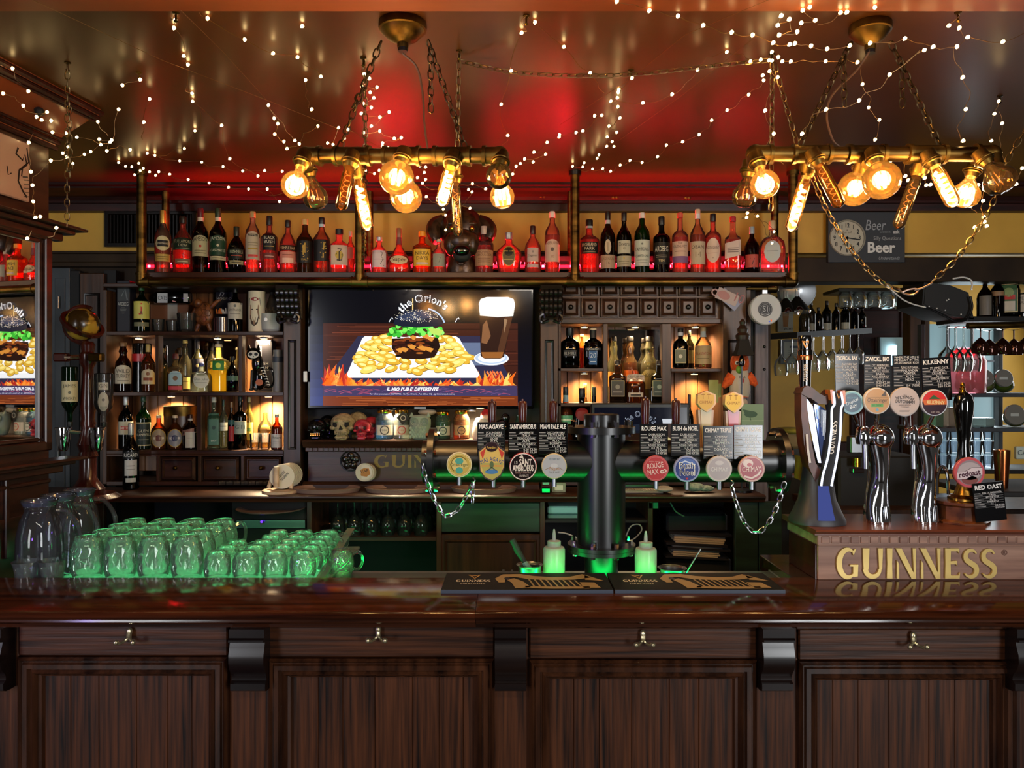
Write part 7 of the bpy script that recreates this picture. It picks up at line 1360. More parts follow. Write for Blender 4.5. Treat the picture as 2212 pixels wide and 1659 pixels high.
# ================================================================ mugs and jugs on the left of the counter
t = thing('glass_tray', 'clear plastic drip tray glowing green under the rows of upturned beer mugs', 'tray', (-1.05, 2.7, 1.05))
G().box(-1.50, -.60, 2.462, 3.0, 1.066, 1.079, .003).build('tray', glass('plastic_drip_tray', '#d8ece0', .35, .2, .8, 0, '#c8d8cc'), t)
G().box(-1.49, -.64, 2.49, 2.96, 1.054, 1.062, .002).build('light_panel', 'greenpanel', t)
ZM = 1.0796
def mug(x, Y, H, r, label, group, prof, hx):
    t = thing('beer_mug', label, 'mug', (x, Y, ZM), group)
    n = 36; vs = []; fs = []; zs = [0, .012, .06, .12, .18, .24, .30, .36, .42, .48, .54, .60, .66, .72, .78, .84, .9, .95, 1]
    for z in zs:
        for i in range(n):
            a = 2*math.pi*i/n; k = 0
            if .1 < z < .78:                                          # pressed dimples
                row = int((z-.1)/.17); fz = math.sin(math.pi*((z-.1)/.17 % 1)); k = .055*fz*max(0, math.cos(9*a+math.pi*(row % 2)))
            rr = r*(rad([(p_, q_) for p_, q_ in prof], z)-k); vs.append((x+rr*math.cos(a), Y+rr*math.sin(a), ZM+H*z))
    for j in range(len(zs)-1):
        for i in range(n): fs.append((j*n+i, j*n+(i+1) % n, (j+1)*n+(i+1) % n, (j+1)*n+i))
    G().add(vs, fs).build('body', 'mug', t)
    G().lathe([(r*.70, H*.90), (r*.72, H*.985), (r*.66, H), (.001, H*.965)], (x, Y, ZM), 26, cap=False).build('base', 'mug', t)
    c = [(r*.88, .80), (r*1.35, .86), (r*1.62, .66), (r*1.58, .38), (r*1.3, .18), (r*.95, .22)]
    a = math.radians(hx); G().tube(curve([(x+d*math.cos(a), Y+d*math.sin(a), ZM+H*f) for d, f in c], 5), r*.12, 8).build('handle', 'clear', t)
    return t
MP = [(.80, 0), (.84, .01), (.96, .14), (1.0, .36), (.99, .56), (.93, .74), (.82, .87), (.74, .93), (.70, .97), (.70, 1.0)]
ordn = ('first', 'second', 'third', 'fourth', 'fifth', 'sixth')
rows4 = ('front', 'second', 'third', 'rear'); big = None
for j in range(4):
    for i in range(4):
        x, Y = -1.412+.1105*i, 2.525+.105*j; L = 'large upturned glass beer mug, %s row, %s from the left' % (rows4[j], ordn[i])
        if big is None: big = mug(x, Y, .134, .052, L, 'large beer mugs on the drip tray', MP, 40)
        else: dup(big, (x, Y, ZM), L)
small = None; rows5 = ('front', 'second', 'third', 'fourth', 'rear')
for j in range(5):
    for i in range(4):
        x, Y = -.976+.0945*i+.0, 2.515+.088*j; L = 'small upturned glass beer mug, %s row, %s from the left' % (rows5[j], ordn[i])
        if i == 0 and j >= 3: continue
        if small is None: small = mug(x, Y, .086, .0435, L, 'small beer mugs on the drip tray', MP, 12)
        else: dup(small, (x, Y, ZM), L)
dup(small, (-.585, 2.60, 1.0675), 'single small upturned beer mug standing right of the drip tray')
tag(G().extr([(2.47, 1.082), (2.50, 1.082), (2.95, 1.155), (2.95, 1.16), (2.47, 1.087)], 'x', -.640, -.612).build('tray_rim', glass('clear_tray_rim', '#d0d8d0', .35, .1, .7)), 'sloping clear tray edge at the right of the small mugs', 'tray')
t = None
for i, (px, y0, Y) in enumerate(((86, 1079, 2.50), (127, 1070, 2.62), (171, 1058, 2.75))):
    x = X_(px, Y); H = Z_(y0, Y)-1.105
    L = ('front', 'middle', 'rear')[i]+' tall glass jug with flared rim at the left end of the counter'
    if t is None:
        t = thing('glass_jug', L, 'jug', (x, Y, 1.0665+.0), 'glass jugs'); r = .069; z0 = 1.0665; H = Z_(y0, Y)-z0
        G().lathe([(.001, .01), (r*.85, .008), (r*.88, 0), (r*.95, .02), (r*1.02, H*.35), (r*1.0, H*.55), (r*.85, H*.75), (r*.68, H*.84), (r*.64, H*.87), (r*.70, H*.93), (r*.80, H*.985), (r*.79, H), (r*.76, H*.985)], (x, Y, z0), 34, cap=False).build('body', 'jug', t)
        G().lathe([(r*.70, H*.93), (r*.78, H*.98), (r*.75, H*.98), (r*.66, H*.93)], (x, Y, z0), 30, cap=False).build('rim', glass('violet_lit_rim_glass', '#b8c4e0', .3, .05, .6), t)  # violet light on the rim put into its glass tint
        a = math.radians(18); G().tube(curve([(x+d*math.cos(a), Y+d*math.sin(a), z0+H*f) for d, f in ((r*.64, .86), (r*1.15, .84), (r*1.62, .66), (r*1.72, .45), (r*1.5, .32), (r*1.0, .36))], 6), .008, 10).build('handle', 'jug', t)
    else: dup(t, (x, Y, 1.0665), L)
t = None
for i, (px, Y) in enumerate(((57, 2.455), (113, 2.47))):
    x = X_(px, Y); L = ('left', 'right')[i]+' small flared green lit glass bowl in front of the glass jugs'
    z0 = 1.0665; H = Z_(1212, Y)-z0; r = S(29, Y)
    if t is None:
        t = thing('flared_glass', L, 'glass', (x, Y, z0), 'flared glass bowls'); G().lathe([(.001, .012), (r*.7, .01), (r*.72, 0), (r*.76, H*.5), (r*.86, H*.8), (r, H), (r*.97, H), (r*.82, H*.8)], (x, Y, z0), 28, cap=False).build('bowl', 'mug', t)
    else: dup(t, (x, Y, z0), L)
# ================================================================ pipe pendants over the counter
def pipe_seg(t, a, b, r, nm='pipe'): return G().cyl(a, b, r, n=22).build(nm, 'brass', t)
def bulb(t, kind, s, e, w, lit, glassm='bulb'):
    """socket point s and tip e as (px, py, Y); w = widest diameter in px"""
    a, b = P(*s), P(*e); L = (b-a).length; ax = (b-a).normalized(); r = S(w, (s[2]+e[2])/2)/2
    so = G().lathe([(.020, -.035), (.021, -.012), (.0245, -.010), (.0245, .002), (.021, .004), (.018, .012), (.016, .016)], a, 20, ax).build('socket', 'bronze', t)
    g = G(); g.tube([a+ax*-.004+(ax.orthogonal().normalized()*math.cos(q*.2618)+ax.cross(ax.orthogonal().normalized())*math.sin(q*.2618))*.0255 for q in range(24)], .0022, 5, True); g.build('socket_ring', 'brass', so)
    if kind == 'globe': pr = [(.013, .008), (.014, L-2*r*.93-.004)]+[(r*math.sin(math.radians(q)), L-r-r*math.cos(math.radians(q))) for q in range(22, 181, 12)]
    elif kind == 'tube': pr = [(.012, .008), (r*.9, .03), (r, .045), (r, L-r)]+[(r*math.cos(math.radians(q)), L-r+r*math.sin(math.radians(q))) for q in (20, 45, 70, 90)]
    else: pr = [(.012, .008), (.014, .02), (r*.6, L*.38), (r*.93, L*.56), (r, L*.7), (r*.88, L*.86), (r*.5, L*.97), (.001, L)]
    G().lathe([(max(.0008, q), z) for q, z in pr], a, 24, ax, cap=False).build('bulb_glass', glassm, t)
    u = ax.orthogonal().normalized(); v = ax.cross(u); f = G(); m = 'filament' if lit else 'filament_dim'
    if kind == 'tube':
        n = 60; f.tube([a+ax*(L*(.24 if lit else .2)+L*(.66)*i/n)+(u*math.cos(i*.62)+v*math.sin(i*.62))*r*.42 for i in range(n+1)], .0042 if lit else .0011, 5)
    else:
        c = a+ax*(L-r if kind == 'globe' else L*.62)
        for k in range(4 if lit else 3):
            q = 2*math.pi*k/4; d = (u*math.cos(q)+v*math.sin(q))*r*.22; f.tube([c-ax*r*.42+d, c+ax*r*.38+d*1.05], .0045 if lit else .0011, 5)
        G().lathe([(.006, .012), (.004, L*.35), (.003, L*.45)], a, 8, ax).build('glass_stem', 'clear', t)
    f.build('filament', m, t)
    if lit: point('bulb_light', (a+b)/2+ax*L*.1, LITW, (1, .74, .44), .03)
LITW = 3.7
def pendant(xa, xb, yc, r_px, Y0, Y1, tees, bulbs, can, chains, spare, cable, label):
    zc = yc; t = thing('pipe_pendant', label, 'ceiling lamp', P((xa+xb)/2, yc, (Y0+Y1)/2), 'industrial pipe pendants')
    r = S(r_px, 2.2); pa, pb_ = P(xa, yc, Y0), P(xb, yc, Y1); d = (pb_-pa).normalized()
    pipe_seg(t, pa+d*.02, pb_-d*.02, r)
    for q, sg in ((pa, 1), (pb_, -1)):
        g = G(); g.sph(q+d*sg*.012, r*1.28, n=18, m=12).cyl(q+d*sg*.012, q+d*sg*.055, r*1.2, n=20).cyl(q+d*sg*.05, q+d*sg*.06, r*1.38, n=20).cyl(q+d*sg*.012, q+d*sg*.012+Vector((0, -.012, -.04)), r*1.18, n=20); g.build('elbow', 'bronze', t)
    for x in tees:
        f = (x-xa)/(xb-xa); c = pa.lerp(pb_, f); g = G(); g.cyl(c-d*.05, c+d*.05, r*1.2, n=20)
        for s_ in (-.055, .045): g.cyl(c+d*s_, c+d*(s_+.010), r*1.38, n=20)
        g.cyl(c, c+Vector((0, -.028, -.032)), r*1.12, n=18).cyl(c, c+Vector((0, .028, -.04)), r*1.12, n=18); g.build('tee_fitting', 'bronze', t)
    for b in bulbs: bulb(t, *b)
    # canopy
    cx, cy, cr = can; Yc = 1.045*F/(CY-cy+12); cq = Vector((X_(cx, Yc), Yc, CEIL-.0005)); R_ = S(cr, Yc)
    G().lathe([(.016, -.072), (.016, -.058), (R_*.34, -.055), (R_*.66, -.042), (R_*.86, -.026), (R_*.90, -.022), (R_*.98, -.020), (R_*1.0, -.010), (R_*.98, 0)], cq, 34).build('canopy', 'bronze', t)
    G().cyl(cq+Vector((0, 0, -.082)), cq+Vector((0, 0, -.066)), .014, n=14).build('cable_gland', 'black', t)
    for a, b in chains:
        G().link_chain([P(*a), P(*b)], .030, .0022, .56).build('chain', 'iron', t)
    for a, b in spare: G().link_chain([P(*a), P(*b)], .030, .0022, .56).build('loose_chain', 'iron', t)
    G().tube(curve([P(*q) for q in cable], 8), .0032, 6).build('cable', cm('#5a3a22', .5), t)
    return t
n_, f_ = 2.10, 2.28
pendant(652, 1088, 337, 16, 2.24, 2.16, (765, 872, 980), [
 ('globe', (652, 352, 2.14), (630, 425, n_), 60, True), ('pear', (668, 372, f_), (688, 452, f_), 54, False, 'bulbc'),
 ('tube', (757, 352, 2.14), (735, 454, n_), 26, False), ('tube', (770, 372, f_), (795, 498, f_), 28, True),
 ('globe', (868, 345, 2.14), (848, 415, n_), 76, True), ('globe', (873, 382, f_), (880, 460, f_), 70, True),
 ('tube', (976, 352, 2.14), (953, 444, n_), 30, True), ('tube', (982, 385, f_), (990, 510, f_), 22, False, 'bulbc'),
 ('globe', (1081, 352, 2.14), (1075, 402, n_), 56, False, 'bulbc'), ('pear', (1078, 372, f_), (1088, 450, f_), 54, True)],
 (870, 62, 52), [((823, 90, 2.2), (733, 322, 2.22)), ((924, 88, 2.2), (1006, 322, 2.18))], [((786, 190, 2.15), (762, 232, 2.12)), ((930, 100, 2.2), (931, 242, 2.2))],
 [(870, 116, 2.2), (900, 145, 2.2), (913, 200, 2.2), (917, 270, 2.19), (924, 322, 2.18)], 'left brass pipe pendant with ten filament bulbs hanging over the counter')
pendant(1622, 2150, 333, 16, 2.2, 2.2, (1752, 1870, 2000), [
 ('pear', (1616, 372, f_), (1606, 448, f_), 56, False, 'bulbc'), ('globe', (1638, 354, 2.14), (1660, 424, n_), 62, True),
 ('tube', (1745, 372, f_), (1707, 500, f_), 28, True), ('tube', (1764, 348, 2.14), (1816, 448, n_), 28, False),
 ('globe', (1858, 365, f_), (1838, 444, f_), 74, True), ('globe', (1890, 346, 2.14), (1916, 424, n_), 80, True),
 ('tube', (1984, 372, f_), (1938, 494, f_), 26, False, 'bulbc'), ('tube', (2014, 350, 2.14), (2063, 446, n_), 32, True),
 ('pear', (2100, 372, f_), (2078, 446, f_), 62, True), ('pear', (2128, 348, 2.14), (2176, 410, n_), 70, False, 'bulbc')],
 (1880, 66, 44), [((1838, 92, 2.2), (1727, 315, 2.2)), ((1924, 92, 2.2), (2030, 315, 2.2))], [((1822, 120, 2.2), (1824, 230, 2.2)), ((1948, 132, 2.2), (1949, 232, 2.2))],
 [(1880, 108, 2.2), (1850, 152, 2.22), (1798, 205, 2.22), (1786, 250, 2.21), (1798, 300, 2.2), (1814, 318, 2.2)], 'right brass pipe pendant with ten filament bulbs hanging over the counter')
# ---------------------------------------------------------------- decorative chains
def cap_y(py, Y): return min(Y, (1.035 if py > 34 else .972)*F/(CY-py)) if py < CY-400 else Y
def wchain(pts, L, r, mat, label, w=.5):
    q = [P(a, b, cap_y(b, Y)) for a, b, Y in pts]; o = thing('chain', label, 'chain', q[0], None); G().link_chain(curve(q, 8) if len(q) > 2 else q, L, r, w).build('links', mat, o); return o
wchain([(146, 140, 2.48), (145, 310, 2.48), (145, 490, 2.48)], .028, .0017, 'chain', 'long brass chain hanging down beside the left wall cornice')
wchain([(149, 215, 2.46), (151, 300, 2.46), (152, 382, 2.46)], .028, .0017, 'chain', 'short second strand of brass chain beside the left wall')
wchain([(992, 132, 2.46), (1100, 155, 2.42), (1240, 164, 2.4), (1380, 160, 2.38), (1500, 147, 2.36), (1660, 130, 2.34)], .030, .0018, 'chain', 'brass chain swagged along the ceiling between the two pendants')
wchain([(992, 115, 2.4), (990, 220, 2.42), (988, 318, 2.45)], .03, .0018, 'chain', 'thin chain dropping from the left end of the ceiling swag')
wchain([(787, 132, 2.5), (788, 220, 2.55), (789, 330, 2.6), (786, 565, 3.2)], .034, .0022, 'chain', 'brass chain hanging in front of the second brass post')
wchain([(1668, 132, 2.34), (1667, 300, 2.34), (1665, 455, 2.34)], .030, .0020, 'chain', 'straight brass chain hanging left of the right pendant')
wchain([(1673, 138, 2.34), (1697, 225, 2.33), (1722, 312, 2.32)], .030, .0020, 'chain', 'slanting brass chain ending at the right pendant pipe')
wchain([(1752, 378, 2.30), (1790, 462, 2.34), (1850, 555, 2.38), (1905, 610, 2.4), (1944, 628, 2.4)], .030, .0020, 'chain', 'long brass chain hanging from the right pendant in front of the clock')
wchain([(2012, 610, 2.4), (2065, 560, 2.4), (2115, 490, 2.4), (2148, 430, 2.4), (2166, 370, 2.4), (2190, 320, 2.38), (2225, 270, 2.36)], .030, .0020, 'chain', 'long brass chain rising to the right edge from the snap hook')
q = [P(a, b, 2.4) for a, b in ((1940, 624), (1952, 634), (1970, 637), (1982, 630), (1978, 624), (1962, 626), (1948, 632))]
tag(G().tube(curve(q, 4), .0034, 6).tube(curve([P(a, b, 2.398) for a, b in ((1975, 626), (1992, 622), (2014, 611))], 4), .003, 6).build('snap_hook', pb('pinkish_steel', '#b59a8a', .3, 1.)), 'steel snap hook joining the two long brass chains', 'hook')
# ================================================================ fairy lights
ledm = None
def fairy(label, strands, Y0, Y1, off, k=.33454, r=.0052):
    """strands of zoomed pixel points; first flag False = wire only point"""
    global ledm
    allp = []
    first = None; root = None; nb = 0; wires = []
    tot = sum(len(s_) for s_ in strands); cnt = 0
    for s_ in strands:
        w = []
        for p_ in s_:
            px, py = off+p_[0]*k, p_[1]*k; Y = Y0+(Y1-Y0)*cnt/max(1, tot-1); Y = cap_y(py, Y); cnt += 1
            v = P(px, py, Y)
            if len(p_) < 3: allp.append(v)
            w.append(v)
        wires.append(w)
    root = thing('fairy_light_string', label, 'fairy lights', wires[0][0], 'strings of warm fairy lights')
    for w in wires:
        if len(w) > 1:
            pts = []
            for i in range(len(w)-1):
                d = (w[i+1]-w[i]).length; pts += [w[i], w[i].lerp(w[i+1], .35)+Vector((R()-.5, 0, R()-.7))*d*.16, w[i].lerp(w[i+1], .7)+Vector((R()-.5, 0, R()-.7))*d*.16]
            pts.append(w[-1]); G().tube(curve(pts, 3), .0009, 4).build('wire', 'wire', root)
    for v in allp:
        if ledm is None:
            b = G().lathe([(.0006, -1.1*r), (r*.75, -.5*r), (r, .2*r), (r*.8, .9*r), (.0006, 1.2*r)], (0, 0, 0), 8).build('led_bulb', 'led'); ledm = b.data; bpy.data.objects.remove(b)
        b = bpy.data.objects.new('led_bulb', ledm); COL.objects.link(b); b.parent = root; b.location = v-Vector(root['_b']); b.rotation_euler = (R(), R(), R())
Z1, Z2, Z3 = 0, 740, 1472
fairy('fairy light strand falling from the left ceiling hook to the brass post', [[(1130, 90, 0), (1130, 130), (1123, 182), (1185, 362), (1213, 418), (1240, 605), (1243, 655), (1258, 845), (1190, 960), (1000, 1005), (950, 990)]], 2.1, 3.6, Z1)
fairy('fairy light strand crossing the red ceiling glow to the left pendant', [[(1243, 655, 0), (1430, 810), (1483, 1025), (1665, 1137), (1725, 1222), (1805, 1302), (1920, 1285, 0)]], 2.7, 3.3, Z1)
fairy('fairy light strand near the beam left of the left pendant canopy', [[(1285, 80, 0), (1340, 120), (1580, 257), (1762, 345), (1920, 370), (2070, 495)]], 2.1, 2.5, Z1)
fairy('short pair of fairy lights on the dark ceiling at the left', [[(790, 552), (905, 515)]], 2.5, 2.5, Z1)
fairy('fairy light tangle left of the first brass post', [[(765, 707), (720, 905), (640, 900), (650, 935), (710, 918), (690, 975), (770, 940, 0), (840, 968)], [(632, 788), (700, 880, 0)], [(495, 887), (600, 905, 0), (640, 930, 0)], [(440, 950), (405, 990), (430, 1015), (470, 1057)], [(430, 1015, 0), (545, 998), (585, 980), (640, 935, 0)]], 2.7, 3.0, Z1)
fairy('fairy light bunch wrapped around the top of the first brass post', [[(765, 1050), (810, 1075), (850, 1078), (895, 1055), (905, 1103), (925, 1088), (870, 1130), (965, 1110), (1005, 1133), (1025, 1110), (1095, 1125), (1215, 1160), (1350, 1182), (1475, 1210), (1605, 1222), (1820, 1250, 0)]], 3.55, 3.4, Z1)
fairy('fairy light strand hanging along the cornice left of the left pendant', [[(1000, 1005, 0), (1160, 1040), (1302, 1048), (1440, 1077), (1567, 1105), (1708, 1102), (1822, 1107)]], 3.5, 3.3, Z1)
fairy('fairy light cluster above the left elbow of the left pendant', [[(1733, 680), (1770, 765), (1793, 800), (1773, 867), (1833, 915), (1852, 960), (1933, 930)], [(1733, 690, 0), (1830, 800, 0), (1903, 908)], [(1933, 930, 0), (1960, 860, 0), (2053, 815)], [(2185, 825), (2150, 935), (2115, 925)]], 2.6, 2.9, Z1)
fairy('fairy light strand on the varnished soffit of the left wall', [[(80, 443), (100, 510, 0), (135, 540, 0)], [(182, 590)], [(20, 605), (95, 625, 0), (150, 685), (170, 718, 0), (303, 725), (235, 755), (268, 775), (330, 780)], [(338, 855), (425, 862)]], 2.45, 2.62, Z1)
fairy('fairy light strand trailing down beside the cream poster', [[(215, 860, 0), (185, 922), (188, 1010, 0), (200, 1110)], [(430, 1015, 0), (328, 1038), (215, 1140, 0), (208, 1197), (215, 1303), (228, 1405), (260, 1400)], [(363, 1472), (350, 1520, 0), (310, 1530, 0)], [(175, 1540), (205, 1490, 0)]], 2.5, 2.5, Z1)
fairy('scattered fairy lights above the first brass post', [[(965, 640), (940, 700, 0), (928, 790), (920, 900, 0)], [(1950, 170)], [(1972, 518), (1972, 620, 0), (2012, 707)]], 2.7, 2.5, Z1)
fairy('fairy light bundle wound around the chain left of the left pendant', [[(140, 480), (172, 508), (123, 558), (222, 565), (178, 597), (200, 633), (133, 670), (185, 695), (120, 733), (240, 757), (300, 725), (185, 815), (135, 858), (240, 848), (333, 895), (378, 890), (258, 925), (257, 945), (292, 955), (35, 838), (10, 895)]], 2.5, 2.8, Z2)
fairy('fairy light strand dropping from the middle ceiling hook', [[(1190, 100, 0), (1155, 212), (1087, 458), (1023, 675), (1065, 875), (1040, 950, 0)]], 2.15, 2.8, Z2)
fairy('fairy light strand running right from the middle ceiling hook', [[(1200, 110, 0), (1242, 145), (1427, 303), (1597, 472), (1690, 600, 0)]], 2.15, 2.5, Z2)
fairy('fairy light garland along the beam from the middle to the right edge', [[(1770, 10), (1880, 30, 0), (1980, 70), (2165, 105), (2327, 165), (2512, 210), (2647, 228), (2780, 277), (2885, 288)], [(2919, 282), (3025, 298), (3127, 317), (3274, 295)], [(3405, 280), (3630, 250), (3812, 303), (3967, 303), (4035, 240), (4262, 270), (4425, 200, 0)], [(3755, 325), (3640, 400, 0)]], 2.0, 2.1, Z2)
fairy('fairy light bundle spiralling down to the third brass post', [[(1868, 505), (1783, 578), (1780, 597), (1773, 632), (1732, 655), (1777, 690), (1790, 762), (1720, 815), (1770, 855), (1708, 885), (1740, 915), (1752, 947), (1705, 945), (1655, 1000), (1643, 1023), (1560, 1052), (1550, 1078), (1485, 1075)]], 2.45, 3.6, Z2)
fairy('fairy light strand rising from the left pendant towards the ceiling bundle', [[(1627, 748), (1672, 745), (1550, 845), (1507, 857), (1400, 872), (1397, 885), (1320, 920), (1235, 983), (1310, 997), (1175, 1027), (1230, 1047), (1147, 1057), (1120, 1075), (1097, 1125)]], 2.7, 3.0, Z2)
fairy('fairy light strand looping over the ceiling chain', [[(1730, 660, 0), (1938, 665), (2127, 610), (2200, 560, 0), (2292, 452), (2350, 370, 0), (2480, 337), (2590, 350, 0), (2632, 397), (2699, 387), (2752, 390), (2772, 392)]], 2.45, 2.3, Z2)
fairy('fairy light strand across the red ceiling right of the third post', [[(1540, 1100, 0), (1613, 1092), (1680, 1090), (1730, 1107), (1792, 1067), (1855, 1037), (1933, 1050), (2033, 1012), (2090, 938), (2195, 915), (2302, 870), (2382, 777), (2482, 713), (2622, 612), (2719, 520), (2712, 487)]], 3.6, 2.4, Z2)
fairy('fairy lights hanging behind the bulbs of the left pendant', [[(535, 1080), (500, 1072), (527, 1115), (483, 1147), (535, 1160), (515, 1183), (560, 1220, 0), (620, 1225, 0)], [(760, 1195, 0), (838, 1187), (923, 1220)], [(812, 1225), (835, 1240), (800, 1290, 0), (775, 1330, 0), (822, 1345)], [(540, 1270), (600, 1310, 0), (650, 1352), (665, 1390), (680, 1440, 0), (665, 1485)], [(150, 1100), (205, 1122), (235, 1100)]], 2.9, 3.4, Z2)
fairy('dense fairy light cluster on the beam left of the right pendant canopy', [[(643, 103), (620, 165), (695, 125), (710, 200, 0), (630, 228), (747, 207), (773, 150), (862, 132), (782, 68), (827, 47)], [(880, 160, 0), (940, 150, 0), (1025, 83), (1067, 80)], [(1248, 48)]], 1.95, 2.0, Z3)
fairy('fairy light strand under the ceiling chain at the right', [[(583, 337), (625, 370), (650, 397), (705, 398), (800, 390, 0), (930, 397), (1060, 380, 0), (1135, 403)]], 2.28, 2.25, Z3)
fairy('fairy lights twisting down the straight chain beside the right pendant', [[(567, 460), (620, 500), (575, 600, 0), (540, 715), (595, 865), (550, 940, 0)]], 2.33, 2.3, Z3)
fairy('fairy light strand with wavy wire hanging at the far right', [[(1790, 90, 0), (1725, 167)], [(1790, 110, 0), (1793, 182), (1823, 240, 0)], [(1755, 303, 0), (1815, 500), (1865, 600, 0), (1835, 707), (1780, 830, 0), (1817, 910)]], 2.1, 2.2, Z3)
fairy('fairy light strand zigzagging behind the right pendant cable', [[(1160, 440, 0), (1168, 545), (1225, 640, 0), (1208, 695), (1277, 775), (1250, 903)]], 2.5, 2.6, Z3)
fairy('fairy light strand climbing from the pendant chain to the right', [[(1540, 325, 0), (1343, 483), (1147, 650), (933, 708), (840, 750, 0), (778, 865)]], 2.15, 2.18, Z3)
fairy('fairy light loop at the right edge beside the dark ceiling streak', [[(2048, 655), (2020, 735), (1980, 850, 0), (2000, 910)], [(2050, 720, 0), (2070, 797), (2055, 900, 0), (2060, 987), (2110, 1050, 0)]], 2.6, 2.7, Z3)
fairy('fairy lights strung below the right pendant pipe', [[(630, 1035), (660, 1060, 0)], [(1352, 1038), (1442, 1038), (1445, 1137), (1463, 1165)], [(1570, 1150), (1580, 1197), (1607, 1193), (1760, 1200, 0), (1915, 1195), (1953, 1220), (1947, 1298), (1935, 1350, 0), (1950, 1400), (1957, 1433), (1970, 1460), (1893, 1468)], [(1865, 1330), (1910, 1380, 0)], [(2160, 1190), (2200, 1088)]], 2.45, 2.4, Z3)
fairy('fairy light wires hanging onto the right end bottle', [[(455, 1350, 0), (425, 1377), (420, 1405), (390, 1415, 0)], [(460, 1355, 0), (490, 1397), (570, 1460, 0), (597, 1497)], [(490, 1397, 0), (540, 1470, 0), (585, 1570)]], 2.6, 3.5, Z3)
# thin fishing lines carrying the lights
for i, pts in enumerate(([(70, 0, 1.9), (350, 130, 2.4), (560, 210, 2.7), (735, 280, 2.9)], [(390, 22, 1.95), (480, 110, 2.35), (575, 215, 2.7)], [(1660, 0, 1.9), (1480, 75, 2.2), (1365, 168, 2.5), (1210, 270, 2.9)], [(1625, 85, 2.2), (1475, 205, 2.6), (1335, 305, 3.0)])):
    tag(G().tube([P(a, b, cap_y(b, Y)) for a, b, Y in pts], .0007, 4).build('hanging_wire', 'wire'), 'thin taut wire under the ceiling, %s from the left' % ordn[i], 'wire')
for i, (px, py) in enumerate(((380, 30), (1137, 37), (2070, 30), (146, 138), (992, 113), (300, 160), (1668, 120), (2160, 210), (785, 128), (1363, 155))):
    Y = .995*1.045*F/(CY-py); q = P(px, py, Y); q.z = CEIL
    tag(G().lathe([(.010, 0), (.010, -.004), (.003, -.006), (.003, -.022), (.007, -.026), (.001, -.03)], q, 10).build('ceiling_hook', 'bronze'), 'small ceiling hook holding the lights, %s counted from the first' % ('first', 'second', 'third', 'fourth', 'fifth', 'sixth', 'seventh', 'eighth', 'ninth', 'tenth')[i], 'hook', 'ceiling hooks')
# ================================================================ the room beyond, on the right
YW = 5.7
struct(G().box(1.2, 4.3, YW, YW+.1, 0, 3.0), 'wall_rear', 'yellow')
struct(G().box(3.9, 4.0, 4.3, YW, 0, 3.0), 'wall_right', 'yellow')
struct(G().box(1.2, 4.3, 4.4, YW+.1, 2.78, 2.84), 'ceiling', 'lintel')
d = struct(G().pxbox(1672, 955, 1838, 1300, YW-.10, .10, .006), 'door_3', 'mahog')
d = struct(G().pxbox(1838, 640, 1960, 1300, YW-.03, .03, .004), 'door_4', 'mahog'); d['_b'] = [0, 0, 0]
g = G(); g.frame(X_(1845, YW), X_(1955, YW), Z_(1240, YW), Z_(655, YW), YW-.03, [(0, 0), (.0, .014), (.05, .014), (.06, 0)]); g.build('panel_moulding', 'mahog', d)
struct(G().pxbox(1966, 600, 1990, 1320, 5.2, .1, .004).pxbox(1998, 640, 2008, 1320, 5.2, .06), 'trim_10', 'back')
tag(G().pxbox(1895, 728, 1950, 790, YW-.07, .03, .003).build('small_picture', 'mirror'), 'small mirrored picture on the dark door at the rear', 'picture')
# grey upright plank at the end of the bar unit, with bolts
t = thing('upright_plank', 'grey weathered upright plank at the right end of the bar unit', 'plank', P(1646, 1200, 4.0)); G().pxbox(1631, 690, 1660, 1210, 3.9, .06, .004).build('plank', 'grey', t)
for y in (749, 798): G().sph(P(1651, y, 3.9), .008).build('bolt', 'black', t)
struct(G().pxbox(1612, 626, 1632, 1210, 3.92, .1, .003), 'trim_11', 'blackm')
# clock sign on the frieze
Yk = 4.10; t = thing('clock_sign', 'dark slate sign with a round cream clock and white lettering on the ochre wall', 'clock', P(1872, 567, Yk)); G().pxbox(1789, 458, 1955, 567, Yk, .03, .002).build('board', pb('slate_sign', '#26292e', .6), t)
G().lathe([(S(39, Yk), 0), (S(39, Yk), .008), (S(37.5, Yk), .010)], P(1830, 514, Yk)+Vector((0, .002, 0)), 40, (0, -1, 0)).build('clock_rim', cm('#8d8878', .5), t)
p = Pr(); p.disc(1830, 514, 37, 36, '#a9a492', 1, 36); p.ring(1830, 514, 36, 37, '#4a463c', 2, 40); nums = '12 1 2 3 4 5 6 7 8 9 10 11'.split()
for i, s_ in enumerate(nums):
    a = math.radians(30*i-90); p.text(s_, 1830+27*math.cos(a), 514+27*math.sin(a)+4, 9, '#1d1c1a', 3, fat=True, sx=.8)
for i in range(12): a = math.radians(30*i); p.disc(1830+17*math.cos(a), 514+17*math.sin(a), 1, 1, '#3a3834', 3, 6)
p.text('Cafe 1894', 1830, 504, 3, '#4a463c', 3)
prn(p, Yk-.0085, 'dial', t)
p = Pr(); p.line([(1826, 513), (1858, 518)], 2.4, '#141414', 3); p.line([(1831, 510), (1830, 538)], 1.8, '#141414', 3); p.disc(1830, 514, 3, 3, '#141414', 3); prn(p, Yk-.0125, 'hands', t)
p = Pr(); p.text('Beer', 1890, 497, 22, '#8f9397', 2, w=44, sl=.15, al='c'); p.text("Doesn't", 1912, 503, 5, '#7d8184', 2, w=24); p.text('ask', 1936, 504, 7, '#b5b5b2', 2, fat=True); p.text('Silly Questions', 1917, 518, 7.5, '#9a9c9c', 2, w=60); p.text('Beer', 1903, 545, 22, '#c9c9c6', 2, w=60, fat=True); p.text('Understands', 1920, 561, 7, '#8f9397', 2, w=46, sl=.3)
prn(p, Yk, 'lettering', t)
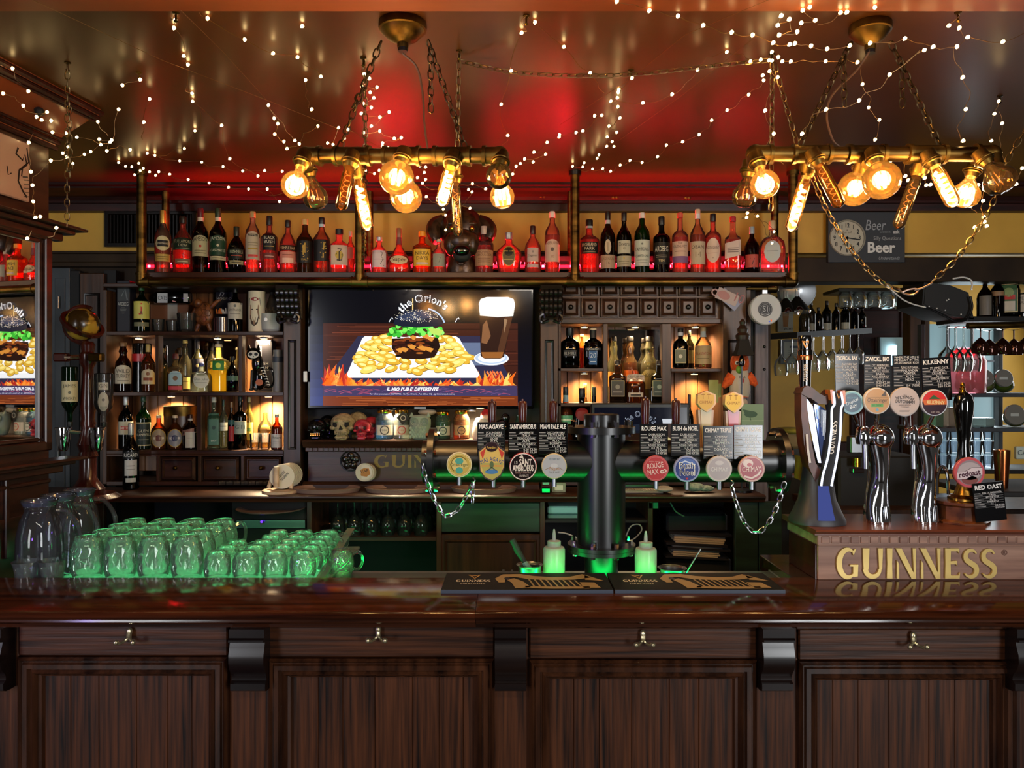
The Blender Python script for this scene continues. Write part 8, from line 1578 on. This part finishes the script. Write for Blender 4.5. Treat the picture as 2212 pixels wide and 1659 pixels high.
# round white speaker / detector
Y = 3.72; t = thing('round_wall_device', 'round white device with a dark circular emblem hanging at the end of the bar unit', 'device', P(1651, 702, Y)); q = P(1651, 669, Y)
G().lathe([(S(33, Y), -.02), (S(34, Y), 0), (S(34, Y), .02), (S(32, Y), .026), (.001, .027)], q, 44, (0, -1, 0)).build('body', pb('satin_white', '#a5aaac', .45), t)
G().box(q.x-.012, q.x+.012, Y-.01, Y+.02, q.z+S(32, Y), q.z+S(42, Y)).build('hanger', 'steel', t)
p = Pr(); p.disc(1653, 668, 15.5, 16, '#24282e', 1, 30); p.ring(1653, 668, 13.4, 14, '#7d848a', 2, 30); p.ring(1653, 668, 9.4, 10, '#8d949a', 2, 30); p.text('S', 1651, 673, 12, '#9aa0a6', 2); p.line([(1644, 678), (1653, 681), (1662, 678)], 1.6, '#9aa0a6', 2); p.line([(1658, 662), (1658, 673)], 1.4, '#9aa0a6', 2)
p.disc(1662, 694.5, 1.6, 1.6, '#4a6aff', 2, 10); p.poly([(1664, 690), (1668, 691), (1666, 696)], '#ff7a30', 2); p.build('emblem', flat(Y-.0275, .0002), 'print', t)
t = thing('banknotes', 'banknotes pinned to the pilaster under the pipe rail', 'banknotes', P(1570, 660, 3.74))
for i, (dx, dy, a, c) in enumerate(((2, 2, .5, '#9a9a9c'), (5, 6, .7, '#8a90a8'), (0, 0, .42, '#a89a98'))):
    q = P(1571+dx, 641+dy, 3.738-.002*i); rot = Matrix.Translation(q) @ Matrix.Rotation(a, 4, 'Y') @ Matrix.Translation(-q); G().box(q.x-.055, q.x+.055, q.y, q.y+.0006, q.z-.028, q.z+.028).xf(rot).build('banknote', cm(c, .8), t)
    if i == 2:
        p = Pr(); p.text('10', 24, 2, 20, '#8a4a4c', 2, w=26); p.disc(-8, 0, 14, 9, '#9a6a68', 1); p.ring(-28, 2, 5, 8, '#9a7a7a', 2, 12); k = 3.734/F
        p.build('note_print', lambda u, v, l: rot @ Vector((q.x+u*k, q.y-.0004-l*.0001, q.z-v*k)), 'print', t)
# lamp with shade, orange plush bird
t = thing('table_lamp', 'thin black lamp with a black flared shade at the right end of the back counter', 'lamp', P(1603, 1060, 3.60)); Y = 3.62
G().lathe([(S(27, Y), 0), (S(19, Y), S(14, Y)), (S(14, Y), S(34, Y)), (S(12, Y), S(36, Y))], P(1605, 768, Y), 4, cap=False).xf(Matrix.Identity(4)).build('shade', pb('black_shade', '#0a0a0a', .8), t)
G().cyl(P(1602, 1055, Y), P(1602, 735, Y), .004, n=8).build('pole', 'black', t); G().lathe([(.05, 0), (.05, .01), (.01, .014)], (X_(1602, Y), Y, ZC+.0005), 20).build('foot', 'black', t)
G().lathe([(.012, -.02), (.016, 0), (.006, .03)], P(1602, 782, Y), 14).build('lamp_holder', 'blackg', t)
for y0, y1, r in ((735, 722, .018), (722, 712, .026), (712, 700, .012), (700, 688, .016)): pass
G().lathe([(.03, 0), (.034, .02), (.022, .034), (.026, .05), (.012, .07), (.016, .085), (.004, .1)], P(1604, 734, Y), 16).build('finial', cm('#2a1d12', .4), t)
t = thing('plush_parrot', 'orange plush parrot with green beak and white sports shirt beside the black lamp', 'plush toy', P(1600, 880, 3.70)); Y = 3.70
G().sph(P(1598, 785, Y), S(21, Y), sx=.95, sz=1.3, n=20, m=14).sph(P(1602, 772, Y-.02), S(12, Y)).build('head', 'orange', t)
G().lathe([(S(19, Y), 0), (S(22, Y), .03), (S(21, Y), .09), (S(15, Y), .14)], P(1598, 857, Y), 22).build('shirt', 'plushw', t)
G().lathe([(S(19.5, Y), 0), (S(19.5, Y), .012)], P(1597, 858, Y), 22).build('orange_hem', 'orange', t)
for pts in ([(1582, 812), (1572, 825), (1562, 837)], [(1614, 812), (1626, 824), (1634, 832)]): G().tube([P(a, b, Y-.01) for a, b in pts], [.028, .024, .010], 10).build('wing', 'orange', t)
G().sph(P(1597, 798, Y-.05), S(8, Y), sx=.9, sz=1.1).build('beak', 'greenb', t); G().sph(P(1592, 784, Y-.05), .010).build('eye', 'white', t); G().sph(P(1592.5, 784, Y-.058), .005).build('pupil', 'blackg', t)
p = Pr(); p.text('BRA', 1597, 817, 5, '#4a2a24', 2, w=16); p.disc(1598, 822, 3, 5, '#9a3a3a', 2); p.rect(1578, 830, 1617, 832, '#9a3a34', 2); p.build('shirt_print', lambda u, v, l: Vector((X_(u, Y), Y-math.sqrt(max(1e-5, S(22, Y)**2-(X_(u, Y)-X_(1598, Y))**2))-.0015, Z_(v, Y))), 'print', t)
for a in (1590, 1606): G().sph(P(a, 872, Y-.01), .022, sz=1.2).build('foot', 'plushw', t)
t = bx('green_picture_card', 'pale green card with a dark bird outline behind the rightmost chalk board', 'card', 1602, 873, 1650, 1000, 3.60, .006, cm('#8fb0a0', .6), None, .001); p = Pr(); p.disc(1622, 895, 14, 7, '#4a6a60', 1); p.poly([(1604, 884), (1630, 890), (1612, 900)], '#4a6a60', 2); p.line([(1620, 900), (1622, 908)], 1.5, '#4a6a60', 2); p.rect(1602, 908, 1650, 909.5, '#b9cfc2', 2); prn(p, 3.6, 'bird_print', t)
tag(G().pxbox(1531, 821, 1552, 870, 3.79, .004).build('yellow_note', cm('#a8ad72', .8)), 'pale yellow paper note stuck at the right niche edge', 'note')
tag(G().pxbox(1552, 829, 1558, 858, 3.785, .004).build('yellow_note', cm('#9aa068', .8)), 'narrow pale green note beside the yellow paper note', 'note')
# yellow wall things
t = bx('beer_poster', 'white poster of a beer glass on the ochre rear wall', 'poster', 1680, 640, 1714, 717, 5.66, .02, cm('#9a9788', .7), None); p = Pr(); p.poly([(1689, 655), (1706, 655), (1702, 706), (1692, 706)], '#8a5a24', 1); p.poly([(1688, 645), (1707, 645), (1706, 658), (1689, 658)], '#c9bfa2', 2); p.text('VICHY', 1703, 713, 5, '#2a2a24', 2, w=20); prn(p, 5.66, 'print', t)
t = bx('framed_certificate', 'grey framed certificate on the ochre rear wall', 'certificate', 1686, 733, 1745, 786, 5.66, .02, cm('#4a4d50', .5), None); p = Pr(); p.rect(1694, 739, 1741, 784, '#8f8f80', 1); p.rect(1706, 747, 1735, 752, '#3a3f48', 2)
for i in range(5): p.rect(1702, 757+i*4, 1736, 757.6+i*4, '#5d5d54', 2)
prn(p, 5.66, 'certificate_print', t)
# shelf with bottles and hanging glasses (left rack)
t = thing('glass_rack_shelf', 'dark shelf with hanging wine glasses and bottles beyond the bar end', 'shelf', (X_(1800, 4.7), 4.7, Z_(730, 4.7)))
q0, q1 = P(1722, 720, 4.45), P(1884, 712, 5.1)
g = G(); a, b = Vector((X_(1722, 4.45), 4.45, Z_(724, 4.45))), Vector((X_(1884, 5.1), 5.1, Z_(714, 5.1))); dirv = (b-a).normalized(); nrm = Vector((dirv.y, -dirv.x, 0)).normalized()*-.22
vs = []
for z in (-.018, .018):
    for p_ in (a, b, b+nrm, a+nrm): vs.append(p_+Vector((0, 0, z)))
g.add(vs, [(3, 2, 1, 0), (4, 5, 6, 7), (0, 1, 5, 4), (1, 2, 6, 5), (2, 3, 7, 6), (3, 0, 4, 7)]); g.build('board', 'blackm', t)
WG = [(.036, 0), (.034, -.002), (.006, -.006), (.0045, -.02), (.0045, -.085), (.012, -.10), (.034, -.125), (.040, -.155), (.037, -.19), (.033, -.205)]
def hangers(n, p0, p1, k, grp, lab, mat='clear'):
    f = None
    for i in range(n):
        q = p0.lerp(p1, i/(n-1)); L = lab % ('first', 'second', 'third', 'fourth', 'fifth', 'sixth', 'seventh', 'eighth', 'ninth', 'tenth')[i]
        if f is None:
            f = thing('wine_glass', L, 'glass', q, grp); G().lathe([(r*k, z*k) for r, z in WG], q, 20, cap=False).build('glass', mat, f)
        else: dup(f, q, L)
hangers(8, a+dirv*.06+nrm*.3+Vector((0, 0, -.0175)), b-dirv*.06+nrm*.3+Vector((0, 0, -.0175)), 1.0, 'wine glasses under the left rack', 'upside down wine glass hanging under the dark shelf, %s from the left')
hangers(7, a+dirv*.09+nrm*.7+Vector((0, 0, -.0175)), b-dirv*.1+nrm*.7+Vector((0, 0, -.0175)), 1.1, 'wine glasses under the left rack', 'upside down wine glass in the rear row under the dark shelf, %s from the left')
for i, (px, w, top, pro, col, lc) in enumerate(((1737, 22, 660, 'jug', '#8a8472', '#8a8472'), (1752, 20, 650, 'cyl', '#6a665c', '#7a7668'), (1768, 20, 664, 'jug', '#4a463c', '#6a6658'), (1786, 20, 650, 'cyl', '#15150f', '#8d8d80'), (1806, 18, 655, 'cyl', '#1a140f', '#6a6a5c'), (1826, 20, 652, 'cyl', '#2a2c24', '#a5a594'), (1846, 18, 660, 'cyl', '#120f0c', '#4a463c'), (1862, 18, 662, 'jug', '#15110d', '#3a3630'))):
    f = i/7; q = (a+dirv*.05).lerp(b-dirv*.07, f)+nrm*.45
    bottle(px, w, top, pro, col, .2, None, ('#2a2622', .14), [(700-4*f, 715-5*f, .8, lc, [], 'r')] if i in (1, 3, 5) else [], 'dim bottle on the dark shelf beyond the bar end, %s from the left' % ('first', 'second', 'third', 'fourth', 'fifth', 'sixth', 'seventh', 'eighth')[i], q.y, q.z+.019, 'bottles on the dark rear shelf')
# hanging mugs rack (rear, centre)
g = thing('mug_rack', 'ceiling rack with glass beer mugs hanging in a row beyond the bar', 'rack', P(1880, 625, 4.8)); G().pxbox(1812, 622, 1960, 629, 4.8, .25, .003).build('rack_board', cm('#3a3d3a', .5), g)
f = None
for i in range(10):
    q = P(1826+(i % 5)*30, 631 if i < 5 else 629, 4.86 if i < 5 else 5.0); L = 'glass beer mug hanging from the rear rack, %s of the %s row' % (ordn[i % 5], 'front' if i < 5 else 'rear')
    if f is None:
        f = thing('hanging_mug', L, 'mug', q, 'hanging beer mugs'); G().lathe([(.034, 0), (.045, -.02), (.048, -.07), (.042, -.10), (.034, -.105), (.001, -.1)], q, 20, cap=False).build('body', 'clear', f); G().tube(curve([q+Vector((.044, 0, -.015)), q+Vector((.075, 0, -.03)), q+Vector((.075, 0, -.075)), q+Vector((.046, 0, -.085))], 5), .005, 6).build('handle', 'clear', f)
    else: dup(f, q, L)
# wedge speaker on the beam
t = thing('stage_speaker', 'black wedge shaped loudspeaker hung under the brown beam', 'loudspeaker', P(2045, 690, 4.3)); Y = 4.15
pts = [(1996, 610), (2052, 616), (2092, 632), (2104, 690), (2050, 682), (1992, 658)]
G().extr([(X_(a_, Y), Z_(b_, Y)) for a_, b_ in pts], 'y', Y, Y+.28).build('cabinet', pb('speaker_black', '#101112', .6), t)
G().extr([(X_(2045+(a_-2045)*.94, Y), Z_(650+(b_-650)*.92, Y)) for a_, b_ in pts], 'y', Y-.006, Y).build('grille', pb('speaker_grille', '#191a1b', .7), t)
for a_, b_ in ((2007, 662), (2024, 666), (2042, 670), (2076, 679), (2045, 649), (2049, 647)): G().sph(P(a_, b_, Y-.007), .004).build('screw', 'white', t)
tag(G().tube(curve([P(*q_, 4.12) for q_ in ((1975, 660), (2010, 668), (2045, 685), (2065, 694), (2088, 690), (2100, 665), (2096, 640))], 6), .006, 8).build('speaker_cable', 'black'), 'black cable looped under the wedge speaker', 'cable')
tag(G().tube(curve([P(*q_, 4.113) for q_ in ((2058, 602), (2080, 599), (2096, 604), (2100, 614), (2098, 626))], 6), .0045, 8).build('white_cable', 'white'), 'short white cable bent above the wedge speaker', 'cable')
tag(G().tube(curve([P(*q_, 4.113) for q_ in ((1912, 612), (1930, 630), (1952, 648), (1975, 658), (2000, 664))], 6), .004, 8).build('white_cable', 'white'), 'thin white cable passing the small grey power box', 'cable')
t = thing('power_box', 'small grey box with a green light left of the wedge speaker', 'box', P(1957, 672, 4.5)); G().pxbox(1947, 642, 1962, 672, 4.5, .04, .004).pxbox(1962, 643, 1968, 648, 4.5, .04).pxbox(1962, 666, 1968, 670, 4.5, .04).build('case', cm('#85877f', .5), t); G().sph(P(1952, 646, 4.498), .005).build('indicator', emis('green_indicator', '#6aff3a', 6), t)
# hanging fan / steel bell near the rail end, triangular glass funnels
tag(G().lathe([(.001, 0), (.03, .004), (.10, .02), (.11, .05), (.10, .06)], P(1724, 628, 4.4), 28, (.2, 1, .1)).build('steel_pan', 'steel'), 'steel round pan hanging behind the right end of the pipe rail', 'pan')
for i, (px, py) in enumerate(((1697, 676), (1722, 672))): tag(G().lathe([(.012, .12), (.012, .08), (.075, .0), (.07, -.012)], P(px, py, 4.2), 18, cap=False).build('glass_funnel', 'clear'), ('left' if i == 0 else 'right')+' clear glass shade hanging beside the white round device', 'glass')
# bottles on the right top shelf, copper cups below
t = thing('bottle_shelf', 'dark shelf with a brass front rail at the upper right edge', 'shelf', P(2160, 700, 4.2)); G().pxbox(2088, 683, 2400, 694, 4.15, .3, .004).build('board', 'blackm', t); G().cyl(P(2090, 704, 4.13), P(2300, 699, 4.13), .018, n=14).build('brass_rail', 'brass', t); zr_ = Z_(683, 4.15)+.0006
for px, w, top, pro, col, lab, L in ((2128, 32, 603, 'jug', '#3a1a12', [(640, 682, .7, '#6a645a', [], 'r')], 'brown bottle with cork, leftmost on the upper right shelf'), (2155, 28, 592, 'cyl', '#15120f', [(630, 640, .8, '#8a6a4a', [], 'r')], 'tall dark bottle second from the left on the upper right shelf'), (2178, 46, 583, 'blk', '#0f1a10', [(615, 676, .72, '#3a5a3a', [('*', '#7a8d5a', .6, .3), ('-', '#a8241c', .16, .55), ('-', '#b5b0a0', .34, .95)], 'b')], 'broad green black bottle with stag style label on the upper right shelf'), (2204, 40, 588, 'cyl', '#3a1a10', [(615, 636, .7, '#7a8a6a', [('*', '#b59a5a', .7, .5)], 'o'), (638, 675, .85, '#a59a86', [('SEVEN', '#4a4438', .16, .3), ('SEAS', '#4a4438', .16, .55)], 'r')], 'dark bottle with cream label at the right picture edge')):
    bottle(px, w, top, pro, col, .25, None, ('#8a6a42' if px == 2128 else '#15120f', .12), lab, L, 4.24, zr_, 'bottles on the upper right shelf')
hangers(4, P(2046, 706, 4.35), P(2100, 706, 4.35), 1.25, 'large wine glasses under the right shelf', 'large upside down wine glass above the red lit carafe, %s from the left')
cup = None
for i, (px, py) in enumerate(((2118, 752), (2137, 756), (2166, 753), (2190, 755), (2214, 752))):
    q = P(px, py, 4.25); L = 'copper brown balloon glass hanging under the right shelf, %s from the left' % ordn[i]
    if cup is None:
        cup = thing('copper_glass', L, 'glass', q, 'copper coloured hanging glasses'); G().lathe([(.03, .11), (.004, .105), (.004, .06), (.02, .045), (.044, .02), (.048, -.005), (.042, -.03)], q, 22, cap=False).build('glass', pb('copper_tinted_glass', '#3a1d12', .08, .6), cup)
    else: dup(cup, q, L)
# glass shelves with jars in front of a bright window
t = thing('window_shelves', 'dark shelf unit with preserving jars in front of the bright side window', 'shelf unit', P(2120, 1180, 4.8)); Y = 4.75
for x in (1990, 2158): G().pxbox(x, 700, x+9, 1250, Y+.1, .05, .003).build('upright', 'dimgrey', t)
for y in (849, 924): G().pxbox(1995, y, 2330, y+9, Y-.1, .32, .003).build('shelf', 'dimgrey', t)
G().pxbox(1995, 1015, 2330, 1024, Y-.1, .32, .003).build('shelf', 'blackm', t)
w_ = struct(G().pxbox(2000, 700, 2155, 1015, 5.3, .02), 'window_1', pb('bright_window_pane', '#6f8a90', .3, emit='#a8ccd4', es=.22)); w_['_b'] = [0, 0, 0]
for x in (2000, 2050, 2102, 2152): G().pxbox(x-2, 700, x+2, 1015, 5.28, .02).build('window_bar', 'dimgrey', w_)
for y in (780, 850, 930): G().pxbox(2000, y-2, 2155, y+2, 5.28, .02).build('window_bar', 'dimgrey', w_)
area('side_window_light', P(2080, 860, 5.25), P(2080, 860, 3), .4, .8, 10, (.8, .95, 1))
pj = None
for i, (px, py, zy, col) in enumerate(((2085, 817, 849, '#7a3a24'), (2127, 818, 849, '#8a8a5a'), (2168, 818, 849, '#6a7a3a'), (2192, 897, 924, '#8a8a3a'))):
    Y2 = 4.72; q = P(px, py-1, Y2-.06); r = S(19 if i < 3 else 22, Y2); z0 = Z_(zy, Y2-.1)+.0006
    t = thing('preserving_jar', 'glass jar with round steel lid tipped towards the viewer, %s on the window shelves' % ('first', 'second', 'third', 'lower right')[i], 'jar', (X_(px, Y2), Y2, z0), 'preserving jars')
    G().sph((X_(px, Y2), Y2, z0+r*.9), r*1.05, sz=.86, n=20, m=12).build('body', gm(col, .4), t); G().lathe([(r, -.01), (r, .006), (r*.94, .010), (.001, .0101)], q, 32, (0, -1, .15)).build('lid', cm('#8f8f88', .35, .5), t)
    p = Pr(); p.rect(px-9, py-8+4, px+9, py-1+3, '#b9c0bc', 1); prn(p, q.y-.014, 'lid_label', t)
# carafe lit red
t = thing('red_lit_carafe', 'large pinkish glass dispenser glowing red behind the rightmost tap board', 'dispenser', P(2085, 845, 4.55)); Y = 4.58; z0 = Z_(849, 4.65)+.0006; H = Z_(752, Y)-z0; r = S(42, Y)
G().lathe([(r*.95, 0), (r, .01), (r, H*.72), (r*.8, H*.88), (r*.4, H*.96), (r*.38, H)], (X_(2083, Y), Y, z0), 28).build('glass', glass('pink_dispenser_glass', '#f0b8c0', .35, .05, .6), t)
G().lathe([(r*.5, 0), (r*.6, .02), (r*.3, .04)], (X_(2078, Y), Y, z0+H*.80), 16).build('red_lamp', emis('red_glow', '#ff1a30', 3.5), t)
p = Pr(); p.rect(2058, 776, 2112, 800, '#b56a72', 1, 1); p.text('LIFT', 2083, 793, 10, '#d8c4c8', 2, w=38); prn(p, Y-r-.002, 'label', t)
# plastic boxes, drinking glasses on the shelves
for i, (a_, b_, y0, c) in enumerate(((2012, 2040, 885, '#9fc0a0'), (2040, 2068, 880, '#c0b0a0'), (2100, 2150, 903, '#a8b4b0'))):
    tag(G().pxbox(a_, y0, b_, 923.5, 4.70, .1, .008).build('plastic_box', glass('box_plastic%d' % i, c, .5, .2, .7)), ('greenish', 'pinkish', 'wide clear')[i]+' plastic food box on the middle window shelf', 'box')
gl = None
for j in range(3):
    for i in range(6):
        q = P(2014+i*24, 1014-j*31, 4.68+.0*j); z = Z_(1015, 4.65)+.0008+j*.088; L = 'stacked clear drinking glass before the window, %s layer, %s from the left' % (('bottom', 'middle', 'top')[j], ordn[i])
        if gl is None:
            gl = thing('drinking_glass', L, 'glass', (q.x, 4.70, z), 'stacked drinking glasses'); G().lathe([(.024, 0), (.026, .01), (.032, .085), (.030, .085), (.022, .012), (.001, .01)], (q.x, 4.70, z), 18, cap=False).build('glass', 'jug', gl)
        else: dup(gl, (X_(2014+i*24, 4.70), 4.70, z), L)
# copper shaker, small things right of the pump
t = thing('copper_shaker', 'tall copper cocktail shaker behind the hand pump board', 'shaker', P(2164, 1062, 3.0)); Y = 3.0; q = P(2164, 1062, Y); H = Z_(972, Y)-q.z
G().lathe([(S(11, Y), 0), (S(16, Y), H*.9), (S(16, Y), H), (S(14, Y), H), (.001, H*.05)], q, 26).build('body', 'copper', t); G().pxbox(2120, 1062, 2420, 1074, 2.9, .4, .004).build('stand_shelf', 'blackm', t)
tag(G().pxbox(2196, 965, 2260, 992, 3.3, .02, .003).build('small_sign', cm('#9fb0ac', .6)), 'small pale plastic sign at the right edge', 'sign')
p = Pr(); p.text('CAFE', 2216, 983, 11, '#3a4a52', 2, w=36); s_ = p.build('sign_lettering', flat(3.299), 'print', bpy.data.objects['small_sign'])
t = thing('folded_cloths', 'yellow and beige cloths piled at the far end behind the tap tower', 'cloths', P(1700, 1000, 4.2)); Y = 4.25
g = G(); g.sph(P(1705, 930, Y), .11, sy=.7, sz=.18, n=18, m=10).sph(P(1680, 934, Y), .07, sy=.7, sz=.2); g.build('yellow_cloth', 'cloth', t); G().pxbox(1660, 936, 1735, 972, Y-.05, .2, .02).build('beige_cloth', 'beige', t); G().pxbox(1655, 970, 1760, 1300, Y-.06, .3).build('cupboard', 'dimgrey', t)
Y = 2.62; q = [P(1694, 975, Y), P(1731, 986, Y), P(1733, 1039, Y-.01), P(1702, 1027, Y-.01)]
g = G(); n = 8; vs = []; fs = []
for j in range(n+1):
    for i in range(n+1):
        u, v = i/n, j/n; p_ = q[0].lerp(q[1], u).lerp(q[3].lerp(q[2], u), v); vs.append(p_+Vector((.012*math.sin(3.1*v)*(1-u), .008*math.sin(5*u+2*v), 0)))
m_ = len(vs); vs += [v_+Vector((0, .002, 0)) for v_ in vs]
for j in range(n):
    for i in range(n): k = j*(n+1)+i; fs += [(k, k+1, k+n+2, k+n+1), (m_+k, m_+k+n+1, m_+k+n+2, m_+k+1)]
tag(g.add(vs, fs).build('yellow_cloth', 'cloth'), 'bright yellow cleaning cloth hanging between the tower end and the harp tap', 'cloth')
# coffee corner seen between the taps
t = thing('coffee_machine', 'dark coffee machine with steel fittings in the shade behind the harp tap', 'machine', P(1870, 1100, 3.6)); Y = 3.5
G().pxbox(1812, 985, 1990, 1100, Y, .3, .01).build('body', 'blackm', t); G().pxbox(1838, 942, 1874, 980, Y-.02, .05, .006).build('steel_panel', 'steel', t); G().pxbox(1843, 1012, 1868, 1022, Y-.03, .05, .003).build('drip_plate', 'chrome', t); G().lathe([(.018, 0), (.018, .04)], P(1850, 1008, Y-.04), 14).build('cup_spout', 'goldm', t)
G().pxbox(1800, 1100, 2400, 1118, Y-.1, .5, .004).build('counter_board', 'back', t)
tag(G().pxbox(1712, 1108, 1722, 1216, 2.74, .01, .002).build('cream_panel', 'cream'), 'narrow cream panel edge beside the walnut box', 'panel')
# helper property used while building only
for o in bpy.data.objects:
    if '_b' in o: del o['_b']
